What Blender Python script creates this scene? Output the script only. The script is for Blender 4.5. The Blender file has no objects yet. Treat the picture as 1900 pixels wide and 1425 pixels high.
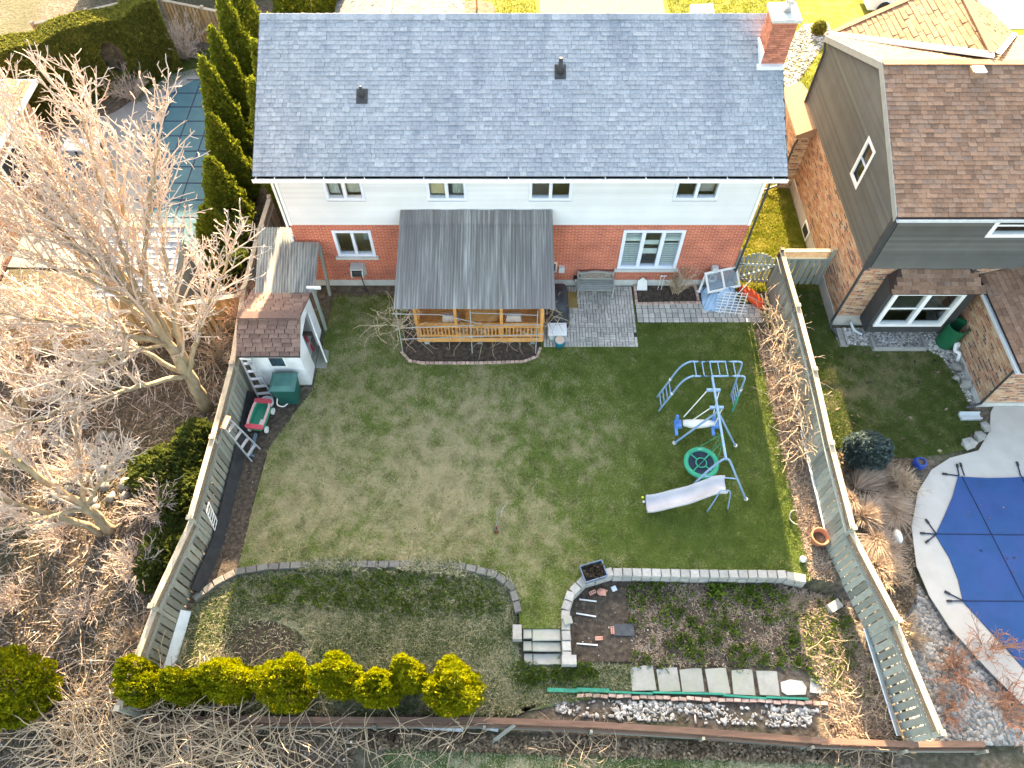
import bpy, math, random
import numpy as np
from mathutils import Vector, Matrix, Euler, noise as mnoise

random.seed(7); rng = np.random.default_rng(7)
R = math.radians
SC = bpy.context.scene
COL = SC.collection

# ------------------------------------------------------------------ camera, sky, sun, exposure
F_PX, PITCH, CAM_Y, CAM_Z = 1342.0, R(57.7), -17.0, 20.2
cam_d = bpy.data.cameras.new('camera'); cam = bpy.data.objects.new('camera', cam_d); COL.objects.link(cam)
cam_d.sensor_width = 36.0; cam_d.lens = 36.0 * F_PX / 1900.0; cam_d.clip_end = 2000.0; cam_d.clip_start = 0.5
cam.location = (0, CAM_Y, CAM_Z); cam.rotation_euler = (R(90) - PITCH, 0, 0)
SC.camera = cam

SUN_EL, SUN_AZ = R(21.5), R(0.7)          # azimuth from +Y (behind the house)
world = bpy.data.worlds.new('World'); SC.world = world; world.use_nodes = True
wn = world.node_tree.nodes; wl = world.node_tree.links
sky = wn.new('ShaderNodeTexSky'); sky.sky_type = 'NISHITA'; sky.sun_disc = False
sky.sun_elevation = SUN_EL; sky.sun_rotation = SUN_AZ
sky.altitude = 100; sky.air_density = 1.0; sky.dust_density = 2.6; sky.ozone_density = 1.0
bg = wn['Background']; bg.inputs['Strength'].default_value = 0.15
wl.new(sky.outputs[0], bg.inputs['Color'])
sun_d = bpy.data.lights.new('sun', 'SUN'); sun = bpy.data.objects.new('sun', sun_d); COL.objects.link(sun)
sun_d.energy = 5.0; sun_d.angle = R(0.5); sun_d.color = (1.0, 0.84, 0.66)
sun.rotation_euler = (-(R(90) - SUN_EL), 0, -SUN_AZ)
SC.view_settings.view_transform = 'Standard'; SC.view_settings.look = 'None'
SC.view_settings.gamma = 1.0; SC.view_settings.use_curve_mapping = False
SC.view_settings.exposure = 2.85
SC.view_settings.use_white_balance = True; SC.view_settings.white_balance_temperature = 8700; SC.view_settings.white_balance_tint = 8
SC.render.engine = 'CYCLES'
SC.cycles.use_denoising = True
SC.cycles.max_bounces = 6; SC.cycles.diffuse_bounces = 3; SC.cycles.glossy_bounces = 2
SC.cycles.transparent_max_bounces = 8; SC.cycles.transmission_bounces = 2
SC.cycles.sample_clamp_indirect = 6.0

# ------------------------------------------------------------------ survey: a spot seen from the drone, on a level of known height
_c, _s = math.cos(PITCH), math.sin(PITCH)
def _ray(px, py):
    u = (px - 950) / F_PX; v = (712.5 - py) / F_PX
    return (u, _c + v * _s, -_s + v * _c)
def G(px, py, z=0.0):
    d = _ray(px, py); t = (z - CAM_Z) / d[2]
    return Vector((d[0] * t, CAM_Y + d[1] * t, z))
def GY(px, py, y):
    d = _ray(px, py); t = (y - CAM_Y) / d[1]
    return Vector((d[0] * t, y, CAM_Z + d[2] * t))
def G2(px, py, z=0.0):
    p = G(px, py, z); return (p.x, p.y)

# ------------------------------------------------------------------ materials
MATS = {}
def _base(name):
    m = bpy.data.materials.new(name); m.use_nodes = True
    nt = m.node_tree; b = nt.nodes['Principled BSDF']; MATS[name] = m
    return m, nt, nt.nodes, nt.links, b
def _ramp(n, stops):
    r = n.new('ShaderNodeValToRGB'); e = r.color_ramp.elements
    if len(stops) == 1: stops = [stops[0], stops[0]]
    if not isinstance(stops[0][0], (tuple, list)):
        k = len(stops); stops = [(0.30 + 0.40 * i / (k - 1), s) for i, s in enumerate(stops)]
    else: stops = [(s[1], s[0]) for s in stops]
    while len(e) < len(stops): e.new(0.5)
    for i, (p, c) in enumerate(stops): e[i].position = p; e[i].color = (*c, 1)
    return r
def _coord(n, l, coord, stretch):
    if coord == 'W': src = n.new('ShaderNodeNewGeometry').outputs['Position']
    else: src = n.new('ShaderNodeTexCoord').outputs['Object']
    mp = n.new('ShaderNodeMapping'); mp.inputs['Scale'].default_value = stretch
    l.new(src, mp.inputs['Vector']); return mp.outputs[0]
def _tint(n, l, col, rnd):
    """each piece its own shade"""
    oi = n.new('ShaderNodeObjectInfo'); ge = n.new('ShaderNodeNewGeometry')
    a = n.new('ShaderNodeMath'); a.operation = 'ADD'; l.new(oi.outputs['Random'], a.inputs[0]); l.new(ge.outputs['Random Per Island'], a.inputs[1])
    f = n.new('ShaderNodeMath'); f.operation = 'FRACT'; l.new(a.outputs[0], f.inputs[0])
    mr = n.new('ShaderNodeMapRange'); mr.inputs['To Min'].default_value = 1 - rnd; mr.inputs['To Max'].default_value = 1 + rnd
    l.new(f.outputs[0], mr.inputs['Value'])
    vm = n.new('ShaderNodeVectorMath'); vm.operation = 'SCALE'; l.new(col, vm.inputs[0]); l.new(mr.outputs[0], vm.inputs['Scale'])
    return vm.outputs[0], f.outputs[0]
def mat(name, stops, scale=3.0, detail=5.0, rough=0.85, bump=0.0, coord='W', stretch=(1, 1, 1), rnd=0.0, metal=0.0, spec=0.3, big=None, bumpd=0.02, trans=0.0, nrough=0.6):
    m, nt, n, l, b = _base(name)
    if not isinstance(stops, list): stops = [stops]
    v = _coord(n, l, coord, stretch)
    nz = n.new('ShaderNodeTexNoise'); nz.inputs['Scale'].default_value = scale; nz.inputs['Detail'].default_value = detail; nz.inputs['Roughness'].default_value = nrough
    l.new(v, nz.inputs['Vector'])
    rp = _ramp(n, stops); l.new(nz.outputs['Fac'], rp.inputs['Fac']); col = rp.outputs['Color']
    if big:                                   # slow wear over the whole surface: (scale, colour, amount)
        n2 = n.new('ShaderNodeTexNoise'); n2.inputs['Scale'].default_value = big[0]; n2.inputs['Detail'].default_value = 4
        l.new(v if len(big) < 4 else _coord(n, l, coord, big[3]), n2.inputs['Vector'])
        r2 = _ramp(n, [((0, 0, 0), 0.45), ((1, 1, 1), 0.62)]); l.new(n2.outputs['Fac'], r2.inputs['Fac'])
        k = n.new('ShaderNodeMath'); k.operation = 'MULTIPLY'; k.inputs[1].default_value = big[2]; l.new(r2.outputs['Color'], k.inputs[0])
        mx = n.new('ShaderNodeMix'); mx.data_type = 'RGBA'; l.new(k.outputs[0], mx.inputs['Factor']); l.new(col, mx.inputs['A']); mx.inputs['B'].default_value = (*big[1], 1)
        col = mx.outputs['Result']
    if rnd: col, _ = _tint(n, l, col, rnd)
    l.new(col, b.inputs['Base Color'])
    b.inputs['Roughness'].default_value = rough; b.inputs['Metallic'].default_value = metal; b.inputs['Specular IOR Level'].default_value = spec
    if trans: b.inputs['Transmission Weight'].default_value = trans
    if bump:
        bp = n.new('ShaderNodeBump'); bp.inputs['Strength'].default_value = bump; bp.inputs['Distance'].default_value = bumpd
        l.new(nz.outputs['Fac'], bp.inputs['Height']); l.new(bp.outputs[0], b.inputs['Normal'])
    return m
def brick_mat(name, c1, c2, mortar, extra=None):
    m, nt, n, l, b = _base(name)
    ge = n.new('ShaderNodeNewGeometry'); sp = n.new('ShaderNodeSeparateXYZ'); l.new(ge.outputs['Position'], sp.inputs[0])
    ad = n.new('ShaderNodeMath'); ad.operation = 'ADD'; l.new(sp.outputs['X'], ad.inputs[0]); l.new(sp.outputs['Y'], ad.inputs[1])
    cb = n.new('ShaderNodeCombineXYZ'); l.new(ad.outputs[0], cb.inputs['X']); l.new(sp.outputs['Z'], cb.inputs['Y'])
    bt = n.new('ShaderNodeTexBrick'); l.new(cb.outputs[0], bt.inputs['Vector'])
    bt.inputs['Scale'].default_value = 1.0; bt.inputs['Brick Width'].default_value = 0.225; bt.inputs['Row Height'].default_value = 0.075
    bt.inputs['Mortar Size'].default_value = 0.006; bt.inputs['Mortar Smooth'].default_value = 0.2; bt.inputs['Bias'].default_value = -0.1
    bt.inputs['Color1'].default_value = (*c1, 1); bt.inputs['Color2'].default_value = (*c2, 1); bt.inputs['Mortar'].default_value = (*mortar, 1)
    col = bt.outputs['Color']
    nz = n.new('ShaderNodeTexNoise'); nz.inputs['Scale'].default_value = 1.1; nz.inputs['Detail'].default_value = 8; l.new(ge.outputs['Position'], nz.inputs['Vector'])
    rp = _ramp(n, [((0.78, 0.78, 0.80), 0.35), ((1.12, 1.08, 1.05), 0.68)]); l.new(nz.outputs['Fac'], rp.inputs['Fac'])
    mx = n.new('ShaderNodeMix'); mx.data_type = 'RGBA'; mx.blend_type = 'MULTIPLY'; mx.inputs['Factor'].default_value = 1.0
    l.new(col, mx.inputs['A']); l.new(rp.outputs['Color'], mx.inputs['B']); col = mx.outputs['Result']
    if extra:                                  # odd bricks of other firings
        n3 = n.new('ShaderNodeTexWhiteNoise'); n3.noise_dimensions = '2D'
        fl = n.new('ShaderNodeVectorMath'); fl.operation = 'DIVIDE'; fl.inputs[1].default_value = (0.225, 0.075, 1); l.new(cb.outputs[0], fl.inputs[0])
        sx = n.new('ShaderNodeSeparateXYZ'); l.new(fl.outputs[0], sx.inputs[0])
        fy = n.new('ShaderNodeMath'); fy.operation = 'FLOOR'; l.new(sx.outputs['Y'], fy.inputs[0])
        md = n.new('ShaderNodeMath'); md.operation = 'MODULO'; md.inputs[1].default_value = 2.0; l.new(fy.outputs[0], md.inputs[0])
        hf = n.new('ShaderNodeMath'); hf.operation = 'MULTIPLY_ADD'; hf.inputs[1].default_value = 0.5; l.new(md.outputs[0], hf.inputs[0]); l.new(sx.outputs['X'], hf.inputs[2])
        fx = n.new('ShaderNodeMath'); fx.operation = 'FLOOR'; l.new(hf.outputs[0], fx.inputs[0])
        c2_ = n.new('ShaderNodeCombineXYZ'); l.new(fx.outputs[0], c2_.inputs['X']); l.new(fy.outputs[0], c2_.inputs['Y']); l.new(c2_.outputs[0], n3.inputs['Vector'])
        rr = _ramp(n, extra); rr.color_ramp.interpolation = 'CONSTANT'; l.new(n3.outputs['Value'], rr.inputs['Fac'])
        im = n.new('ShaderNodeMath'); im.operation = 'SUBTRACT'; im.inputs[0].default_value = 1.0; l.new(bt.outputs['Fac'], im.inputs[1])
        m3 = n.new('ShaderNodeMix'); m3.data_type = 'RGBA'; l.new(im.outputs[0], m3.inputs['Factor']); l.new(col, m3.inputs['A']); l.new(rr.outputs['Color'], m3.inputs['B'])
        col = m3.outputs['Result']
    l.new(col, b.inputs['Base Color']); b.inputs['Roughness'].default_value = 0.9; b.inputs['Specular IOR Level'].default_value = 0.2
    bp = n.new('ShaderNodeBump'); bp.inputs['Strength'].default_value = 0.5; bp.inputs['Distance'].default_value = 0.01; bp.invert = True
    l.new(bt.outputs['Fac'], bp.inputs['Height']); l.new(bp.outputs[0], b.inputs['Normal'])
    return m
def shingle_mat(name, stops, big=None, rough=0.9):
    """every shingle takes its own tone from the blend"""
    m, nt, n, l, b = _base(name)
    oi = n.new('ShaderNodeObjectInfo'); ge = n.new('ShaderNodeNewGeometry')
    a = n.new('ShaderNodeMath'); a.operation = 'ADD'; l.new(oi.outputs['Random'], a.inputs[0]); l.new(ge.outputs['Random Per Island'], a.inputs[1])
    f = n.new('ShaderNodeMath'); f.operation = 'FRACT'; l.new(a.outputs[0], f.inputs[0])
    r = n.new('ShaderNodeValToRGB'); e = r.color_ramp.elements
    while len(e) < len(stops): e.new(0.5)
    for i, s in enumerate(stops): e[i].position = i / max(1, len(stops) - 1); e[i].color = (*s, 1)
    l.new(f.outputs[0], r.inputs['Fac'])
    nz = n.new('ShaderNodeTexNoise'); nz.inputs['Scale'].default_value = 14; nz.inputs['Detail'].default_value = 6; l.new(ge.outputs['Position'], nz.inputs['Vector'])
    n2 = n.new('ShaderNodeTexNoise'); n2.inputs['Scale'].default_value = 0.7; n2.inputs['Detail'].default_value = 5
    mp = n.new('ShaderNodeMapping'); mp.inputs['Scale'].default_value = (2.2, 0.45, 0.45); l.new(ge.outputs['Position'], mp.inputs['Vector']); l.new(mp.outputs[0], n2.inputs['Vector'])
    s1 = _ramp(n, [((0.82, 0.82, 0.82), 0.3), ((1.15, 1.15, 1.15), 0.7)]); l.new(nz.outputs['Fac'], s1.inputs['Fac'])
    s2 = _ramp(n, [((0.84, 0.855, 0.88), 0.30), ((1.04, 1.035, 1.03), 0.52)]); l.new(n2.outputs['Fac'], s2.inputs['Fac'])
    col = r.outputs['Color']
    for s in (s1, s2):
        mx = n.new('ShaderNodeMix'); mx.data_type = 'RGBA'; mx.blend_type = 'MULTIPLY'; mx.inputs['Factor'].default_value = 1.0
        l.new(col, mx.inputs['A']); l.new(s.outputs['Color'], mx.inputs['B']); col = mx.outputs['Result']
    l.new(col, b.inputs['Base Color']); b.inputs['Roughness'].default_value = rough; b.inputs['Specular IOR Level'].default_value = 0.25
    bp = n.new('ShaderNodeBump'); bp.inputs['Strength'].default_value = 0.4; bp.inputs['Distance'].default_value = 0.004; l.new(nz.outputs['Fac'], bp.inputs['Height']); l.new(bp.outputs[0], b.inputs['Normal'])
    return m
def grass_mat(name, green, straw, bias=0.0, xgrad=0.0, dark=(0.03, 0.05, 0.015), rnd=0.35, blob=None, trans=0.3):
    m, nt, n, l, b = _base(name)
    ge = n.new('ShaderNodeNewGeometry')
    def nz(s, d=4):
        q = n.new('ShaderNodeTexNoise'); q.inputs['Scale'].default_value = s; q.inputs['Detail'].default_value = d; l.new(ge.outputs['Position'], q.inputs['Vector']); return q.outputs['Fac']
    def mth(op, a, c):
        q = n.new('ShaderNodeMath'); q.operation = op
        for i, t in enumerate((a, c)):
            if isinstance(t, (int, float)): q.inputs[i].default_value = t
            else: l.new(t, q.inputs[i])
        return q.outputs[0]
    t = mth('ADD', mth('MULTIPLY', nz(0.28), 0.95), mth('MULTIPLY', nz(2.3, 6), 0.85))
    if xgrad:
        sp = n.new('ShaderNodeSeparateXYZ'); l.new(ge.outputs['Position'], sp.inputs[0])
        t = mth('ADD', t, mth('MULTIPLY', sp.outputs['X'], xgrad))
    if blob:                                  # worn straw-coloured middle: (cx, cy, rx, ry, gain)
        sp = n.new('ShaderNodeSeparateXYZ'); l.new(ge.outputs['Position'], sp.inputs[0])
        dx = mth('DIVIDE', mth('SUBTRACT', sp.outputs['X'], blob[0]), blob[2]); dy = mth('DIVIDE', mth('SUBTRACT', sp.outputs['Y'], blob[1]), blob[3])
        q = mth('POWER', mth('ADD', mth('MULTIPLY', dx, dx), mth('MULTIPLY', dy, dy)), 0.5)
        t = mth('ADD', t, mth('MULTIPLY', mth('MINIMUM', mth('SUBTRACT', q, 1.0), 0.8), blob[4]))
    t = mth('ADD', t, bias - 0.40)
    oi = n.new('ShaderNodeNewGeometry')
    t = mth('ADD', t, mth('MULTIPLY', mth('SUBTRACT', oi.outputs['Random Per Island'], 0.5), rnd))
    st = [(straw, 0.30), (tuple(0.55 * a + 0.45 * c for a, c in zip(straw, green)), 0.46), (green, 0.60), (dark, 0.92)]
    rp = _ramp(n, st); l.new(t, rp.inputs['Fac'])
    l.new(rp.outputs['Color'], b.inputs['Base Color']); b.inputs['Roughness'].default_value = 0.8; b.inputs['Specular IOR Level'].default_value = 0.15
    tr = n.new('ShaderNodeBsdfTranslucent'); l.new(rp.outputs['Color'], tr.inputs['Color'])
    mx = n.new('ShaderNodeMixShader'); mx.inputs[0].default_value = trans; l.new(b.outputs[0], mx.inputs[1]); l.new(tr.outputs[0], mx.inputs[2])
    l.new(mx.outputs[0], n['Material Output'].inputs['Surface'])
    return m
def leaf_mat(name, a, c, rnd=0.35, sub=0.3):
    """foliage: thin leaves let light through"""
    m, nt, n, l, b = _base(name)
    ge = n.new('ShaderNodeNewGeometry'); nz = n.new('ShaderNodeTexNoise'); nz.inputs['Scale'].default_value = 2.5; nz.inputs['Detail'].default_value = 4
    l.new(ge.outputs['Position'], nz.inputs['Vector']); rp = _ramp(n, [a, c]); l.new(nz.outputs['Fac'], rp.inputs['Fac'])
    col, _ = _tint(n, l, rp.outputs['Color'], rnd)
    l.new(col, b.inputs['Base Color']); b.inputs['Roughness'].default_value = 0.65; b.inputs['Specular IOR Level'].default_value = 0.2
    tr = n.new('ShaderNodeBsdfTranslucent'); l.new(col, tr.inputs['Color'])
    mx = n.new('ShaderNodeMixShader'); mx.inputs[0].default_value = sub; l.new(b.outputs[0], mx.inputs[1]); l.new(tr.outputs[0], mx.inputs[2])
    l.new(mx.outputs[0], n['Material Output'].inputs['Surface'])
    return m
def glass_mat(name, tint=(0.9, 0.95, 0.95), refl=0.18):
    m, nt, n, l, b = _base(name)
    t = n.new('ShaderNodeBsdfTransparent'); t.inputs['Color'].default_value = (*tint, 1)
    g = n.new('ShaderNodeBsdfGlossy'); g.inputs['Roughness'].default_value = 0.03
    mx = n.new('ShaderNodeMixShader'); mx.inputs[0].default_value = refl; l.new(t.outputs[0], mx.inputs[1]); l.new(g.outputs[0], mx.inputs[2])
    l.new(mx.outputs[0], n['Material Output'].inputs['Surface']); return m
def emit_mat(name, c, s):
    m, nt, n, l, b = _base(name)
    b.inputs['Base Color'].default_value = (*c, 1); b.inputs['Emission Color'].default_value = (*c, 1); b.inputs['Emission Strength'].default_value = s
    return m

GREEN, STRAW = (0.172, 0.226, 0.048), (0.50, 0.43, 0.26)
mat('earth', [(0.06, 0.044, 0.032), (0.12, 0.092, 0.065), (0.20, 0.16, 0.12)], 5, 9, 0.95, 0.8, bumpd=0.05)
mat('litter', [(0.05, 0.037, 0.028), (0.125, 0.096, 0.074), (0.22, 0.18, 0.15)], 7, 10, 0.95, 1.0, bumpd=0.06, big=(0.35, (0.06, 0.075, 0.03), 0.6))
mat('soil', [(0.032, 0.024, 0.019), (0.068, 0.052, 0.040), (0.12, 0.095, 0.072)], 8, 9, 0.95, 1.0, bumpd=0.05)
grass_mat('lawn', GREEN, STRAW, 0.04, 0.008, (0.125, 0.175, 0.038), blob=(-3.6, -8.0, 5.2, 4.0, 0.20))
grass_mat('lawn_blade', GREEN, STRAW, 0.04, 0.008, (0.125, 0.175, 0.038), rnd=0.6, blob=(-3.6, -8.0, 5.2, 4.0, 0.20))
grass_mat('rough_grass', (0.14, 0.19, 0.07), (0.55, 0.50, 0.36), -0.01, 0.0, (0.075, 0.12, 0.04), rnd=0.8)
grass_mat('lit_lawn', (0.22, 0.24, 0.025), (0.42, 0.37, 0.10), 0.06, 0.0, (0.12, 0.16, 0.02), trans=0.4)  # sunlight put into the colour: brighter, yellower grass for the sunny lawns
grass_mat('shade_lawn', (0.12, 0.16, 0.042), (0.36, 0.31, 0.17), 0.10, 0.0, (0.08, 0.115, 0.028))  # shade put into the colour: darker grass for the shaded lawns
brick_mat('red_brick', (0.56, 0.135, 0.075), (0.44, 0.092, 0.055), (0.60, 0.47, 0.39))
brick_mat('mixed_brick', (0.46, 0.25, 0.15), (0.36, 0.17, 0.10), (0.50, 0.42, 0.34),
          [((0.44, 0.25, 0.15), 0.0), ((0.50, 0.32, 0.21), 0.25), ((0.36, 0.16, 0.095), 0.5), ((0.13, 0.085, 0.085), 0.72), ((0.46, 0.20, 0.12), 0.82), ((0.54, 0.38, 0.26), 0.93)])
shingle_mat('grey_shingle', [(0.235, 0.262, 0.300), (0.258, 0.285, 0.322), (0.27, 0.298, 0.336), (0.288, 0.315, 0.352), (0.325, 0.352, 0.388)])
shingle_mat('brown_shingle', [(0.17, 0.10, 0.07), (0.225, 0.13, 0.088), (0.26, 0.148, 0.098), (0.305, 0.185, 0.128), (0.215, 0.14, 0.108)])
shingle_mat('tan_shingle', [(0.22, 0.125, 0.075), (0.27, 0.155, 0.097), (0.30, 0.18, 0.113)])
shingle_mat('shed_shingle', [(0.14, 0.09, 0.078), (0.19, 0.125, 0.105), (0.23, 0.155, 0.13)])
shingle_mat('pale_shingle', [(0.15, 0.142, 0.13), (0.19, 0.178, 0.165), (0.22, 0.208, 0.19)])
mat('underlay', (0.05, 0.055, 0.065), 6, rough=0.95)
mat('brown_underlay', (0.055, 0.035, 0.03), 6, rough=0.95)
mat('white_siding', [(0.60, 0.62, 0.66), (0.67, 0.69, 0.725)], 0.8, rough=0.55, big=(0.6, (0.56, 0.57, 0.575), 0.35), rnd=0.05)
mat('white_paint', [(0.76, 0.77, 0.78), (0.84, 0.84, 0.84)], 4, rough=0.5)
mat('shed_white', [(0.70, 0.73, 0.78), (0.82, 0.84, 0.86)], 2, rough=0.6, big=(1.5, (0.52, 0.52, 0.48), 0.45))
mat('vinyl_frame', [(0.62, 0.67, 0.78), (0.68, 0.72, 0.82)], 3, rough=0.45)
mat('concrete', [(0.42, 0.43, 0.42), (0.54, 0.54, 0.52)], 4, 8, 0.9, 0.2)
mat('grey_siding', [(0.085, 0.086, 0.082), (0.105, 0.106, 0.101)], 1.5, rough=0.6, rnd=0.20)
mat('concrete_trim', [(0.24, 0.25, 0.24), (0.30, 0.31, 0.30)], 3, rough=0.6)
mat('dark_trim', [(0.045, 0.047, 0.05), (0.06, 0.062, 0.065)], 3, rough=0.5)
mat('gutter_dark', [(0.04, 0.045, 0.055), (0.08, 0.085, 0.09)], 6, rough=0.6)
mat('pale_metal', [(0.52, 0.58, 0.62), (0.66, 0.70, 0.72)], 5, rough=0.4, metal=0.2)
mat('flashing', [(0.60, 0.62, 0.64), (0.72, 0.73, 0.74)], 5, rough=0.4)
mat('stack', [(0.03, 0.032, 0.035), (0.05, 0.052, 0.055)], 6, rough=0.6)
mat('interior', [(0.66, 0.46, 0.24), (0.84, 0.64, 0.38)], 0.9, 3, 0.9)
mat('interior_dark', [(0.20, 0.165, 0.12), (0.32, 0.26, 0.19)], 1.2, 3, 0.9)
mat('curtain', [(0.40, 0.40, 0.36), (0.62, 0.60, 0.54)], 6, 3, 0.9, stretch=(4, 1, 0.3))
mat('blind', [(0.70, 0.72, 0.72), (0.80, 0.81, 0.80)], 2, rough=0.6)
glass_mat('glass', refl=0.09)
glass_mat('shade_glass', (0.75, 0.8, 0.8), 0.14)
emit_mat('lamp_glow', (1.0, 0.62, 0.25), 6.0)
mat('old_wood', [(0.17, 0.17, 0.145), (0.25, 0.25, 0.215), (0.33, 0.325, 0.28)], 3, 8, 0.9, 0.3, coord='O', stretch=(6, 6, 1.2), rnd=0.32)
mat('green_wood', [(0.18, 0.20, 0.185), (0.255, 0.285, 0.265), (0.33, 0.36, 0.335)], 3, 8, 0.9, 0.3, coord='O', stretch=(6, 6, 1.2), rnd=0.32)
mat('lattice_wood', [(0.22, 0.17, 0.12), (0.32, 0.25, 0.18)], 5, 8, 0.9)
mat('cap_wood', [(0.34, 0.28, 0.21), (0.46, 0.38, 0.29)], 5, 8, 0.9, 0.2, coord='W', rnd=0.12)
mat('new_wood', [(0.30, 0.19, 0.095), (0.42, 0.28, 0.15)], 3, 8, 0.8, 0.2, coord='O', stretch=(6, 6, 1), rnd=0.2)
mat('cedar_stain', [(0.62, 0.27, 0.08), (0.76, 0.38, 0.13)], 4, 6, 0.7, 0.1, rnd=0.15)
mat('brown_board', [(0.13, 0.075, 0.055), (0.20, 0.12, 0.09)], 5, 8, 0.9, 0.3, rnd=0.2, stretch=(0.4, 3, 3))
mat('paver', [(0.44, 0.405, 0.365), (0.56, 0.52, 0.475)], 9, 6, 0.95, 0.3, rnd=0.16, big=(0.9, (0.26, 0.27, 0.24), 0.5))
mat('block', [(0.125, 0.12, 0.112), (0.19, 0.185, 0.175)], 10, 8, 0.95, 0.5, rnd=0.18)
mat('pale_block', [(0.30, 0.29, 0.275), (0.40, 0.39, 0.37)], 10, 8, 0.95, 0.4, rnd=0.14)
mat('slab', [(0.28, 0.275, 0.255), (0.37, 0.365, 0.34)], 5, 8, 0.95, 0.3, rnd=0.08, big=(1.2, (0.28, 0.30, 0.24), 0.6))
mat('edging_brick', [(0.40, 0.24, 0.19), (0.56, 0.42, 0.36)], 9, 6, 0.9, 0.3, rnd=0.25)
mat('clay_brick', [(0.55, 0.22, 0.16), (0.66, 0.34, 0.26)], 9, 6, 0.9, 0.2, rnd=0.15)
mat('chimney_brick', [(0.42, 0.14, 0.09), (0.52, 0.20, 0.13)], 12, 6, 0.9, 0.2, rnd=0.25)
mat('mortar', [(0.46, 0.38, 0.33), (0.54, 0.46, 0.40)], 8, rough=0.95)
mat('bark', [(0.19, 0.145, 0.09), (0.29, 0.225, 0.145), (0.38, 0.30, 0.21)], 7, 8, 0.9, 0.4, stretch=(1, 1, 0.4))
mat('twig', [(0.42, 0.33, 0.275), (0.56, 0.455, 0.39)], 3, 4, 0.85)
mat('vine', [(0.34, 0.24, 0.16), (0.52, 0.40, 0.29)], 4, 4, 0.9)
mat('red_twig', [(0.30, 0.12, 0.07), (0.46, 0.26, 0.17)], 3, 4, 0.85)
leaf_mat('cedar_leaf', (0.14, 0.175, 0.02), (0.22, 0.245, 0.03))
leaf_mat('gold_cedar_leaf', (0.17, 0.21, 0.010), (0.32, 0.31, 0.014), 0.4, 0.38)
leaf_mat('hedge_leaf', (0.17, 0.18, 0.04), (0.24, 0.24, 0.055))
leaf_mat('dark_leaf', (0.08, 0.105, 0.026), (0.15, 0.18, 0.042))
leaf_mat('blue_needle', (0.085, 0.13, 0.125), (0.14, 0.19, 0.18))
leaf_mat('weed_leaf', (0.13, 0.21, 0.035), (0.21, 0.29, 0.05))
leaf_mat('dead_leaf', (0.085, 0.057, 0.037), (0.22, 0.165, 0.115), 0.65, 0.1)
leaf_mat('dry_grass', (0.33, 0.24, 0.18), (0.50, 0.39, 0.31), 0.4, 0.2)
mat('pebble', [(0.22, 0.21, 0.20), (0.34, 0.33, 0.315)], 1.5, 2, 0.85, rnd=0.5)
mat('pebble_bed', [(0.16, 0.15, 0.14), (0.28, 0.27, 0.25)], 14, 8, 0.95, 0.8)
mat('white_chip', [(0.34, 0.32, 0.30), (0.52, 0.50, 0.48)], 1.5, 2, 0.85, rnd=0.6)
mat('rock', [(0.13, 0.13, 0.125), (0.22, 0.22, 0.21)], 5, 8, 0.95, 0.6, rnd=0.2)
mat('boulder', [(0.22, 0.22, 0.205), (0.34, 0.335, 0.31)], 5, 8, 0.95, 0.6, rnd=0.12)
mat('pool_deck', [(0.42, 0.395, 0.365), (0.49, 0.465, 0.435)], 2, 8, 0.9, 0.1, big=(0.7, (0.44, 0.42, 0.40), 0.5))
mat('old_deck', [(0.22, 0.215, 0.205), (0.30, 0.29, 0.28)], 2, 8, 0.9, 0.1)
mat('asphalt', [(0.115, 0.11, 0.105), (0.16, 0.152, 0.145)], 3, 8, 0.95, 0.2)
mat('blue_cover', [(0.004, 0.048, 0.165), (0.007, 0.068, 0.22)], 1.3, 6, 0.6, 0.5, big=(1.0, (0.02, 0.06, 0.22), 0.5))
mat('teal_cover', [(0.028, 0.10, 0.135), (0.038, 0.125, 0.16)], 2.0, 5, 0.7, 0.05)
mat('strap', (0.012, 0.022, 0.06), 3, rough=0.8)
mat('fibreglass', [(0.125, 0.12, 0.115), (0.20, 0.195, 0.19), (0.40, 0.395, 0.385)], 1.3, 7, 0.6, stretch=(9, 0.35, 0.35), big=(0.5, (0.16, 0.15, 0.155), 0.7, (1.6, 0.4, 0.4)))
mat('leanto_sheet', [(0.24, 0.255, 0.235), (0.33, 0.34, 0.315)], 1.5, 6, 0.6, stretch=(5, 0.5, 0.5), big=(1.6, (0.15, 0.15, 0.16), 0.8))
mat('swing_blue', [(0.17, 0.30, 0.46), (0.23, 0.37, 0.54)], 2, rough=0.4)
mat('chain', [(0.62, 0.62, 0.64), (0.72, 0.72, 0.72)], 4, rough=0.4)
mat('white_plastic', [(0.66, 0.65, 0.63), (0.76, 0.75, 0.73)], 2, rough=0.45)
mat('slide_plastic', [(0.40, 0.39, 0.42), (0.54, 0.52, 0.55)], 1.4, 4, 0.4)
mat('blue_plastic', [(0.06, 0.19, 0.50), (0.08, 0.24, 0.58)], 2, rough=0.4)
mat('green_fabric', [(0.012, 0.28, 0.17), (0.02, 0.36, 0.22)], 3, rough=0.6)
mat('navy_mesh', [(0.012, 0.02, 0.04), (0.022, 0.035, 0.06)], 20, rough=0.8)
mat('bin_green', [(0.008, 0.085, 0.072), (0.014, 0.11, 0.09)], 3, rough=0.5)
mat('bin_lid', [(0.035, 0.13, 0.12), (0.06, 0.18, 0.16)], 3, rough=0.5)
mat('barrel_green', [(0.004, 0.10, 0.045), (0.006, 0.13, 0.06)], 3, rough=0.45)
mat('toy_green', [(0.015, 0.25, 0.16), (0.02, 0.32, 0.20)], 3, rough=0.45)
mat('toy_red', [(0.46, 0.05, 0.08), (0.56, 0.08, 0.11)], 3, rough=0.45)
mat('toy_pink', [(0.60, 0.36, 0.34), (0.70, 0.46, 0.43)], 3, rough=0.5)
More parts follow.
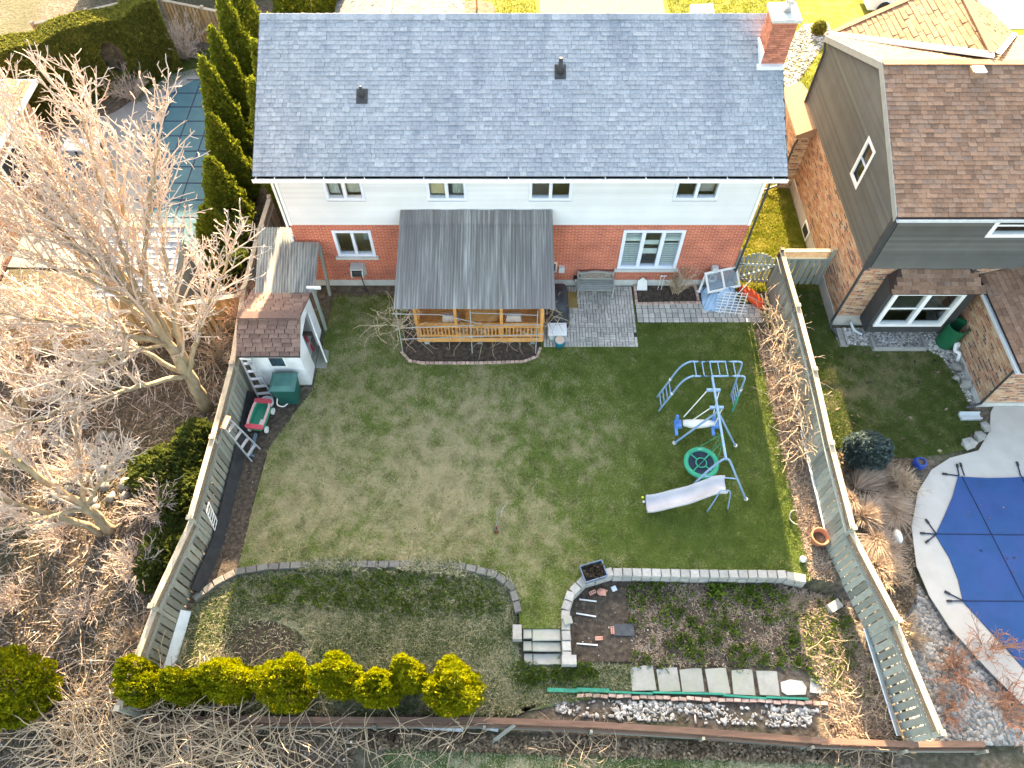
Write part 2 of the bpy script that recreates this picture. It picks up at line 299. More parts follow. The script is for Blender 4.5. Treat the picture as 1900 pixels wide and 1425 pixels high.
mat('black_plastic', [(0.018, 0.019, 0.022), (0.035, 0.036, 0.04)], 4, rough=0.6)
mat('black_tarp', [(0.022, 0.024, 0.03), (0.05, 0.055, 0.065)], 3, 6, 0.55, 0.5, bumpd=0.1)
mat('aluminium', [(0.50, 0.52, 0.56), (0.64, 0.65, 0.68)], 4, rough=0.35, metal=0.5)
mat('pipe_grey', [(0.30, 0.30, 0.30), (0.42, 0.42, 0.42)], 4, rough=0.6)
mat('orange_wood', [(0.55, 0.30, 0.20), (0.66, 0.40, 0.28)], 4, rough=0.8)
mat('blue_tarp', [(0.24, 0.38, 0.54), (0.38, 0.53, 0.68)], 2, 6, 0.5, 0.5, bumpd=0.12)
mat('kayak_red', [(0.62, 0.055, 0.018), (0.74, 0.09, 0.025)], 3, rough=0.4)
mat('terracotta', [(0.40, 0.16, 0.09), (0.50, 0.22, 0.13)], 5, rough=0.85)
mat('glazed_blue', [(0.012, 0.04, 0.22), (0.02, 0.07, 0.32)], 4, rough=0.2)
mat('planter_blue', [(0.10, 0.15, 0.22), (0.15, 0.20, 0.28)], 3, rough=0.5)
mat('pail_blue', [(0.01, 0.22, 0.36), (0.015, 0.28, 0.44)], 3, rough=0.4)
mat('cream_lid', [(0.62, 0.44, 0.34), (0.70, 0.52, 0.41)], 3, rough=0.6)
mat('doormat', [(0.24, 0.16, 0.055), (0.32, 0.22, 0.08)], 30, rough=0.95)
mat('bench_grey', [(0.25, 0.27, 0.26), (0.34, 0.36, 0.345)], 5, 6, 0.85, 0.1, rnd=0.1)
mat('bench_carving', [(0.16, 0.12, 0.10), (0.34, 0.24, 0.19)], 9, 5, 0.8)
mat('fabric_chair', [(0.42, 0.35, 0.33), (0.54, 0.46, 0.43)], 4, rough=0.9)
mat('yellow_ball', (0.55, 0.65, 0.08), 4, rough=0.6)
mat('rust_leaf', [(0.09, 0.03, 0.016), (0.15, 0.06, 0.032)], 8, rough=0.9)
mat('car_paint', [(0.60, 0.62, 0.64), (0.64, 0.66, 0.68)], 2, rough=0.25, spec=0.5)
mat('tyre', (0.02, 0.02, 0.02), 4, rough=0.8)
mat('green_trim', [(0.01, 0.20, 0.14), (0.02, 0.28, 0.19)], 4, rough=0.5)
mat('flue', [(0.50, 0.53, 0.56), (0.62, 0.64, 0.66)], 4, rough=0.3, metal=0.6)
mat('hose_reel', [(0.42, 0.42, 0.41), (0.52, 0.52, 0.50)], 4, rough=0.5)
MT = MATS

# ------------------------------------------------------------------ mesh helpers
WM = {}
def set_parent(o, p, world=None):
    """world: the object's world matrix; its parent keeps its own"""
    world = world or Matrix.Identity(4)
    o.parent = p
    if p is not None: o.matrix_parent_inverse = WM[p.name].inverted()
    o.matrix_basis = world; WM[o.name] = world
def tag(o, label=None, cat=None, group=None, kind=None):
    if label: o['label'] = label
    if cat: o['category'] = cat
    if group: o['group'] = group
    if kind: o['kind'] = kind
    return o
def thing(name, label, cat, loc=(0, 0, 0), group=None):
    o = bpy.data.objects.new(name, None); COL.objects.link(o); o.empty_display_size = 0.2
    set_parent(o, None, Matrix.Translation(Vector(loc))); return tag(o, label, cat, group)
def obj_from(name, v, f, m, parent=None, smooth=False, world=None):
    me = bpy.data.meshes.new(name); me.from_pydata(v, [], f); me.update()
    me.materials.append(MT[m] if isinstance(m, str) else m)
    if smooth: me.polygons.foreach_set('use_smooth', [True] * len(me.polygons))
    o = bpy.data.objects.new(name, me); COL.objects.link(o); set_parent(o, parent, world); return o
def np_mesh(name, v, f, m, parent=None, smooth=False):
    """v (n,3), f (k,3 or 4) arrays, quickly"""
    me = bpy.data.meshes.new(name); k, c = f.shape
    me.vertices.add(len(v)); me.vertices.foreach_set('co', np.ascontiguousarray(v, dtype=np.float32).ravel())
    me.loops.add(k * c); me.loops.foreach_set('vertex_index', np.ascontiguousarray(f, dtype=np.int32).ravel())
    me.polygons.add(k); me.polygons.foreach_set('loop_start', np.arange(0, k * c, c, dtype=np.int32)); me.polygons.foreach_set('loop_total', np.full(k, c, dtype=np.int32))
    if smooth: me.polygons.foreach_set('use_smooth', np.ones(k, dtype=bool))
    me.update(calc_edges=True); me.validate()
    me.materials.append(MT[m]); o = bpy.data.objects.new(name, me); COL.objects.link(o); set_parent(o, parent); return o
class MB:
    def __init__(s): s.v = []; s.f = []
    def add(s, v, f):
        k = len(s.v); s.v += [tuple(p) for p in v]; s.f += [tuple(i + k for i in q) for q in f]; return s
    def box(s, x0, x1, y0, y1, z0, z1):
        return s.add([(x0, y0, z0), (x1, y0, z0), (x1, y1, z0), (x0, y1, z0), (x0, y0, z1), (x1, y0, z1), (x1, y1, z1), (x0, y1, z1)],
                     [(3, 2, 1, 0), (4, 5, 6, 7), (0, 1, 5, 4), (1, 2, 6, 5), (2, 3, 7, 6), (3, 0, 4, 7)])
    def hexa(s, p):
        return s.add(p, [(3, 2, 1, 0), (4, 5, 6, 7), (0, 1, 5, 4), (1, 2, 6, 5), (2, 3, 7, 6), (3, 0, 4, 7)])
    def beam(s, p, q, w, h, up=(0, 0, 1)):
        p, q = Vector(p), Vector(q); d = (q - p).normalized(); a = d.cross(Vector(up))
        if a.length < 1e-4: a = d.cross(Vector((1, 0, 0)))
        a = a.normalized() * w / 2; b = a.cross(d).normalized() * h / 2
        return s.hexa([p - a - b, p + a - b, q + a - b, q - a - b, p - a + b, p + a + b, q + a + b, q - a + b])
    def tube(s, pts, rad, n=6, caps=True):
        pts = [Vector(p) for p in pts]; k = len(pts)
        if not isinstance(rad, (list, tuple)): rad = [rad] * k
        base = len(s.v); ref = None
        for i, p in enumerate(pts):
            d = (pts[min(i + 1, k - 1)] - pts[max(i - 1, 0)])
            d = d.normalized() if d.length > 1e-9 else Vector((0, 0, 1))
            if ref is None: ref = Vector((0, 0, 1)) if abs(d.z) < 0.9 else Vector((1, 0, 0))
            a = d.cross(ref)
            if a.length < 1e-5: a = d.cross(Vector((0.3, 1, 0.2)))
            a.normalize(); b = a.cross(d); ref = b.cross(a) if False else ref
            for j in range(n):
                t = 2 * math.pi * j / n; s.v.append(tuple(p + (a * math.cos(t) + b * math.sin(t)) * rad[i]))
        for i in range(k - 1):
            for j in range(n):
                j2 = (j + 1) % n; A = base + i * n; B = A + n; s.f.append((A + j, A + j2, B + j2, B + j))
        if caps:
            s.f.append(tuple(base + j for j in reversed(range(n)))); s.f.append(tuple(base + (k - 1) * n + j for j in range(n)))
        return s
    def prism(s, poly, z0, z1):
        a = sum(poly[i][0] * poly[(i + 1) % len(poly)][1] - poly[(i + 1) % len(poly)][0] * poly[i][1] for i in range(len(poly)))
        if a < 0: poly = poly[::-1]
        n = len(poly); k = len(s.v)
        s.v += [(x, y, z0) for x, y in poly] + [(x, y, z1) for x, y in poly]
        s.f.append(tuple(k + i for i in reversed(range(n)))); s.f.append(tuple(k + n + i for i in range(n)))
        for i in range(n):
            j = (i + 1) % n; s.f.append((k + i, k + j, k + n + j, k + n + i))
        return s
    def lathe(s, prof, n=20, c=(0, 0, 0), caps=True):
        base = len(s.v)
        for r, z in prof:
            for j in range(n):
                t = 2 * math.pi * j / n; s.v.append((c[0] + r * math.cos(t), c[1] + r * math.sin(t), c[2] + z))
        for i in range(len(prof) - 1):
            for j in range(n):
                j2 = (j + 1) % n; A = base + i * n; B = A + n; s.f.append((A + j, A + j2, B + j2, B + j))
        if caps:
            s.f.append(tuple(base + j for j in reversed(range(n)))); s.f.append(tuple(base + (len(prof) - 1) * n + j for j in range(n)))
        return s
    def blob(s, c, r, seed=0, amp=0.25, sub=2, fr=1.4):
        k = len(s.v); v, f = _ico(sub); c = Vector(c); r = Vector(r)
        for p in v:
            q = Vector(p); t = 1 + amp * mnoise.noise(q * fr + Vector((seed * 3.7, seed, -seed)))
            s.v.append((c.x + q.x * r.x * t, c.y + q.y * r.y * t, c.z + q.z * r.z * t))
        s.f += [tuple(i + k for i in q) for q in f]; return s
    def build(s, name, m, parent=None, smooth=False, world=None): return obj_from(name, s.v, s.f, m, parent, smooth, world)
_ICO = {}
def _ico(sub):
    if sub not in _ICO:
        import bmesh
        bm = bmesh.new(); bmesh.ops.create_icosphere(bm, subdivisions=sub, radius=1.0); bm.verts.index_update()
        _ICO[sub] = ([tuple(v.co) for v in bm.verts], [tuple(v.index for v in f.verts) for f in bm.faces]); bm.free()
    return _ICO[sub]
_SHARED = {}
def shared(kind, m):
    """one mesh for all alike pieces"""
    key = (kind, m)
    if key not in _SHARED:
        b = MB()
        if kind == 'box': b.box(-.5, .5, -.5, .5, -.5, .5)
        elif kind == 'stone':                         # worn top edges
            e = 0.44; b.hexa([(-.5, -.5, -.5), (.5, -.5, -.5), (.5, .5, -.5), (-.5, .5, -.5), (-.5, -.5, .30), (.5, -.5, .30), (.5, .5, .30), (-.5, .5, .30)])
            b.f.remove((4, 5, 6, 7)); k = len(b.v); b.v += [(-e, -e, .5), (e, -e, .5), (e, e, .5), (-e, e, .5)]
            b.f += [(k, k + 1, k + 2, k + 3)] + [(4 + i, 4 + (i + 1) % 4, k + (i + 1) % 4, k + i) for i in range(4)]
        elif kind == 'shingle':                       # lower edge proud, upper edge tucked under
            b.hexa([(-.5, 0, -.6), (.5, 0, -.6), (.5, 1, -.6), (-.5, 1, -.6), (-.5, 0, 1), (.5, 0, 1), (.5, 1, 0.1), (-.5, 1, 0.1)])
        me = bpy.data.meshes.new(kind + '_' + m); me.from_pydata(b.v, [], b.f); me.update(); me.materials.append(MT[m]); _SHARED[key] = me
    return _SHARED[key]
def piece(name, kind, m, parent, world):
    o = bpy.data.objects.new(name, shared(kind, m)); COL.objects.link(o); set_parent(o, parent, world); return o
def bx(name, m, parent, c, size, rot=(0, 0, 0), kind='box'):
    return piece(name, kind, m, parent, Matrix.Translation(Vector(c)) @ Euler(rot).to_matrix().to_4x4() @ Matrix.Diagonal((*size, 1)))
def bar(name, m, parent, p, q, w, h, up=(0, 0, 1)):
    """a board from p to q"""
    p, q = Vector(p), Vector(q); d = q - p; L = d.length; d.normalize(); a = d.cross(Vector(up))
    if a.length < 1e-4: a = d.cross(Vector((1, 0, 0)))
    a.normalize(); b = a.cross(d)
    M = Matrix(((a.x, b.x, d.x, 0), (a.y, b.y, d.y, 0), (a.z, b.z, d.z, 0), (0, 0, 0, 1)))
    return piece(name, 'box', m, parent, Matrix.Translation((p + q) / 2) @ M @ Matrix.Diagonal((w, h, L, 1)))
def in_poly(x, y, poly):
    x = np.asarray(x); y = np.asarray(y); r = np.zeros(x.shape, bool); n = len(poly); j = n - 1
    for i in range(n):
        xi, yi = poly[i]; xj, yj = poly[j]
        if yi != yj: r ^= ((yi > y) != (yj > y)) & (x < (xj - xi) * (y - yi) / (yj - yi) + xi)
        j = i
    return r
def sheet(name, poly, z, m, label=None, kind='structure', t=0.004):
    """a level patch of ground with a little thickness"""
    o = MB().prism(poly, z - 0.03, z).build(name, m); return tag(o, label, kind=kind)
def path_pts(pts, step):
    """points every STEP along a polyline with their direction"""
    out = []; acc = 0.0
    for i in range(len(pts) - 1):
        a, b = Vector(pts[i]).to_2d(), Vector(pts[i + 1]).to_2d(); L = (b - a).length
        while acc <= L + 1e-6:
            out.append((a + (b - a) * (acc / L), (b - a).normalized())); acc += step
        acc -= L
    return out
def smooth_path(pts, n=6):
    """Catmull-Rom through the points"""
    P = [Vector(p) for p in pts]; P = [P[0] * 2 - P[1]] + P + [P[-1] * 2 - P[-2]]; out = []
    for i in range(1, len(P) - 2):
        for k in range(n):
            t = k / n; a, b, c, d = P[i - 1], P[i], P[i + 1], P[i + 2]
            out.append(0.5 * ((2 * b) + (c - a) * t + (2 * a - 5 * b + 4 * c - d) * t * t + (3 * b - a - 3 * c + d) * t ** 3))
    out.append(P[-2]); return out

# ------------------------------------------------------------------ terrain: the yard steps down 0.35 m behind the block walls
LOW = -0.35
WALL_L = [(-9.0, -11.35), (-8.72, -11.22), (-8.35, -10.88), (-7.8, -10.55), (-6.9, -10.40), (-5.4, -10.33), (-2.9, -10.33), (-1.4, -10.40), (-.46, -10.62), (0.0, -11.0), (.20, -11.73), (.22, -12.85)]
WALL_R = [(1.46, -12.85), (1.47, -11.6), (1.64, -11.15), (2.03, -10.78), (2.75, -10.56), (3.5, -10.57), (5.35, -10.61), (7.64, -10.63), (8.4, -10.78), (9.6, -11.03)]
LOW_POLY = WALL_L[:-1] + [(.22, -12.12), (1.46, -12.12)] + WALL_R[1:] + [(60, -16), (60, -60), (-60, -60), (-60, -16)]
def ground_z(x, y):
    x = np.asarray(x, float); y = np.asarray(y, float)
    z = np.where(in_poly(x, y, LOW_POLY), LOW, 0.0)
    out = (x < -8.95) | (x > 9.75)
    z = np.where((z < -.3) & (x < .22) & (x > -8.95) & (y > -14.2), np.clip(-.10 + .0735 * (y + 10.5), LOW, -.08), z)
    z = np.where(out, LOW * np.clip((-9.0 - y) / 4.5, 0, 1), z)
    return z
def gz(x, y): return float(ground_z(np.array([x]), np.array([y]))[0])
xs = np.concatenate([[-400, -150, -70, -40], np.arange(-27, 27.01, 0.18), [40, 70, 150, 400]])
ys = np.concatenate([[-400, -150, -70, -35, -25], np.arange(-18, 22.01, 0.18), [30, 45, 80, 150, 400]])
X, Yg = np.meshgrid(xs, ys); Z = ground_z(X, Yg) - 0.035
Z += 0.02 * (np.sin(X * 1.7 + 0.6 * Yg) * np.sin(Yg * 1.3 - 0.4 * X)) * (np.abs(X) < 27)
nx, ny = len(xs), len(ys); idx = np.arange(nx * ny).reshape(ny, nx)
np_mesh('ground', np.stack([X.ravel(), Yg.ravel(), Z.ravel()], 1), np.stack([idx[:-1, :-1].ravel(), idx[:-1, 1:].ravel(), idx[1:, 1:].ravel(), idx[1:, :-1].ravel()], 1), 'litter', smooth=True)['kind'] = 'structure'

LAWN = [(-6.35, -.45), (8.0, -.45), (7.9, -5), (7.72, -10.6)] + WALL_R[8:0:-1] + [(1.45, -12.1), (.23, -12.1)] + WALL_L[10:2:-1] + [(-7.72, -8.4), (-7.6, -6.6), (-7.1, -5.5), (-6.55, -4.5)]
LAWN[1:4] = [(8.45, -.45), (8.45, -5), (8.45, -10.78)]
sheet('lawn', LAWN, 0.0, 'lawn')
GAP_LAWN = [(7.8, -.3), (11.05, -.3), (11.05, 13), (7.8, 13)]
sheet('side_lawn', GAP_LAWN, -0.006, 'lit_lawn')
FRONT_LAWN = [(-9.6, 8.9), (-9.6, 34), (1.35, 34), (1.35, 9.1), (7.6, 9.1), (7.6, 13.2), (11.0, 13.2), (24, 13.2), (24, 34), (40, 34), (40, 8), (11.2, 8), (11.2, 8.9)]
FRONT_LAWN = [(-9.6, 8.9), (-9.6, 40), (40, 40), (40, 7.6), (11.4, 7.6), (11.4, 13.05), (7.6, 13.05), (7.6, 8.9)]
sheet('front_lawn', FRONT_LAWN, -0.008, 'lit_lawn')
sheet('driveway', [(1.4, 9.0), (7.45, 9.0), (7.6, 40), (1.3, 40)], 0.004, 'asphalt')
sheet('concrete_driveway', [G2(1603, 0), G2(1640, 30), G2(1700, 60), (26, 16), (26, 40), (17.0, 40)], 0.006, 'old_deck')
sheet('flower_gravel', [(8.7, 8.5), (10.8, 8.7), G2(1545, 62), G2(1535, 40), G2(1490, 45), G2(1445, 95), G2(1442, 130)], 0.004, 'pebble_bed')
N_LAWN = [(9.5, .1), (11.1, .1), (11.12, -1.95), (12.0, -2.45), (14.35, -2.75), (14.75, -3.1), (14.9, -3.9), (14.85, -4.9), (14.75, -5.4), (15.1, -5.6), (14.9, -6.2), (14.2, -6.65), (12.6, -6.95), (11.3, -6.9), (10.2, -6.6), (9.5, -6.6)]
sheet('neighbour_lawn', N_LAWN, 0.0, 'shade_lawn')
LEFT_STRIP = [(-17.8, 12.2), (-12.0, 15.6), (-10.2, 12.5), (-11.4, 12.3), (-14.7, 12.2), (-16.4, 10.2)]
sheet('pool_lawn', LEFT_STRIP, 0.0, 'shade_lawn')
sheet('back_lawn', [(-3.2, -14.85), (2.0, -15.0), (8.6, -15.35), (8.6, -24), (-3.9, -24)], LOW + 0.004, 'rough_grass')
sheet('soil_bed', [(1.62, -11.2), (2.05, -10.85), (2.75, -10.65), (3.3, -10.66), (3.35, -12.9), (1.62, -12.9)], LOW + 0.006, 'soil')
sheet('vegetable_bed', [(3.3, -10.66), (7.64, -10.72), (8.6, -10.95), (9.3, -11.2), (9.5, -13.0), (3.35, -13.0)], LOW + 0.004, 'soil')
wbed = sheet('weedy_bed', [(-8.85, -11.4), (-7.8, -10.65), (-5.4, -10.43), (-2.9, -10.43), (-.46, -10.75), (-.05, -11.1), (.1, -11.8), (.2, -12.9), (.2, -14.2), (-9.2, -14.2)], LOW + 0.002, 'rough_grass')
for v_ in wbed.data.vertices: v_.co.z += .354 - .10 + .0735 * (v_.co.y + 10.5)
sheet('step_lawn', [(.22, -12.95), (3.2, -13.0), (3.15, -13.65), (-.6, -14.3), (.2, -14.2)], LOW + .003, 'rough_grass')
sheet('fence_bed', [(-8.55, -4.5), (-6.9, -4.6), (-7.1, -5.6), (-7.65, -6.7), (-7.75, -8.4), (-7.8, -10.45), (-8.7, -11.1)], 0.006, 'soil')
sheet('vine_bed', [(8.45, -2.0), (9.1, -2.0), (9.1, -10.8), (8.45, -10.7)], 0.006, 'earth')
sheet('house_bed', [(-6.9, -.02), (-3.6, -.02), (-3.6, -.5), (-6.4, -.55), (-8.2, -2.0), (-8.2, 0.3)], 0.006, 'earth')

# ------------------------------------------------------------------ shingles: the lowest 300 of a roof are pieces, the rest one mass
def shingles(parent, o, u, v, width, height, expo, wmin, wmax, m, nmax=300, jitter=0.0, clip=None, thick=0.014, name='shingle', gap=.006):
    """o: lower left corner, u along the eave, v up the slope (unit vectors)"""
    o, u, v = Vector(o), Vector(u).normalized(), Vector(v).normalized(); nrm = u.cross(v).normalized()
    rows = int(round(height / expo)); V = []; Fc = []; cnt = 0
    sv, sf = [Vector(p.co) for p in shared('shingle', m).vertices], [tuple(p.vertices) for p in shared('shingle', m).polygons]
    base = []
    for r in range(rows):
        x = -random.uniform(0, wmax)
        while x < width:
            w = random.uniform(wmin, wmax); a, b = max(x, 0), min(x + w, width); x += w
            if b - a < 0.03: continue
            if clip and not clip((a + b) / 2, (r + 0.5) * expo): continue
            base.append((a, b, r))
    for a, b, r in base:
        t = thick * random.uniform(0.6, 2.1); dy = random.uniform(-jitter, jitter) if r else 0
        c = o + u * ((a + b) / 2) + v * (r * expo + dy)
        M = Matrix(((u.x, v.x, nrm.x, c.x), (u.y, v.y, nrm.y, c.y), (u.z, v.z, nrm.z, c.z), (0, 0, 0, 1))) @ Matrix.Diagonal((b - a - gap, expo + 0.03, t, 1))
        if cnt < nmax: piece(name, 'shingle', m, parent, M)
        else:
            k = len(V); V += [tuple(M @ p) for p in sv]; Fc += [tuple(i + k for i in q) for q in sf]
        cnt += 1
    if V:
        q = obj_from(name + '_field', V, Fc, m, parent); q['kind'] = 'stuff'
def wall_holes(x0, x1, z0, z1, holes, y0, y1, axis='x'):
    """a wall with openings: holes (a,b,c,d) along the wall and in height"""
    mb = MB(); cuts = sorted({x0, x1, *[h[0] for h in holes], *[h[1] for h in holes]})
    for a, b in zip(cuts[:-1], cuts[1:]):
        hs = sorted([(h[2], h[3]) for h in holes if h[0] < (a + b) / 2 < h[1]]); z = z0
        for c, d in hs + [(z1, z1)]:
            if c - z > 1e-4:
                if axis == 'x': mb.box(a, b, y0, y1, z, c)
                else: mb.box(y0, y1, a, b, z, c)
            z = d
    return mb
def window(parent, x0, x1, z0, z1, y, panes, fr=0.09, sill=None, frame='vinyl_frame', glass='glass', inside='interior', mull=0.10, proud=0.05, room=1.0, split=0, depth=0.10, pad=.35):
    """a window in a wall that faces -y; child of the house with frame, panes and the room behind"""
    w = wall = MB(); y0, y1 = y - proud, y + depth
    w.box(x0, x1, y0, y1, z0, z0 + fr); w.box(x0, x1, y0, y1, z1 - fr, z1); w.box(x0, x0 + fr, y0, y1, z0 + fr, z1 - fr); w.box(x1 - fr, x1, y0, y1, z0 + fr, z1 - fr)
    W = w.build('window', frame, parent)
    px = (x1 - x0 - 2 * fr - mull * (panes - 1)) / panes
    for i in range(panes):
        a = x0 + fr + i * (px + mull)
        MB().box(a, a + px, y + 0.03, y + 0.036, z0 + fr, z1 - fr).build('pane', glass, W)
        if i: MB().box(a - mull, a, y0 + 0.012, y1 - 0.01, z0 + fr, z1 - fr).build('mullion', frame, W)
        if split: MB().box(a, a + px, y + 0.005, y + 0.028, (z0 + z1) / 2 - 0.03, (z0 + z1) / 2 + 0.03).build('crossbar', frame, W)
    if sill: MB().box(x0 - 0.09, x1 + 0.09, y - 0.13, y + 0.02, z0 - 0.10, z0 - 0.002).build('sill', sill, W)
    r = MB(); a, b, c, d, e, f = x0 - pad, x1 + pad, y + depth + 0.005, y + room, z0 - min(.75, 2 * pad), z1 + min(.18, pad)
    r.add([(a, c, e), (b, c, e), (b, d, e), (a, d, e), (a, c, f), (b, c, f), (b, d, f), (a, d, f)], [(0, 1, 2, 3), (7, 6, 5, 4), (1, 5, 6, 2), (3, 7, 4, 0), (2, 6, 7, 3)])
    r.build('room_lining', inside, W)
    return W
def lap_siding(parent, x0, x1, z0, z1, expo, holes, y, m, clip=None, axis='x', sgn=-1, tilt=.13, gap=-.012):
    n = int(round((z1 - z0) / expo)); e = (z1 - z0) / n
    for i in range(n):
        a, b = z0 + i * e, z0 + (i + 1) * e; zm = (a + b) / 2; segs = [(x0, x1)]
        if clip: segs = [clip(zm)]
        for h in holes:
            if h[2] - e * .5 < zm < h[3] + e * .3:
                segs = [t for s0, s1 in segs for t in ((s0, min(s1, h[0])), (max(s0, h[1]), s1)) if t[1] - t[0] > 0.03]
        for s0, s1 in segs:
            if axis == 'x': bx('siding_board', m, parent, ((s0 + s1) / 2, y + sgn * 0.012, zm), (s1 - s0, 0.014, e - gap), (tilt * -sgn * -1, 0, 0))
            else: bx('siding_board', m, parent, (y + sgn * 0.012, (s0 + s1) / 2, zm), (0.014, s1 - s0, e - gap), (0, tilt * sgn * -1, 0))

# ------------------------------------------------------------------ the house
RY = 4.20
HX0, HX1, HY1 = -7.25, 7.76, 7.36
house = thing('brick_house', 'wide two-storey house of red brick and white siding under a blue-grey shingle roof', 'house', (0.25, 0, 0))
UW = [(-5.80, -4.58, 4.12, 5.34), (-2.64, -1.40, 4.12, 5.34), (.53, 1.86, 4.12, 5.34), (5.02, 6.42, 4.14, 5.34)]
LWIN = [(-5.95, -4.66, 1.56, 2.78), (3.68, 5.74, .93, 2.80)]
MB().box(HX0 - .02, HX1 + .02, -0.02, HY1, 0.0 - .3, .30).build('foundation', 'concrete', house)
wb = wall_holes(HX0, HX1, .30, 3.03, LWIN + [(-1.95, -0.1, .35, 2.4)], 0.0, 0.2)
wb.box(HX0, HX0 + .2, .2, HY1, .3, 3.03); wb.box(HX1 - .2, HX1, .2, HY1, .3, 3.03); wb.box(HX0 + .2, HX1 - .2, HY1 - .2, HY1, .3, 3.03)
wb.build('brick_wall', 'red_brick', house)
uw = wall_holes(HX0, HX1, 3.03, 5.50, UW, 0.03, 0.2)
uw.box(HX0, HX0 + .2, .2, HY1, 3.03, 5.5); uw.box(HX1 - .2, HX1, .2, HY1, 3.03, 5.5); uw.box(HX0 + .2, HX1 - .2, HY1 - .2, HY1, 3.03, 5.5)
uw.build('upper_wall', 'white_siding', house)
for xg in (HX0, HX1 - .2):
    MB().add([(xg, .03, 5.5), (xg, HY1 - .03, 5.5), (xg, RY, 7.45), (xg + .2, .03, 5.5), (xg + .2, HY1 - .03, 5.5), (xg + .2, RY, 7.45)], [(0, 2, 1), (3, 4, 5), (0, 1, 4, 3), (1, 2, 5, 4), (2, 0, 3, 5)]).build('gable_wall', 'white_siding', house)
lap_siding(house, HX0 + .08, HX1 - .08, 3.03, 5.47, 0.102, UW, 0.015, 'white_siding', tilt=.10, gap=.007)
for xc in (HX0 + .04, HX1 - .04): bx('corner_trim', 'white_paint', house, (xc, -.012, 4.25), (.09, .05, 2.44))
for k, h in enumerate(UW):
    w = window(house, *h, 0.02, 2, inside='interior')
    x0, x1 = h[0], h[1]; mid = (x0 + x1) / 2
    if k == 0:
        MB().add([(x0 + .1, .22, 4.2), (x0 + .42, .22, 4.2), (x0 + .30, .24, 5.3), (x0 + .1, .24, 5.3)], [(0, 1, 2, 3)]).build('curtain', 'curtain', w)
        MB().add([(mid + .05, .26, 4.2), (x1 - .1, .26, 4.2), (x1 - .1, .26, 5.3), (mid + .05, .26, 5.3)], [(0, 1, 2, 3)]).build('sheer_curtain', 'curtain', w)
        MB().blob((mid + .26, .20, 5.0), (.06, .05, .09), 1, 0.05).build('lamp', 'lamp_glow', w)
    elif k == 1:
        MB().add([(x0 + .1, .2, 4.2), (mid - .05, .2, 4.2), (mid - .05, .2, 5.3), (x0 + .1, .2, 5.3)], [(0, 1, 2, 3)]).build('blind', 'interior', w)
        v = []; 
        for i in range(13): v += [(mid + .17 + i * .035, .2 + .03 * (i % 2), 4.2), (mid + .17 + i * .035, .2 + .03 * (i % 2), 5.3)]
        MB().add(v, [(2 * i, 2 * i + 2, 2 * i + 3, 2 * i + 1) for i in range(12)]).build('curtain', 'curtain', w)
    elif k == 3:
        MB().add([(mid + .1, .3, 4.2), (x1 - .1, .3, 4.2), (x1 - .1, .3, 5.3), (mid + .1, .3, 5.3)], [(0, 1, 2, 3)]).build('pink_curtain', 'fabric_chair', w)
w = window(house, *LWIN[0], 0.02, 2, fr=.10, sill='concrete', inside='interior')
MB().box(-5.2, -4.85, .9, 1.2, 1.4, 1.75).build('appliance', 'shed_white', w)
w = window(house, *LWIN[1], 0.02, 3, fr=.11, sill='concrete', inside='interior_dark', mull=.13)
pw = (2.06 - .22 - .26) / 3
for i in (0, 2):                                       # shutters inside the outer lights
    a = 3.68 + .11 + i * (pw + .13)
    s = MB().box(a, a + pw, .08, .10, 2.20, 2.32).build('shutter_rail', 'blind', w)
    for j in range(15):
        z = 1.10 + j * .105
        if 2.12 < z < 2.36: continue
        bx('shutter_slat', 'blind', w, (a + pw / 2, .10, z), (pw, .055, .010), (R(20), 0, 0))
a = 3.68 + .11 + (pw + .13)
MB().box(a, a + pw, .16, .17, 1.5, 1.75).box(a, a + pw, .16, .17, 1.95, 2.15).build('shelf_board', 'blind', w)
# porch door behind the deck
d = MB().box(-1.93, -.12, .05, .10, .36, 2.38).build('patio_door', 'vinyl_frame', house); MB().box(-1.8, -.25, .035, .048, .5, 2.28).build('pane', 'shade_glass', d)
# eaves
EZ, EY, SL = 5.46, -.42, .470
MB().box(-7.63, 8.11, EY + .02, .02, 5.36, 5.39).build('soffit', 'white_paint', house)
MB().box(-7.63, 8.11, EY, EY + .02, 5.30, 5.44).build('fascia', 'white_paint', house)
g = MB().box(-7.66, 8.14, EY - .125, EY - .003, 5.312, 5.322).box(-7.66, 8.14, EY - .118, EY - .112, 5.322, 5.41).build('gutter', 'gutter_dark', house)
MB().box(-7.665, 8.145, EY - .14, EY - .126, 5.30, 5.43).build('gutter_face', 'white_paint', g)
for x in (-7.55, -7.0, -6.1, -5.55, -4.9, -4.35, -2.6, -.1, 1.55, 2.75, 3.95, 5.2, 6.35, 7.7): bx('gutter_hanger', 'white_paint', g, (x, EY - .062, 5.425), (.022, .125, .012))
cs = math.cos(math.atan(SL)); sn = math.sin(math.atan(SL)); RH = (RY - EY) / cs; RZ = EZ + SL * (RY - EY)
rf = MB()
rf.hexa([(-7.63, EY, EZ - .10), (8.11, EY, EZ - .10), (8.11, RY, RZ - .10), (-7.63, RY, RZ - .10), (-7.63, EY, EZ), (8.11, EY, EZ), (8.11, RY, RZ), (-7.63, RY, RZ)])
rf.hexa([(-7.63, RY, RZ - .10), (8.11, RY, RZ - .10), (8.11, 7.72, EZ - .10), (-7.63, 7.72, EZ - .10), (-7.63, RY, RZ), (8.11, RY, RZ), (8.11, 7.72, EZ), (-7.63, 7.72, EZ)])
roof = rf.build('roof', 'underlay', house)
shingles(roof, (-7.65, EY - .02, EZ - .005), (1, 0, 0), (0, cs, sn), 15.78, RH, .143, .10, .30, 'grey_shingle', clip=lambda x, s: not (15.08 < x and 3.42 < s < 4.32))
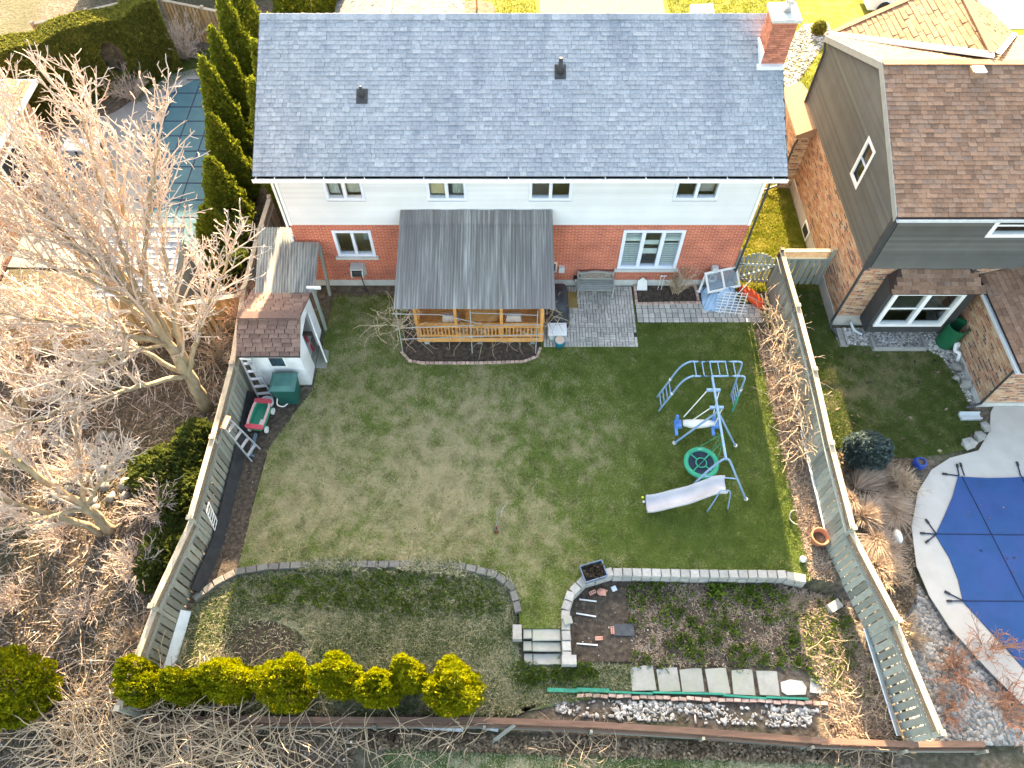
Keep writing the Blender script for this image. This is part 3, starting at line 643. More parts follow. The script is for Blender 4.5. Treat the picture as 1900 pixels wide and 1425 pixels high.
MB().add([(-7.64, RY, RZ + .004), (8.12, RY, RZ + .004), (8.12, 7.74, EZ - .01), (-7.64, 7.74, EZ - .01)], [(0, 1, 2, 3)]).build('front_shingles', 'grey_shingle', roof)
for xr in (-7.655, 8.135): MB().hexa([(xr - .012, EY, EZ - .16), (xr + .012, EY, EZ - .16), (xr + .012, RY, RZ - .16), (xr - .012, RY, RZ - .16), (xr - .012, EY, EZ + .012), (xr + .012, EY, EZ + .012), (xr + .012, RY, RZ + .012), (xr - .012, RY, RZ + .012)]).build('rake_trim', 'dark_trim', house)
x = -7.65
for i in range(64):                                    # ridge caps lap along the ridge
    L = 15.75 / 64; zz = RZ + .03 + random.uniform(0, .012)
    v = [(x, RY - .18, zz - .07), (x + L + .05, RY - .18, zz - .083), (x + L + .05, RY, zz - .005), (x, RY, zz + .012), (x, RY + .18, zz - .085), (x + L + .05, RY + .18, zz - .098)]
    v += [(p[0], p[1], p[2] - .02) for p in v]
    MB().add(v, [(0, 1, 2, 3), (3, 2, 5, 4), (0, 6, 7, 1), (3, 9, 6, 0), (4, 10, 9, 3), (7, 6, 9, 8), (8, 9, 10, 11), (5, 11, 10, 4)]).build('ridge_cap', 'grey_shingle', roof)
    x += L
# plumbing stacks
def stack(x, y, h, r0, r1):
    z = EZ + SL * (y - EY)
    s = MB().lathe([(r0, -.1), (r0 * .95, h * .45), (r1, h * .55), (r1, h)], 12, (x, y, z)).build('vent_pipe', 'stack', roof, True)
    MB().hexa([(x - .17, y - .22, z - SL * .22 + .02), (x + .17, y - .22, z - SL * .22 + .02), (x + .17, y + .2, z + SL * .2 + .02), (x - .17, y + .2, z + SL * .2 + .02), (x - .17, y - .22, z - SL * .22 + .035), (x + .17, y - .22, z - SL * .22 + .035), (x + .17, y + .2, z + SL * .2 + .035), (x - .17, y + .2, z + SL * .2 + .035)]).build('pipe_flashing', 'stack', s)
stack(-4.48, 1.82, .34, .085, .05); stack(1.45, 2.52, .46, .11, .065)
# chimney, brick by brick
CX0, CX1, CY0, CY1 = 7.47, 8.16, 2.72, 3.48
ch = MB().box(CX0 + .015, CX1 - .015, CY0 + .015, CY1 - .015, 0, 8.30).build('chimney', 'mortar', house)
nb = 0; V = []; Fc = []
zc = 6.1; row = 0
while zc < 8.27:
    for face in range(4):
        ln = (CX1 - CX0) if face in (0, 2) else (CY1 - CY0); p = -(.1 if row % 2 else 0.0)
        while p < ln - 0.02:
            a, b = max(p, 0), min(p + .19, ln); p += .20
            if b - a < .03: continue
            m_, L = (a + b) / 2, b - a
            c, sz = [((CX0 + m_, CY0 + .02, zc + .029), (L, .05, .058)), ((CX1 - .02, CY0 + m_, zc + .029), (.05, L, .058)), ((CX0 + m_, CY1 - .02, zc + .029), (L, .05, .058)), ((CX0 + .02, CY0 + m_, zc + .029), (.05, L, .058))][face]
            if face in (0, 3) and nb < 290 and zc > 6.7: bx('brick', 'chimney_brick', ch, c, sz); nb += 1
            else:
                k = len(V); q = MB().box(c[0] - sz[0] / 2, c[0] + sz[0] / 2, c[1] - sz[1] / 2, c[1] + sz[1] / 2, c[2] - sz[2] / 2, c[2] + sz[2] / 2); V += q.v; Fc += [tuple(i + k for i in f) for f in q.f]
    zc += .068; row += 1
obj_from('brick_field', V, Fc, 'chimney_brick', ch)['kind'] = 'stuff'
MB().box(CX0 - .07, CX1 + .07, CY0 - .07, CY1 + .07, 8.30, 8.40).build('chimney_cap', 'concrete', ch)
fl = MB().lathe([(.13, 0), (.13, .55)], 14, (7.88, 3.1, 8.40)).build('flue', 'flue', ch, True); MB().lathe([(.19, 0), (.19, .03), (.02, .14)], 14, (7.88, 3.1, 9.0)).build('flue_cap', 'flue', fl, True)
zf = EZ + SL * (CY0 - EY)
MB().box(CX0 - .13, CX1 - .02, CY0 - .16, CY0 - .004, zf - .05, zf + .06).box(CX0 - .06, CX0 - .004, CY0 - .004, CY1, zf, zf + .42).build('chimney_flashing', 'flashing', ch)
# garage wing on the street side, its hip roof shows over the ridge
MB().box(-7.2, -2.4, HY1 + .01, 15.4, 0, 2.6).build('garage_wall', 'red_brick', house)
ga = [(-7.55, 8.9, 2.6), (-2.05, 8.9, 2.6), (-2.05, 15.8, 2.6), (-7.55, 15.8, 2.6), (-4.8, 9.4, 4.25), (-4.8, 13.0, 4.25)]
gr = MB().add(ga, [(0, 1, 4), (1, 2, 5, 4), (2, 3, 5), (3, 0, 4, 5), (3, 2, 1, 0)]).build('garage_roof', 'brown_underlay', house)
def slope_shingles(parent, A, B, C, D, expo, wmin, wmax, m, nmax=0):
    """a roof plane A B (eave) C D (upper edge); clipped to the quad"""
    A, B, C, D = map(Vector, (A, B, C, D)); u = (B - A).normalized(); W = (B - A).length
    w = D - A; v = (w - u * w.dot(u)).normalized(); H = max((D - A).dot(v), (C - A).dot(v))
    lo0, lo1 = 0.0, (D - A).dot(u); hi0, hi1 = W, (C - A).dot(u)
    off = min(0, lo1); full = max(W, hi1) - off
    def clip(x, s):
        t = s / H; x = x + off
        return lo0 + (lo1 - lo0) * t <= x <= hi0 + (hi1 - hi0) * t
    shingles(parent, A + u * off, u, v, full, H, expo, wmin, wmax, m, nmax, clip=clip, gap=.02, thick=.022)
slope_shingles(gr, ga[3], ga[0], ga[4], ga[5], .16, .25, .40, 'pale_shingle'); slope_shingles(gr, ga[1], ga[2], ga[5], ga[4], .16, .25, .40, 'pale_shingle')
MB().beam((-4.8, 9.4, 4.28), (-4.8, 13.0, 4.28), .28, .05).beam((-4.8, 13.0, 4.28), (-2.05, 15.8, 2.64), .24, .04).beam((-4.8, 13.0, 4.28), (-7.55, 15.8, 2.64), .24, .04).build('hip_cap', 'pale_shingle', gr)
# fittings on the back wall
def wallbox(name, label, cat, m, x, z, w, h, dpt=.12): return tag(MB().box(x - w / 2, x + w / 2, -dpt, -.002, z - h / 2, z + h / 2).build(name, m), label, cat)
t = thing('hose_reel', 'wall-mounted hose reel with dark hose under the small brick-storey window', 'hose reel', (-5.36, -.1, .6))
MB().box(-5.62, -5.12, -.03, -.004, .62, 1.22).build('back_plate', 'hose_reel', t); MB().box(-5.60, -5.14, -.34, -.03, 1.17, 1.22).build('hood', 'hose_reel', t)
MB().tube([(-5.56, -.2, .95), (-5.2, -.2, .95)], .17, 14).build('hose_coil', 'black_plastic', t); MB().tube([(-5.59, -.2, .95), (-5.56, -.2, .95)], .22, 14).tube([(-5.2, -.2, .95), (-5.17, -.2, .95)], .22, 14).build('reel_disc', 'pale_metal', t)
MB().tube(smooth_path([(-5.25, -.36, .9), (-5.22, -.4, .5), (-5.2, -.3, .02)]), .02, 6).build('hose_end', 'black_plastic', t)
t = thing('wall_vent', 'pale louvred vent with dark slots on the brick beside the porch roof', 'vent', (1.32, -.03, 1.0))
MB().box(1.10, 1.58, -.03, -.004, .74, 1.24).build('vent_frame', 'cream_lid', t)
for i in range(4): MB().box(1.17 + i * .10, 1.225 + i * .10, -.036, -.031, .80, 1.18).build('slot', 'strap', t)
wallbox('meter_box', 'small pale grey utility box on brick next to the louvred vent', 'utility box', 'pale_metal', 1.74, .92, .2, .26)
t = thing('wall_lamp', 'small black wall light low on the brick by the concrete base', 'lamp', (2.27, -.05, .45)); MB().box(2.19, 2.36, -.10, -.004, .36, .54).build('housing', 'black_plastic', t); MB().box(2.24, 2.31, -.12, -.101, .36, .43).build('lens', 'white_paint', t)
t = thing('gas_meter', 'pale grey utility meter on a pipe at the brick corner above the junk pile', 'meter', (7.0, -.12, .4)); MB().box(6.98, 7.18, -.2, -.03, .85, 1.12).build('meter_body', 'pale_metal', t); MB().tube([(7.03, -.1, .84), (7.03, -.1, .3), (7.03, -.02, .3)], .025, 8).build('pipe', 'pale_metal', t)
tag(MB().tube([(HX1 + .1, -.1, 5.3), (HX1 + .1, -.06, 5.0), (HX1 + .1, -.06, .2), (HX1 + .2, -.4, .06)], .04, 8).build('downspout', 'dark_trim'), 'thin dark downspout at the right end corner of the red brick house', 'downspout')
tag(MB().tube([(HX0 - .12, -.40, 5.3), (HX0 - .06, -.08, 5.0), (HX0 - .06, -.06, .2)], .04, 8).build('downspout', 'white_paint'), 'white downspout at the left end corner of the red brick house', 'downspout')

soil_patch = sheet('bare_soil_patch', [(-8.3, -12.0), (-7.4, -11.75), (-6.6, -11.85), (-5.9, -12.1), (-5.5, -12.5), (-5.9, -12.95), (-6.8, -13.1), (-7.8, -13.2), (-8.6, -13.0), (-8.75, -12.5)], LOW + .006, 'soil')
for v_ in soil_patch.data.vertices: v_.co.z += .354 - .10 + .0735 * (v_.co.y + 10.5)

# ------------------------------------------------------------------ porch with corrugated roof
porch = thing('covered_porch', 'orange-stained timber porch with railing under a streaked grey corrugated roof', 'porch', (-1.1, -1.4, 0))
def corrugated(name, m, parent, A, B, C, D, waves, amp, rows=5, sag=0.0, lift=0.0):
    """sheet from A-B (top edge) to D-C (bottom edge)"""
    A, B, C, D = map(Vector, (A, B, C, D)); n = waves * 6; nrm = (B - A).cross(A - D).normalized()
    if nrm.z < 0: nrm = -nrm
    V = []; F_ = []
    for j in range(rows + 1):
        t = j / rows
        for i in range(n + 1):
            s = i / n; p = (A.lerp(B, s)).lerp(D.lerp(C, s), t)
            p = p + nrm * (amp * math.sin(2 * math.pi * s * waves) + lift) - Vector((0, 0, sag * math.sin(math.pi * t)))
            V.append(tuple(p))
    for j in range(rows):
        for i in range(n): a = j * (n + 1) + i; F_.append((a, a + n + 1, a + n + 2, a + 1))
    return obj_from(name, V, F_, m, parent, True)
N = 8
for i in range(N):
    s0, s1 = i / N - .006, (i + 1) / N + .012; w0, w1 = -3.52, 1.23; f0, f1 = -3.68, 1.30
    top = lambda s: Vector((w0 + (w1 - w0) * s, -.03, 3.70 + .012 * (i % 2))); mid = lambda s: Vector((w0 - .03 + (w1 + .01 - w0 + .03) * s, -.42, 3.50 + .012 * (i % 2))); bot = lambda s: Vector((f0 + (f1 - f0) * s, -2.92 - random.uniform(0, .03), 2.33 + .012 * (i % 2)))
    sh = corrugated('roof_sheet', 'fibreglass', porch, mid(s0), mid(s1), bot(s1), bot(s0), 8, .020, sag=random.uniform(.0, .03))
    corrugated('flashing_sheet', 'fibreglass', sh, top(s0), top(s1), mid(s1) + Vector((0, -.05, .0)), mid(s0) + Vector((0, -.05, .0)), 8, .014, 2, lift=.016)
for x in (-3.15, -1.85, -.35, .98): bar('post', 'cedar_stain', porch, (x, -2.52, .1), (x, -2.52, 2.38), .10, .10, (0, 1, 0))
for x in (-3.15, .98): bar('post', 'cedar_stain', porch, (x, -.12, .1), (x, -.12, 3.35), .10, .10, (0, 1, 0))
bar('beam', 'cedar_stain', porch, (-3.3, -2.52, 2.40), (1.1, -2.52, 2.40), .09, .14)
for x in np.linspace(-3.2, 1.0, 7): bar('rafter', 'cedar_stain', porch, (x, -.08, 3.52), (x, -2.8, 2.30), .04, .09)
for i in range(17): bx('deck_plank', 'cedar_stain', porch, (-1.09, -.10 - i * .146, .33), (4.2, .138, .03))
bar('rim_board', 'cedar_stain', porch, (-3.2, -2.60, .24), (1.05, -2.60, .24), .04, .20); bar('rim_board', 'cedar_stain', porch, (-3.2, -2.55, .24), (-3.2, -.05, .24), .04, .20); bar('rim_board', 'cedar_stain', porch, (1.05, -2.55, .24), (1.05, -.05, .24), .04, .20)
for x in (-2.9, -1.1, .7): bx('footing', 'green_wood', porch, (x, -2.55, .04), (.16, .16, .24))
def railing(p, q, n):
    p, q = Vector(p), Vector(q); u = Vector((0, 0, 1))
    bar('top_rail', 'cedar_stain', porch, p + u * 1.02, q + u * 1.02, .16, .04); bar('upper_rail', 'cedar_stain', porch, p + u * .94, q + u * .94, .04, .09); bar('lower_rail', 'cedar_stain', porch, p + u * .44, q + u * .44, .04, .09)
    for i in range(n):
        c = p.lerp(q, (i + .5) / n); bar('baluster', 'cedar_stain', porch, c + u * .45, c + u * .95, .045, .045, (0, 1, 0))
railing((-3.12, -2.57, 0), (.95, -2.57, 0), 34); railing((-3.17, -2.45, 0), (-3.17, -.2, 0), 14); railing((1.0, -2.45, 0), (1.0, -1.2, 0), 8)
for sx, lab in ((-2.05, 'pale cushioned chair on the porch, on the downhill-left side by the vine'), (.05, 'pale cushioned chair on the porch, at the end nearest the patio')):
    lab = 'pale tilted chair on the porch, the one nearer the storage shed' if sx < -1 else 'pale tilted chair on the porch, the one nearer the paved patio'
    t = thing('porch_chair', lab, 'chair', (sx, -2.1, .345), 'pale chairs on the porch')
    MB().hexa([(sx - .3, -2.35, .72), (sx + .3, -2.35, .72), (sx + .28, -1.85, .68), (sx - .28, -1.85, .68), (sx - .3, -2.35, .80), (sx + .3, -2.35, .80), (sx + .28, -1.85, .76), (sx - .28, -1.85, .76)]).build('seat', 'fabric_chair', t)
    MB().hexa([(sx - .3, -2.36, .74), (sx + .3, -2.36, .74), (sx + .3, -2.28, .78), (sx - .3, -2.28, .78), (sx - .22, -2.52, 1.38), (sx + .22, -2.52, 1.38), (sx + .22, -2.46, 1.40), (sx - .22, -2.46, 1.40)]).build('backrest', 'fabric_chair', t)
    for a in (-.26, .26):
        for b in (-2.3, -1.9): MB().beam((sx + a, b, .345), (sx + a, b, .72), .04, .04, (0, 1, 0)).build('leg', 'cedar_stain', t)
t = thing('porch_table', 'low brown table on the porch between the two chairs', 'table', (-1.0, -2.0, .345))
MB().box(-1.55, -.5, -2.4, -1.3, .98, 1.02).build('table_top', 'cedar_stain', t)
for a in (-1.5, -.55):
    for b in (-2.35, -1.35): MB().beam((a, b, .345), (a, b, .98), .05, .05, (0, 1, 0)).build('leg', 'cedar_stain', t)
# edging stones and bed before the porch
BED = [(-3.75, -2.3), (-3.72, -3.0), (-3.45, -3.33), (-3.0, -3.42), (-1.2, -3.42), (.4, -3.36), (.85, -3.15), (.98, -2.75), (1.0, -2.3)]
bed = sheet('porch_bed', BED + [(1.0, -.4), (-3.75, -.4)], 0.012, 'soil')
for p, d in path_pts(BED[1:-1], .15): bx('edging_stone', 'edging_brick', bed, (p.x, p.y, .03), (.135, .09, .08), (random.uniform(-.05, .05), 0, math.atan2(d.y, d.x)), 'stone')
t = thing('pipe_trellis', 'grey metal pipes strung across the porch front to carry the vine', 'trellis', (-1.2, -2.9, 0))
for p, q in [((-3.75, -2.95, 1.35), (-1.2, -2.75, 1.25)), ((-.95, -2.75, 1.25), (.95, -2.75, 1.28)), ((-3.65, -3.02, .85), (1.05, -2.85, .90)), ((-3.8, -2.9, 2.05), (-2.3, -2.7, 1.75)), ((-2.3, -2.7, 1.75), (-1.0, -2.72, 1.28)), ((-1.35, -2.7, 1.85), (.85, -2.7, 1.72))]: MB().tube([p, q], .016, 6).build('pipe', 'pipe_grey', t)
for x in (-3.7, -1.35, .8): MB().tube([(x, -3.0, 0), (x + .02, -2.8, 2.1)], .016, 6).build('upright_pipe', 'pipe_grey', t)

# ------------------------------------------------------------------ shed and lean-to against the left fence
shed = thing('garden_shed', 'white garden shed with brown shingle roof and open door by the fence', 'shed', (-7.4, -3.2, 0))
SX0, SX1, SY0, SY1, SZ = -8.30, -6.60, -4.28, -2.05, 1.98
MB().box(SX0, SX1, SY0, SY0 + .05, .04, SZ).box(SX0, SX1, SY1 - .05, SY1, .04, SZ).box(SX0, SX0 + .05, SY0 + .05, SY1 - .05, .04, SZ).build('wall', 'shed_white', shed)
fw = MB().box(SX1 - .05, SX1, SY0 + .05, -3.55, .04, SZ).box(SX1 - .05, SX1, -2.68, SY1 - .05, .04, SZ).box(SX1 - .05, SX1, -3.55, -2.68, 1.80, SZ)
fw.add([(SX1, SY0, SZ), (SX1, SY1, SZ), (SX1, -3.40, 2.58), (SX1 - .05, SY0, SZ), (SX1 - .05, SY1, SZ), (SX1 - .05, -3.40, 2.58)], [(0, 1, 2), (5, 4, 3), (0, 2, 5, 3), (2, 1, 4, 5)]); fw.build('door_wall', 'shed_white', shed)
MB().box(SX0, SX1, SY0, SY1, .0, .045).build('shed_floor', 'old_wood', shed)
d = MB().hexa([(SX1, -2.68, .06), (SX1 + .04, -2.68, .06), (SX1 + .10, -2.72, .06), (SX1 + .06, -2.74, .06)] * 2) if False else MB()
a = R(-62); ux, uy = math.cos(a + R(0)), math.sin(a)
dv = [(SX1 + .02, -2.66), (SX1 + .30, -3.38), (SX1 + .34, -3.365), (SX1 + .06, -2.645)]
dr = MB().prism([(SX1 + .02, -2.62), (SX1 + .36, -3.42), (SX1 + .40, -3.40), (SX1 + .06, -2.60)], .06, 1.78).build('door', 'shed_white', shed)
w = MB().box(-7.62, -7.10, SY0 - .03, SY0 - .002, 1.15, 1.68).build('window', 'white_paint', shed); MB().box(-7.58, -7.14, SY0 - .036, SY0 - .031, 1.19, 1.64).build('pane', 'shade_glass', w); MB().box(-7.58, -7.14, SY0 - .0305, SY0 - .0302, 1.19, 1.64).build('blind', 'planter_blue', w)
ry, rz = -3.40, 2.62; e0, e1 = (-4.48, 2.0), (-1.86, 2.0)
sr = MB()
for (ey, ez) in (e0, e1): sr.hexa([(SX0 - .1, ey, ez - .06), (SX1 + .12, ey, ez - .06), (SX1 + .12, ry, rz - .06), (SX0 - .1, ry, rz - .06), (SX0 - .1, ey, ez), (SX1 + .12, ey, ez), (SX1 + .12, ry, rz), (SX0 - .1, ry, rz)])
sr = sr.build('roof', 'brown_underlay', shed)
v0 = Vector((0, ry - e0[0], rz - e0[1])); v1 = Vector((0, ry - e1[0], rz - e1[1]))
shingles(sr, (SX0 - .12, e0[0] - .01, e0[1] + .004), (1, 0, 0), v0, SX1 - SX0 + .26, v0.length, .137, .29, .31, 'shed_shingle', thick=.02, gap=.022)
shingles(sr, (SX1 + .14, e1[0] + .01, e1[1] + .004), (-1, 0, 0), v1, SX1 - SX0 + .26, v1.length, .137, .29, .31, 'shed_shingle', thick=.02, gap=.022)
MB().box(SX0 - .1, SX1 + .12, ry - .13, ry + .13, rz + .004, rz + .03).build('ridge_cap', 'shed_shingle', sr)
MB().box(SX0 - .11, SX1 + .13, e0[0] - .02, e0[0] - .0, 1.93, 2.012).build('drip_edge', 'dark_trim', sr)
tag(MB().tube([(-6.75, -2.9, .06), (-6.80, -2.95, .9)], .05, 8).build('pink_broom', 'toy_red'), 'pink bundled tool standing in the open shed doorway', 'tool')
tag(MB().box(-7.2, -6.78, -3.2, -2.75, .05, .55).box(-7.25, -6.73, -3.25, -2.7, .55, .60).build('storage_box', 'pale_metal'), 'pale box just inside the open shed doorway', 'box')
tag(MB().prism([(-6.58, -3.6), (-6.2, -3.62), (-6.22, -2.9), (-6.58, -2.75)], -.01, .02).build('door_slab', 'slab'), 'worn grey concrete slab on the grass before the shed door', 'slab')

lean = thing('lean_to', 'corrugated lean-to roof on posts between brick wall and shed', 'shelter', (-7.3, -.9, 0))
corrugated('roof_sheet', 'leanto_sheet', lean, (-8.55, .55, 2.36), (-7.32, .55, 2.36), (-7.0, -2.16, 2.12), (-8.25, -2.16, 2.12), 14, .024)
corrugated('roof_sheet', 'leanto_sheet', lean, (-7.40, -.12, 2.33), (-6.42, -.12, 2.33), (-6.32, -2.12, 2.13), (-7.14, -2.14, 2.13), 10, .024, lift=.03)
bar('post', 'green_wood', lean, (-6.52, -.45, 0), (-6.42, -.2, 2.3), .10, .10, (0, 1, 0)); bar('post', 'green_wood', lean, (-6.45, -2.0, 0), (-6.40, -2.0, 2.08), .09, .09, (0, 1, 0)); bar('post', 'green_wood', lean, (-8.35, .4, 0), (-8.35, .4, 2.3), .09, .09, (0, 1, 0)); bar('post', 'green_wood', lean, (-8.30, -1.9, 0), (-8.30, -1.9, 2.1), .09, .09, (0, 1, 0))
bar('beam', 'green_wood', lean, (-8.5, .35, 2.29), (-7.3, .35, 2.29), .05, .09); bar('beam', 'green_wood', lean, (-8.3, -2.0, 2.06), (-6.3, -2.0, 2.06), .05, .09); bar('beam_end', 'white_paint', lean, (-6.6, -1.96, 2.20), (-6.15, -1.96, 2.20), .07, .10)

# ------------------------------------------------------------------ board fences
def fence(label, posts, tops, side, wood, cap='cap_wood', lattice=True, bw=.155, gap=.05, back=True, hgt=1.75, group=None):
    """posts: (x,y) list; tops: cap height at each section; side: +1 when the yard is on the +x side"""
    f = thing('board_fence', label, 'fence', (posts[0][0], posts[0][1], 0), group)
    for (x, y), z in zip(posts, [tops[0]] + list(tops)):
        zb = z - hgt; p = bar('post', wood, f, (x, y, zb - .2), (x, y, z + .06), .10, .10, (0, 1, 0)); bx('post_cap', 'cap_wood', p, (x, y, z + .085), (.13, .13, .05))
    for (a, b, zt) in zip(posts[:-1], posts[1:], tops):
        a, b = Vector((*a, 0)), Vector((*b, 0)); d = (b - a).normalized(); nrm = Vector((-d.y, d.x, 0)) * (1 if Vector((-d.y, d.x)).x * side > 0 else -1)
        L = (b - a).length; u = Vector((0, 0, 1)); zb = zt - hgt; top = zt - (.36 if lattice else .04)
        bar('cap_rail', cap, f, a + u * zt, b + u * zt, .15, .04)
        if lattice: bar('lattice_rail', wood, f, a + u * (top + .02) + nrm * .05, b + u * (top + .02) + nrm * .05, .07, .05)
        for r in (.25, hgt - .55): bar('back_rail', wood, f, a + u * (zb + r), b + u * (zb + r), .04, .09)
        n = int(L / (bw + gap)); st = (L - .10) / n
        for i in range(n):                             # face boards, then the offset boards behind
            c = a + d * (.05 + st * (i + .5)) + nrm * (.035 + random.uniform(-.004, .004)); w_ = bw + random.uniform(-.008, .008)
            bar('board', wood, f, c + u * (zb + .05), c + u * (top - random.uniform(0, .01)), w_, .02, nrm)
            if back and i < n - 1:
                c = a + d * (.05 + st * (i + 1)) - nrm * .075
                bar('back_board', wood, f, c + u * (zb + .05), c + u * top, bw - .04, .02, nrm)
        if lattice:
            mb = MB(); h = .32
            k = int(L / .075)
            for i in range(-5, k):
                for sgn, off in ((1, .008), (-1, -.008)):
                    t0, t1 = i * .075, i * .075 + h
                    c0, c1 = max(t0, 0), min(t1, L)
                    if c1 - c0 < .02: continue
                    za, zc_ = (top + .04 + (c0 - t0), top + .04 + (c1 - t0)) if sgn > 0 else (top + .04 + h - (c0 - t0), top + .04 + h - (c1 - t0))
                    mb.beam(a + d * c0 + u * za + nrm * off, a + d * c1 + u * zc_ + nrm * off, .010, .030, nrm)
            q = mb.build('lattice', 'lattice_wood', f); q['kind'] = 'stuff'
    return f
RP = [(9.21, .05), (9.25, -2.37), (9.24, -4.84), (9.15, -7.37), (9.14, -9.92), (9.74, -12.30), (10.10, -14.85)]
LP = [(-8.74, 2.6), (-8.82, .65), (-8.83, -1.65), (-8.60, -4.6), (-8.63, -7.18), (-8.70, -9.63), (-9.17, -11.95), (-9.42, -14.32)]
fence('weathered grey-green board fence with lattice top between yard and blue pool', RP, [1.75, 1.75, 1.75, 1.75, 1.6, 1.42], -1, 'green_wood', bw=.165, gap=.035, back=False)
fence('long board fence with lattice top between yard and the bare trees', LP, [1.75, 1.75, 1.75, 1.75, 1.75, 1.6, 1.42], 1, 'old_wood')
fence('short return of board fence joining the tan brick house to the gate corner', [(9.21, .05), (11.02, .05)], [1.75], -1, 'green_wood')
fence('plank fence with pale rail running behind the big bare tree', [(-8.9, -1.9), (-11.3, -2.4), (-13.8, -2.75), (-16.4, -2.83), (-18.9, -2.9)], [1.75] * 4, 1, 'new_wood', lattice=False)
fence('orange-brown plank fence behind the clipped hedge', [G2(60, 45, 1.7), G2(160, 20, 1.7), G2(270, -6, 1.7)], [1.7, 1.7], 1, 'new_wood', lattice=False)
fence('tan plank fence behind the brown bush beyond the teal pool', [G2(300, 0, 1.7), G2(375, 15, 1.7), G2(450, 30, 1.7)], [1.7, 1.7], 1, 'new_wood', lattice=False)
# black sheeting along the foot of the left fence
pts = [(-8.45, -4.7), (-8.45, -7.1), (-8.5, -9.6), (-8.78, -11.15)]
mb = MB()
for a, b in zip(pts[:-1], pts[1:]): mb.hexa([(a[0], a[1], 0), (a[0] + .16, a[1], 0), (b[0] + .16, b[1], 0), (b[0], b[1], 0), (a[0] - .08, a[1], .34), (a[0] - .05, a[1], .36), (b[0] - .05, b[1], .36), (b[0] - .08, b[1], .34)])
tag(mb.build('plastic_barrier', 'black_plastic'), 'strip of black plastic along the foot of the long fence', 'barrier')
# garden gate with arched top
gate = thing('garden_gate', 'grey arched garden gate of spaced boards between house corner and fence', 'gate', (8.5, .0, 0))
n = 8
for i in range(n):
    s = (i + .5) / n; x, y = 7.95 + (9.10 - 7.95) * s, .10 - .08 * s; h = 1.35 + .28 * math.sin(math.pi * s)
    bar('board', 'green_wood', gate, (x, y, .1), (x, y, h), .105, .022, (0, 1, 0))
for z in (.35, 1.15): bar('crossbar', 'green_wood', gate, (7.92, -.0, z), (9.12, -.08, z), .04, .09)
bar('brace', 'green_wood', gate, (7.95, -.0, .40), (9.08, -.08, 1.1), .03, .09, (0, 1, 0)); bar('post', 'green_wood', gate, (7.86, .08, 0), (7.86, .08, 1.75), .10, .10, (0, 1, 0))
bx('hinge', 'strap', gate, (8.0, -.03, 1.15), (.2, .012, .03)); bx('latch', 'strap', gate, (9.05, -.09, 1.0), (.12, .012, .04))

# ------------------------------------------------------------------ patio and path of concrete pavers
patio = tag(MB().prism([(1.06, -.05), (4.34, -.05), (4.30, -2.66), (1.06, -2.72)], -.03, .004).build('patio', 'soil'), kind='structure')
y, r = -.08, 0
while y > -2.62:
    hh = .205; x = 1.08
    while x < 4.30:
        if random.random() < .22: w_, cells = .205, [(0, .10), (.105, .10)]; two = True
        else: w_, two = .102, False
        if x + w_ > 4.36: break
        if two:
            for dy in (0, .1025): bx('paver', 'paver', patio, (x + .1, y - dy - .05, .014 + random.uniform(-.006, .006)), (.192, .089, .05), (random.uniform(-.02, .02), random.uniform(-.02, .02), random.uniform(-.03, .03)), 'stone')
        else: bx('paver', 'paver', patio, (x + .05, y - .1025, .014 + random.uniform(-.006, .006)), (.089, .19, .05), (random.uniform(-.02, .02), random.uniform(-.02, .02), random.uniform(-.03, .03)), 'stone')
        x += w_ + .0025
    y -= hh; r += 1
walk = tag(MB().prism([(4.36, -.92), (8.75, -.82), (8.8, -1.66), (4.36, -1.74)], -.03, .003).build('path', 'soil'), kind='structure')
for j in range(4):
    x = 4.38
    while x < 8.68:
        w_ = random.choice((.20, .21, .215)); bx('paver', 'paver', walk, (x + w_ / 2, -.98 - j * .205, .012 + random.uniform(-.008, .008)), (w_ - .02, .185, .05), (random.uniform(-.03, .03), random.uniform(-.03, .03), random.uniform(-.04, .04)), 'stone'); x += w_
# flower bed by the wall
fb = sheet('flower_bed', [(4.42, -.03), (6.6, -.03), (6.6, -.84), (4.42, -.90)], 0.012, 'soil')
for p, d in path_pts([(4.42, -.05), (4.42, -.90), (6.62, -.84), (6.62, -.05)], .19): bx('edging_stone', 'edging_brick', fb, (p.x, p.y, .04), (.175, .09, .10), (0, 0, math.atan2(d.y, d.x)), 'stone')

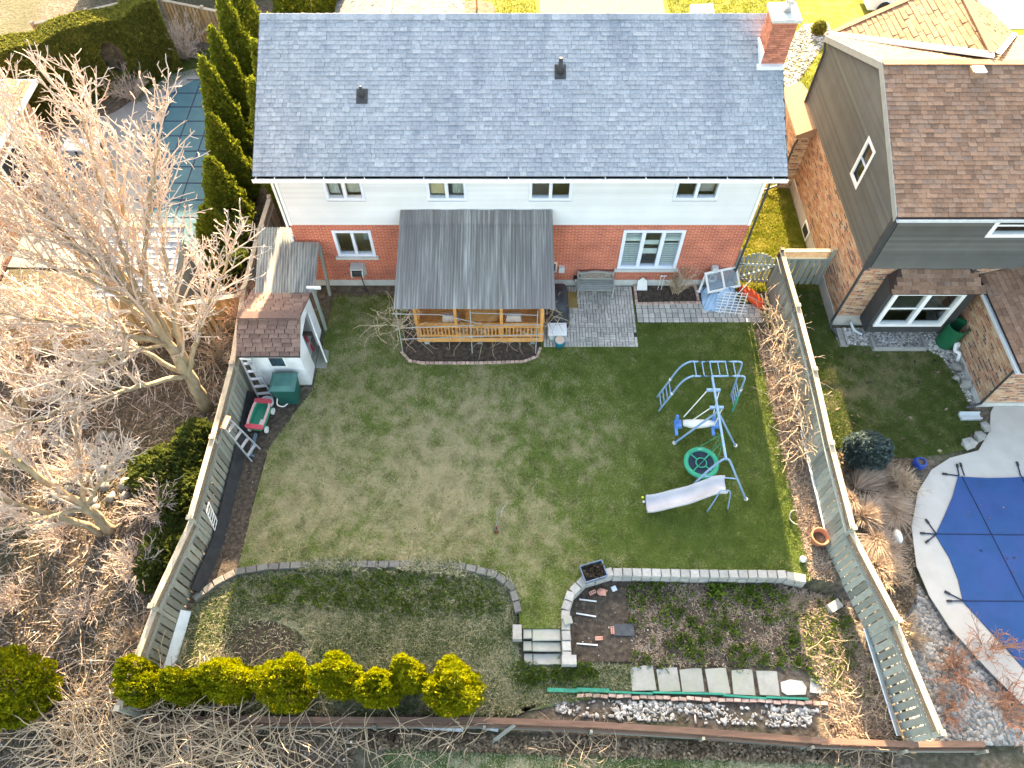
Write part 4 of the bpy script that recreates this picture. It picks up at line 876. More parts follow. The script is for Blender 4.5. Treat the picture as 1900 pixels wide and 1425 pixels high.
# ------------------------------------------------------------------ block walls, steps, slabs
def block_wall(label, pts, m, n_from, w=.26, d=.24):
    t = thing('garden_wall', label, 'wall', (pts[0][0], pts[0][1], LOW))
    for k, (p, dr) in enumerate(path_pts(pts, w + .012)):
        a = math.atan2(dr.y, dr.x)
        bx('wall_block', m, t, (p.x, p.y, .0 + random.uniform(-.012, .012)), (w, d, .18), (random.uniform(-.03, .03), random.uniform(-.03, .03), a + random.uniform(-.06, .06)), 'stone')
        bx('lower_block', m, t, (p.x, p.y - .02, -.22), (w, d, .24), (0, 0, a + random.uniform(-.04, .04)), 'stone')
    return t
block_wall('low concrete block wall edging the weedy grass bed, half sunk in turf', WALL_L[1:-1], 'block', 0, .30, .20)
block_wall('curved pale concrete block wall edging the vegetable bed', WALL_R[:-1], 'pale_block', 0)
for x, y, z, rz, lab in ((.14, -12.22, -.02, 1.57, 'upright grey concrete block at the end of the weedy bed wall beside the steps'), (1.52, -12.93, -.05, 0, 'grey concrete block at the foot of the steps ending the curved wall'), (9.0, -11.45, -.25, .5, 'loose grey block by the fence at the far end of the vegetable bed')):
    tag(MB().hexa([(-.2, -.13, -.15), (.2, -.13, -.15), (.2, .13, -.15), (-.2, .13, -.15), (-.19, -.12, .15), (.19, -.12, .15), (.19, .12, .15), (-.19, .12, .15)]).build('concrete_block', 'pale_block', None, world=Matrix.Translation((x, y, z)) @ Matrix.Rotation(rz, 4, 'Z')), lab, 'block', 'loose concrete blocks')
tag(bx('paving_stone', 'slab', None, (1.52, -11.92, .115), (.24, .2, .05), (0, 0, .25), 'stone'), 'small pale square stone lying on top of the curved wall', 'stone')
st = thing('garden_steps', 'grey concrete slab steps between the two garden walls', 'steps', (.8, -12.4, LOW))
for k, (x0, x1, y0, y1, z) in enumerate([(.55, 1.32, -12.42, -12.10, -.02), (.30, .54, -12.36, -12.10, -.03), (.30, .54, -12.66, -12.40, -.12), (.55, 1.32, -12.68, -12.43, -.11), (.32, .56, -13.02, -12.70, -.24), (.57, 1.32, -13.0, -12.70, -.23)]):
    bx('step_slab', 'slab', st, ((x0 + x1) / 2, (y0 + y1) / 2, z - .04), (x1 - x0 - .01, y1 - y0 - .01, .08), (random.uniform(-.02, .02), random.uniform(-.02, .02), random.uniform(-.02, .02)), 'stone')
SL_ = [(1168, 1236, 1217, 1284), (1217, 1240, 1261, 1284), (1260, 1241, 1308, 1286), (1307, 1241, 1355, 1290), (1354, 1243, 1402, 1292), (1401, 1246, 1448, 1292)]
for i, (a, b, c, d_) in enumerate(SL_):
    p0, p1 = G(a, b, LOW), G(c, d_, LOW); cc = (p0 + p1) / 2
    lab = ['end slab nearest the steps in the row of grey paving slabs', 'second slab from the steps end in the grey paving row', 'third slab from the steps end in the grey paving row', 'fourth slab from the steps end in the grey paving row', 'fifth slab from the steps end in the grey paving row', 'sixth slab from the steps end, next to the cracked white stone'][i]
    q = MB(); w2, h2 = abs(p1.x - p0.x) / 2 + .006, abs(p1.y - p0.y) / 2
    q.prism([(-w2 + random.uniform(0, .03), -h2 + random.uniform(0, .04)), (w2 - random.uniform(0, .03), -h2 + random.uniform(0, .03)), (w2 - random.uniform(0, .03), h2), (w2 * .4, h2 + .01), (-w2 + random.uniform(0, .03), h2 - random.uniform(0, .04))], -.03, .03)
    tag(q.build('paving_slab', 'slab', None, world=Matrix.Translation((cc.x, cc.y, LOW + .03 + .003 * (i % 3))) @ Euler((0, 0, random.uniform(-.05, .05))).to_matrix().to_4x4()), lab, 'slab', 'row of paving slabs')
def flat(name, px, z, h, m, label, cat): return tag(MB().prism([G2(*p, z) for p in px], z - .03, z + h).build(name, m), label, cat)
flat('paving_slab', [(1448, 1266), (1465, 1261), (1488, 1264), (1496, 1276), (1494, 1289), (1460, 1290), (1450, 1284)], LOW, .03, 'white_chip', 'rough cracked whitish stone at the shaded end of the slab row', 'slab')
flat('paving_slab', [(1504, 1259), (1541, 1257), (1556, 1270), (1557, 1286), (1522, 1287), (1502, 1285)], LOW, .04, 'white_chip', 'brightly sunlit white slab lying apart near the fence', 'slab')
# brick edging with green plastic strip, rubble strip behind
be = thing('brick_edging', 'row of old pale-red bricks edging the white stone strip', 'edging', (4.5, -13.8, LOW))
E0, E1 = G(1070, 1290, LOW), G(1535, 1306, LOW)
n = int((E1 - E0).length / .205)
for i in range(n):
    c = E0.lerp(E1, (i + .5) / n); bx('brick', 'edging_brick', be, (c.x, c.y + random.uniform(-.02, .02), LOW + .05 + random.uniform(-.01, .015)), (.19, .09, .07), (random.uniform(-.05, .05), random.uniform(-.05, .05), -.03 + random.uniform(-.12, .12)), 'stone')
ge = thing('plastic_edging', 'bright green plastic edging strip behind the row of bricks', 'edging', (4.2, -13.6, LOW))
gp = [G(1015, 1281, LOW), G(1070, 1283, LOW), G(1130, 1285, LOW), G(1210, 1288, LOW), G(1340, 1291, LOW), G(1420, 1297, LOW), G(1498, 1300, LOW)]
for i, (a, b) in enumerate(zip(gp[:-1], gp[1:])): bar('strip', 'green_trim', ge, a + Vector((0, .03 * (i % 2), .06)), b + Vector((0, .03 * (i % 2), .05)), .10 if i < 2 else .05, .12)
# low timber wall along the back boundary
tw = thing('timber_wall', 'long low reddish-brown timber wall along the back boundary', 'wall', (2, -14.5, LOW))
B = [(-9.4, -14.4), (-7.6, -14.38), (-3.5, -14.40), (-.7, -14.40), (2.0, -14.50), (4.8, -14.66), (7.5, -14.86), (9.8, -14.95), (11.8, -14.95)]
for a, b in zip(B[:-1], B[1:]):
    a, b = Vector((*a, 0)), Vector((*b, 0)); u = Vector((0, 0, 1))
    bar('timber', 'brown_board', tw, a + u * (LOW + .44), b + u * (LOW + .44), .14, .09); bar('face_board', 'brown_board', tw, a + u * (LOW + .26) + Vector((0, -.1, 0)), b + u * (LOW + .26) + Vector((0, -.1, 0)), .045, .24); bar('base_board', 'old_wood', tw, a + u * (LOW + .08) + Vector((0, -.12, 0)), b + u * (LOW + .08) + Vector((0, -.12, 0)), .05, .14)
    bar('stake', 'old_wood', tw, b + u * (LOW - .1) + Vector((0, -.16, 0)), b + u * (LOW + .5) + Vector((0, -.16, 0)), .07, .07, (0, 1, 0))
for px, z, lab in (((912, 1378, 955, 1345), .02, 'grey slanting prop board leaning on the timber wall below the stone strip'), ((1482, 1390, 1520, 1368), .05, 'grey slanting prop board leaning on the timber wall near the sunlit corner')):
    tag(bar('prop_board', 'old_wood', None, G(px[0], px[1], LOW + .02), G(px[2], px[3], LOW + .45), .09, .05), lab, 'board', 'prop boards at the timber wall')

# ------------------------------------------------------------------ neighbour's house on the right
NX0, NX1, NY0, NY1 = 11.1, 19.6, -1.75, 6.55
nh = thing('tan_brick_house', 'tan brick and dark grey siding house with brown shingle roof beside the pool', 'house', (14, -1.75, 0))
MB().box(NX0 - .03, NX1, NY0 - .03, NY1, -.3, .48).build('foundation', 'pool_deck', nh)
BW = (2.14, 2.72, .04, .50)
mb = wall_holes(NX0, NX1, .48, 2.98, [(12.0, 14.6, .6, 2.5)], NY0, NY0 + .2); mb.box(NX0, NX0 + .2, NY0 + .2, NY1, .48, 2.98); mb.box(NX0 + .2, NX1, NY1 - .2, NY1, .48, 2.98)
mb.build('brick_wall', 'mixed_brick', nh)
bw = MB().box(NX0 - .06, NX0 - .032, 2.10, 2.76, .02, .52).build('basement_window', 'white_paint', nh); MB().box(NX0 - .07, NX0 - .061, 2.18, 2.68, .10, .44).build('pane', 'black_plastic', bw)
SWIN, BWIN = (.66, 1.42, 3.92, 5.42), (14.02, 15.35, 4.38, 5.25)
wall_holes(NX0, NX1, 2.98, 5.35, [BWIN], NY0 - .05, NY0 + .15).build('upper_wall', 'grey_siding', nh)
gy, gzp, ge0, ge1 = 2.42, 7.22, -2.0, 6.72                      # ridge and eaves
mb = wall_holes(NY0 + .16, NY1, 2.98, 5.35, [SWIN], NX0 - .02, NX0 + .15, axis='y')
mb.build('side_wall', 'grey_siding', nh)
MB().add([(NX0 - .02, NY0, 5.35), (NX0 - .02, NY1, 5.35), (NX0 - .02, gy, gzp - .12), (NX0 + .15, NY0, 5.35), (NX0 + .15, NY1, 5.35), (NX0 + .15, gy, gzp - .12)], [(0, 1, 2), (5, 4, 3), (0, 2, 5, 3), (2, 1, 4, 5)]).build('gable_wall', 'grey_siding', nh)
lap_siding(nh, NX0 + .12, NX1, 2.98, 5.30, .115, [BWIN], NY0 - .075, 'grey_siding', tilt=.16, gap=.016)
def gclip(z):
    if z < 5.35: return (NY0 + .05, NY1 - .02)
    t = (z - 5.3) / (gzp - .12 - 5.3); return (NY0 + (gy - NY0) * t, NY1 + (gy - NY1) * t)
lap_siding(nh, NY0, NY1, 2.98, 7.02, .115, [SWIN], NX0 - .045, 'grey_siding', clip=gclip, axis='y', tilt=.16, gap=.016)
bx('corner_trim', 'dark_trim', nh, (NX0 - .02, NY0 - .06, 4.16), (.13, .13, 2.36))
window(nh, *BWIN, NY0 - .06, 1, fr=.13, frame='white_paint', inside='interior_dark', split=1, proud=.05)
w = MB().box(NX0 - .08, NX0 - .03, SWIN[0], SWIN[1], SWIN[2], SWIN[2] + .12).box(NX0 - .08, NX0 - .03, SWIN[0], SWIN[1], SWIN[3] - .12, SWIN[3]).box(NX0 - .08, NX0 - .03, SWIN[0], SWIN[0] + .12, SWIN[2] + .12, SWIN[3] - .12).box(NX0 - .08, NX0 - .03, SWIN[1] - .12, SWIN[1], SWIN[2] + .12, SWIN[3] - .12).build('window', 'white_paint', nh)
MB().box(NX0 + .0, NX0 + .006, SWIN[0] + .12, SWIN[1] - .12, SWIN[2] + .12, SWIN[3] - .12).build('pane', 'glass', w); MB().box(NX0 - .03, NX0 - .001, SWIN[0] + .12, SWIN[1] - .12, 4.63, 4.70).build('crossbar', 'vinyl_frame', w)
MB().add([(NX0 + .16, .3, 3.6), (NX0 + 1.2, .3, 3.6), (NX0 + 1.2, 1.8, 3.6), (NX0 + .16, 1.8, 3.6), (NX0 + .16, .3, 5.5), (NX0 + 1.2, .3, 5.5), (NX0 + 1.2, 1.8, 5.5), (NX0 + .16, 1.8, 5.5)], [(0, 1, 2, 3), (1, 5, 6, 2), (0, 4, 5, 1), (2, 6, 7, 3), (7, 6, 5, 4)]).build('room_lining', 'interior', w)
MB().blob((NX0 + .35, .9, 4.25), (.12, .12, .14), 3, .1).build('lamp_shade', 'curtain', w)
# main roof
ns = MB(); xa, xb = NX0 - .16, 22.0
ns.hexa([(xa, ge0, 5.28), (xb, ge0, 5.28), (xb, gy, gzp - .1), (xa, gy, gzp - .1), (xa, ge0, 5.38), (xb, ge0, 5.38), (xb, gy, gzp), (xa, gy, gzp)])
ns.hexa([(xa, gy, gzp - .1), (xb, gy, gzp - .1), (xb, ge1, 5.28), (xa, ge1, 5.28), (xa, gy, gzp), (xb, gy, gzp), (xb, ge1, 5.38), (xa, ge1, 5.38)])
nr = ns.build('roof', 'brown_underlay', nh)
v0 = Vector((0, gy - ge0, gzp - 5.38)); v1 = Vector((0, gy - ge1, gzp - 5.38))
shingles(nr, (xa, ge0 - .02, 5.375), (1, 0, 0), v0, 8.2, v0.length, .143, .14, .34, 'brown_shingle')
shingles(nr, (xa + 8.2, ge1 + .02, 5.375), (-1, 0, 0), v1, 8.2, v1.length, .143, .14, .34, 'tan_shingle', nmax=0)  # same roof, sunward slope and ridge in tan: sunlight put into the colour
for x in np.arange(xa, xa + 8.2, .26): bx('ridge_cap', 'tan_shingle', nr, (x + .13, gy, gzp + .02), (.27, .24, .03), (0, random.uniform(-.02, .02), 0))
for (ya, za, yb, zb_) in ((ge0, 5.38, gy, gzp), (ge1, 5.38, gy, gzp)): MB().hexa([(xa - .03, ya, za - .2), (xa, ya, za - .2), (xa, yb, zb_ - .2), (xa - .03, yb, zb_ - .2), (xa - .03, ya, za + .02), (xa, ya, za + .02), (xa, yb, zb_ + .02), (xa - .03, yb, zb_ + .02)]).build('rake_trim', 'concrete_trim', nh)
g = MB().box(xa, xb, ge0 - .13, ge0 - .01, 5.27, 5.285).box(xa, xb, ge0 - .142, ge0 - .13, 5.27, 5.37).build('gutter', 'pale_metal', nh)
rv = MB().box(13.45, 13.85, 1.95, 2.25, gzp - .5, gzp + .02).build('roof_vent', 'brown_shingle', nr); MB().box(13.48, 13.82, 1.90, 2.20, gzp + .022, gzp + .06).build('vent_lid', 'flashing', rv)
# street-side hip roof
A, Bp, C_, A2, F0 = (11.1, 6.8, 5.40), (14.25, 2.75, 7.28), (14.35, 6.6, 7.40), (17.5, 6.8, 5.40), (14.3, 8.3, 5.40)
hr = MB().add([A, Bp, C_, A2, F0], [(0, 1, 2), (2, 1, 3), (0, 2, 4), (2, 3, 4), (1, 0, 3)]).build('hip_roof', 'brown_underlay', nh)
def tri_shingles(parent, A, B, C, expo, w0, w1, m):
    """courses parallel to level lines on the triangle A (low), B, C (high)"""
    A, B, C = map(Vector, (A, B, C)); nrm = (B - A).cross(C - A).normalized(); nrm = nrm if nrm.z > 0 else -nrm
    u = Vector((0, 0, 1)).cross(nrm).normalized(); v = nrm.cross(u).normalized()
    if v.z < 0: v = -v; u = -u
    q = [((p - A).dot(u), (p - A).dot(v)) for p in (A, B, C)]; x0, x1 = min(t[0] for t in q), max(t[0] for t in q); y0, y1 = min(t[1] for t in q), max(t[1] for t in q)
    shingles(parent, A + u * x0 + v * y0 + nrm * .004, u, v, x1 - x0, y1 - y0, expo, w0, w1, m, 0, clip=lambda x, s: bool(in_poly(np.array([x + x0]), np.array([s + y0]), q)[0]), thick=.02)
tri_shingles(hr, A, Bp, C_, .16, .28, .34, 'tan_shingle'); tri_shingles(hr, A2, Bp, C_, .16, .28, .34, 'tan_shingle')
MB().hexa([Vector(A) + Vector((-.05, -.16, .0)), Vector(Bp) + Vector((-.02, -.20, .0)), Vector(Bp) + Vector((0, .02, .02)), Vector(A) + Vector((0, .02, .02)), Vector(A) + Vector((-.05, -.16, .06)), Vector(Bp) + Vector((-.02, -.20, .07)), Vector(Bp) + Vector((0, .02, .08)), Vector(A) + Vector((0, .02, .08))]).build('valley_flashing', 'white_paint', hr)
MB().beam(Vector(Bp) + Vector((.15, -.05, .06)), Vector(A2) + Vector((0, -.05, .06)), .16, .02).build('valley_flashing', 'white_paint', hr)
MB().beam(Vector(Bp) + Vector((0, 0, .06)), Vector(C_) + Vector((0, 0, .04)), .22, .03).beam(Vector(A) + Vector((0, 0, .05)), Vector(C_) + Vector((0, 0, .04)), .22, .03).build('hip_cap', 'tan_shingle', hr)
# bay window at the back
bay = MB().box(11.95, 14.72, NY0 - .62, NY0 - .004, .40, .72).box(11.95, 12.10, NY0 - .62, NY0 - .004, .72, 2.62).box(14.38, 14.72, NY0 - .62, NY0 - .004, .72, 2.62).box(12.10, 14.38, NY0 - .62, NY0 - .004, 2.52, 2.62).build('bay', 'dark_trim', nh)
lap_siding(bay, 11.97, 14.70, .42, .74, .10, [], NY0 - .63, 'dark_trim')
window(bay, 12.08, 14.36, .76, 2.52, NY0 - .63, 2, fr=.13, frame='white_paint', inside='interior_dark', split=1, mull=.14, room=2.6, proud=.06, pad=.02)
MB().hexa([(11.85, NY0 - .80, 2.56), (14.82, NY0 - .80, 2.56), (14.7, NY0 - .05, 2.62), (11.95, NY0 - .05, 2.62), (11.85, NY0 - .80, 2.62), (14.82, NY0 - .80, 2.62), (14.45, NY0 - .06, 2.93), (12.15, NY0 - .06, 2.93)]).build('bay_roof', 'brown_underlay', bay)
vb = Vector((0, .74, .31)); shingles(bay, (11.86, NY0 - .82, 2.625), (1, 0, 0), vb, 2.95, vb.length, .13, .2, .3, 'brown_shingle', clip=lambda x, s: .38 * s / .8 < x < 2.95 - .38 * s / .8)
# rear wing with its own roof
wing = MB().box(15.1, 22, -5.05, -4.85, .2, 2.55).box(15.1, 15.3, -4.85, NY0 - .05, .2, 2.55).build('wing_wall', 'mixed_brick', nh)
MB().box(15.06, 22, -5.09, NY0 - .06, -.3, .2).build('wing_foundation', 'concrete', wing)
wr = MB().hexa([(14.86, -5.45, 2.52), (19.5, -5.45, 4.40), (19.5, NY0 - .04, 4.40), (14.86, NY0 - .04, 2.52), (14.86, -5.45, 2.62), (19.5, -5.45, 4.50), (19.5, NY0 - .04, 4.50), (14.86, NY0 - .04, 2.62)]).build('wing_roof', 'brown_underlay', nh)
vw = Vector((4.64, 0, 1.88)); shingles(wr, (14.84, NY0 - .05, 2.625), (0, -1, 0), vw, 3.68, vw.length, .143, .14, .34, 'brown_shingle', nmax=120)
MB().box(14.70, 14.85, -5.5, NY0 - .1, 2.52, 2.535).box(14.685, 14.70, -5.5, NY0 - .1, 2.52, 2.63).build('wing_gutter', 'pale_metal', nh)
MB().box(14.92, 22, -5.42, -5.10, 2.46, 2.50).build('wing_soffit', 'dark_trim', nh)
# bump-out on the side wall
bo = MB().box(10.55, NX0 - .025, 5.0, 7.4, 0, 2.55).build('side_bay', 'mixed_brick', nh); MB().hexa([(10.40, 4.85, 2.56), (NX0 + .4, 4.85, 2.56), (NX0 + .4, 7.6, 2.56), (10.40, 7.6, 2.56), (10.42, 4.87, 2.66), (NX0 - .04, 4.87, 2.98), (NX0 - .04, 7.6, 2.98), (10.42, 7.6, 2.66)]).build('side_bay_roof', 'tan_shingle', bo)
for pts, lab in (([(11.0, -1.95, 5.2), (10.98, -1.9, 4.9), (11.0, -1.88, .35), (11.0, -2.0, .15), (11.2, -2.35, .08)], 'dark downspout down the back corner of the tan brick house'), ([(10.97, 6.7, 5.25), (10.98, 6.45, 4.95), (11.0, 6.4, .3), (10.6, 6.2, .1)], 'dark downspout at the street corner of the tan brick house'), ([(10.5, 4.8, 2.5), (10.5, 4.9, 2.2), (10.5, 4.9, .25), (10.0, 4.8, .1)], 'dark downspout on the brick side bay of the tan brick house'), ([(14.78, -5.42, 2.5), (14.95, -5.16, 2.2), (15.02, -5.14, .25), (14.6, -5.2, .12)], 'dark downspout at the rear wing corner by the pool')):
    tag(MB().tube(pts, .045, 8).build('downspout', 'dark_trim'), lab, 'downspout', 'dark downspouts of the tan brick house')
tag(MB().tube(smooth_path([(11.65, -1.9, .30), (11.8, -2.1, .12), (12.05, -2.25, .07)]), .045, 8).build('drain_pipe', 'pale_metal'), 'curved grey drain pipe on the gravel beneath the bay window corner', 'pipe')
ww = thing('window_well', 'grey window well on the gravel under the bay window', 'window well', (13.0, -2.6, 0)); MB().box(12.25, 12.32, -2.85, -2.35, -.02, .16).box(14.0, 14.07, -2.85, -2.35, -.02, .16).box(12.25, 14.07, -2.92, -2.851, -.02, .18).build('rim', 'pale_block', ww); MB().box(12.33, 13.99, -2.85, -2.3, -.05, -.02).build('well_floor', 'soil', ww)
tag(MB().box(11.18, 11.45, -2.75, -2.05, 0, .06).box(11.18, 11.22, -2.75, -2.05, .06, .13).box(11.41, 11.45, -2.75, -2.05, .06, .13).build('splash_block', 'pale_block'), 'grey splash block below the back corner downspout', 'splash block')
tag(MB().box(14.35, 15.0, -5.62, -5.36, 0, .07).box(14.35, 15.0, -5.62, -5.58, .07, .14).box(14.35, 15.0, -5.40, -5.36, .07, .14).build('splash_block', 'pale_metal'), 'pale trough splash block at the wing corner beside the pool deck', 'splash block')
t = thing('rain_barrel', 'open green rain barrel on the gravel between bay and brick wing', 'barrel', (14.85, -2.55, 0)); MB().lathe([(.30, .02), (.33, .3), (.33, .7), (.31, 1.0)], 24, (14.80, -2.58, 0), False).build('barrel_body', 'barrel_green', t, True); MB().lathe([(.312, .98), (.34, .98), (.34, 1.03), (.312, 1.03)], 24, (14.80, -2.58, 0), False).build('rim', 'barrel_green', t); MB().lathe([(.29, .55), (.001, .55)], 24, (14.80, -2.58, 0), False).build('inside', 'black_plastic', t)
tag(MB().tube(smooth_path([(14.98, -3.0, .1), (15.02, -2.88, .35), (14.9, -2.9, .42), (14.86, -3.1, .30), (14.98, -3.2, .28), (14.98, -3.35, .05)]), .06, 8).build('white_pipe', 'white_paint'), 'bent white plastic pipe leaning by the brick wing near the green barrel', 'pipe')
sheet('house_gravel', [(11.12, -1.95), (15.08, -1.8), (15.08, -5.05), (14.9, -5.1), (14.8, -4.0), (14.6, -3.2), (14.2, -2.85), (12.0, -2.7), (11.2, -2.6)], 0.003, 'pebble_bed')
bl = [((14.85, -3.62, .12), (.24, .2, .16), 'large flat-topped boulder by the wing wall, uppermost of the three'), ((14.72, -4.02, .06), (.14, .12, .10), 'small yellowish boulder beside the wing wall'), ((14.95, -4.3, .12), (.2, .18, .2), 'grey square boulder against the wing wall, lowest of the three'), ((15.0, -5.9, .10), (.17, .2, .14), 'pale boulder at the pool deck edge nearest the wing'), ((14.72, -6.22, .10), (.19, .17, .14), 'pale boulder in the middle of the pool deck edge group'), ((14.28, -6.5, .10), (.25, .2, .16), 'largest grey boulder at the curve of the pool deck')]
for k, (c, r, lab) in enumerate(bl): tag(MB().blob(c, r, k + 2, .5, 1, 1.5).build('boulder', 'boulder'), lab, 'boulder', 'boulders beside the right-hand lawn')

# ------------------------------------------------------------------ blue pool, deck and planting strip
DECK = [G2(*p) for p in [(1838, 765), (1836, 800), (1815, 836), (1762, 850), (1728, 872), (1703, 912), (1691, 978), (1700, 1050), (1724, 1106), (1762, 1165), (1830, 1240), (1905, 1315)]] + [(15.5, -14.9), (24, -14.9), (24, -5.1), (15.6, -5.1)]
deck = sheet('pool_deck', DECK, 0.02, 'pool_deck')
cov_px = [(1736, 992), (1752, 958), (1768, 920), (1778, 884), (1830, 887), (1880, 886), (1905, 884)]
low_px = [(1905, 1245), (1860, 1195), (1832, 1165), (1787, 1116), (1778, 1075), (1762, 1035)]
cov = [G2(*p, .05) for p in cov_px] + [(20, -7.6), (20, -13.0)] + [G2(*p, .05) for p in low_px]
pc = thing('pool_cover', 'royal blue safety cover stretched over the kidney-shaped pool with dark straps', 'pool cover', (14.5, -9.5, 0)); MB().prism(cov, .03, .055).build('cover_sheet', 'blue_cover', pc)
def strap(a, b, w=.022, z=.062): return bar('strap', 'strap', pc, (*a, z), (*b, z), w, .012)
strap(G2(1736, 992), (20, -9.52)); strap(G2(1783, 885), G2(1900, 1115)); strap(G2(1893, 884), G2(1925, 960)); strap(G2(1787, 1116), (19, -11.4))
for a, b in (((1778, 884), (1747, 880)), ((1778, 884), (1774, 862)), ((1788, 884), (1780, 860)), ((1892, 884), (1885, 858)), ((1736, 992), (1706, 990)), ((1736, 992), (1716, 964)), ((1736, 992), (1716, 1008)), ((1787, 1116), (1751, 1098)), ((1787, 1116), (1755, 1116))):
    p, q = G2(*a), G2(*b); strap(p, q, .035, .05); bar('spring', 'black_plastic', pc, (*q, .05), (q[0] + (q[0] - p[0]) * .01 + (p[0] - q[0]) * .3, q[1] + (p[1] - q[1]) * .3, .055), .06, .03)
sheet('shrub_bed', [(9.6, -6.7), (11.4, -6.95), (12.6, -7.0), (12.2, -7.9), (11.7, -9.2), (11.4, -10.5), (11.3, -11.2), (10.6, -12.0), (10.0, -12.0)], 0.0, 'earth')
sheet('river_stone_bed', [(11.45, -10.6), (11.9, -11.5), (12.9, -13.2), (13.6, -14.2), (14.5, -14.95), (10.3, -14.95), (10.1, -12.6), (10.7, -12.0), (11.3, -11.3)], -.2, 'pebble_bed')
t = thing('blue_pot', 'round glazed blue pot at the edge of the dark lawn', 'pot', (12.5, -7.2, 0)); MB().lathe([(.10, 0), (.19, .10), (.21, .2), (.15, .32), (.13, .34), (.11, .33), (.12, .25)], 20, (12.48, -7.22, 0), False).build('bowl', 'glazed_blue', t, True); MB().lathe([(.12, .27), (.001, .28)], 16, (12.48, -7.22, 0), False).build('pot_soil', 'earth', t)
tag(MB().blob((11.15, -9.55, .14), (.12, .22, .2), 5, .2).build('white_stone', 'white_plastic'), 'pale rounded stone half hidden in the ornamental grass', 'stone')

# ------------------------------------------------------------------ left neighbour: teal pool, patio, small shed, house corner
TP = [(-15.5, 9.9), (-14.9, 11.2), (-14.2, 11.95), (-12.9, 12.1), (-11.8, 11.0), (-11.4, 8), (-11.3, 4), (-11.9, 1.6), (-13.2, 1.6), (-14.2, 3.2), (-14.6, 5.0), (-14.7, 6.0), (-15.3, 7.4)]
cx_, cy_ = -13.2, 6.8
sheet('old_patio', [(-19.6, 8.2), (-17.2, 9.7), (-16.6, 10.6), (-15.4, 12.4), (-13.8, 13.0), (-12.2, 12.9), (-10.9, 11.4), (-10.6, 2), (-11.4, .6), (-14.2, .7), (-19.6, .9)], 0.008, 'old_deck')
pc2 = thing('teal_pool_cover', 'teal mesh pool cover with dark seam grid behind the bare tree', 'pool cover', (-13, 6.5, 0)); MB().prism(TP, .02, .045).build('cover_sheet', 'teal_cover', pc2)
tp = np.array(TP)
for yy in np.arange(2.4, 12, .95):
    xx = np.linspace(-16, -11, 400); ok = in_poly(xx, np.full_like(xx, yy), TP)
    if ok.any(): bar('strap', 'strap', pc2, (xx[ok].min() - .35, yy, .05), (xx[ok].max(), yy, .05), .045, .012)
for xx in np.arange(-14.9, -11.4, .95):
    yy = np.linspace(1, 12.5, 400); ok = in_poly(np.full_like(yy, xx), yy, TP)
    if ok.any(): bar('strap', 'strap', pc2, (xx, yy[ok].min(), .048), (xx, yy[ok].max() + .3, .048), .045, .012)
t = thing('patio_table', 'dark patio table with a bright white top beyond the bare tree', 'table', (-17.2, 6.6, 0)); MB().box(-18.0, -16.6, 6.3, 7.0, .74, .80).build('table_top', 'white_paint', t)
for a in (-17.9, -16.7):
    for b in (6.4, 6.9): MB().beam((a, b, 0), (a, b, .74), .06, .06, (0, 1, 0)).build('leg', 'black_plastic', t)
for k, (x, y, a, lab) in enumerate(((-17.4, 5.4, .4, 'dark patio chair just in front of the white-topped table'), (-16.5, 4.9, -.5, 'dark patio chair nearer the teal pool'), (-17.6, 4.2, .9, 'dark patio chair farthest from the white-topped table'))):
    t = thing('patio_chair', lab, 'chair', (x, y, 0), 'dark patio chairs')
    Mz = Matrix.Translation((x, y, 0)) @ Matrix.Rotation(a, 4, 'Z')
    MB().box(-.28, .28, -.28, .28, .40, .45).build('seat', 'planter_blue', t, world=Mz); MB().hexa([(-.28, .24, .45), (.28, .24, .45), (.28, .28, .45), (-.28, .28, .45), (-.26, .36, .95), (.26, .36, .95), (.26, .40, .95), (-.26, .40, .95)]).build('backrest', 'planter_blue', t, world=Mz)
    for p in (-.25, .25):
        for q in (-.25, .25): MB().beam((p, q, 0), (p, q, .4), .03, .03, (0, 1, 0)).build('leg', 'black_plastic', t, world=Mz)
ls = thing('grey_roofed_shed', 'small shed with grey shingle roof behind the bare tree branches', 'shed', (-12.1, -.9, 0))
MB().box(-13.2, -11.2, -1.95, .35, 0, 2.0).build('wall', 'old_wood', ls)
lr = MB().hexa([(-13.45, -2.2, 1.96), (-10.95, -2.2, 1.96), (-10.95, .30, 2.56), (-13.45, .30, 2.56), (-13.45, -2.2, 2.02), (-10.95, -2.2, 2.02), (-10.95, .30, 2.62), (-13.45, .30, 2.62)]).build('roof', 'underlay', ls)
vl = Vector((0, 2.5, .6)); shingles(lr, (-13.47, -2.22, 2.03), (1, 0, 0), vl, 2.54, vl.length, .2, .24, .30, 'grey_shingle', jitter=.02, thick=.025)
MB().box(-13.5, -10.9, .25, .42, 2.60, 2.68).build('ridge_board', 'cap_wood', lr)
lh = thing('corner_house', 'corner of a house with tan shingles and white gutter at the left edge', 'house', (-20, 5.5, 0))
MB().box(-26, -18.6, -.5, 7.0, 0, 3.0).build('wall', 'mixed_brick', lh)
lhr = MB().add([(-18.15, -1, 3.15), (-18.15, 7.3, 3.15), (-26, 7.3, 3.15), (-26, -1, 3.15), (-22, -1, 4.7), (-22, 5.4, 4.7)], [(0, 1, 5, 4), (1, 2, 5), (2, 3, 4, 5), (3, 0, 4), (3, 2, 1, 0)]).build('roof', 'brown_underlay', lh)
slope_shingles(lhr, (-18.15, -1, 3.16), (-18.15, 7.3, 3.16), (-22, 5.4, 4.71), (-22, -1, 4.71), .15, .25, .35, 'tan_shingle')
MB().box(-18.14, -18.02, -1, 7.35, 3.05, 3.18).box(-22, -18.02, 7.32, 7.44, 3.05, 3.18).build('gutter', 'white_paint', lh)
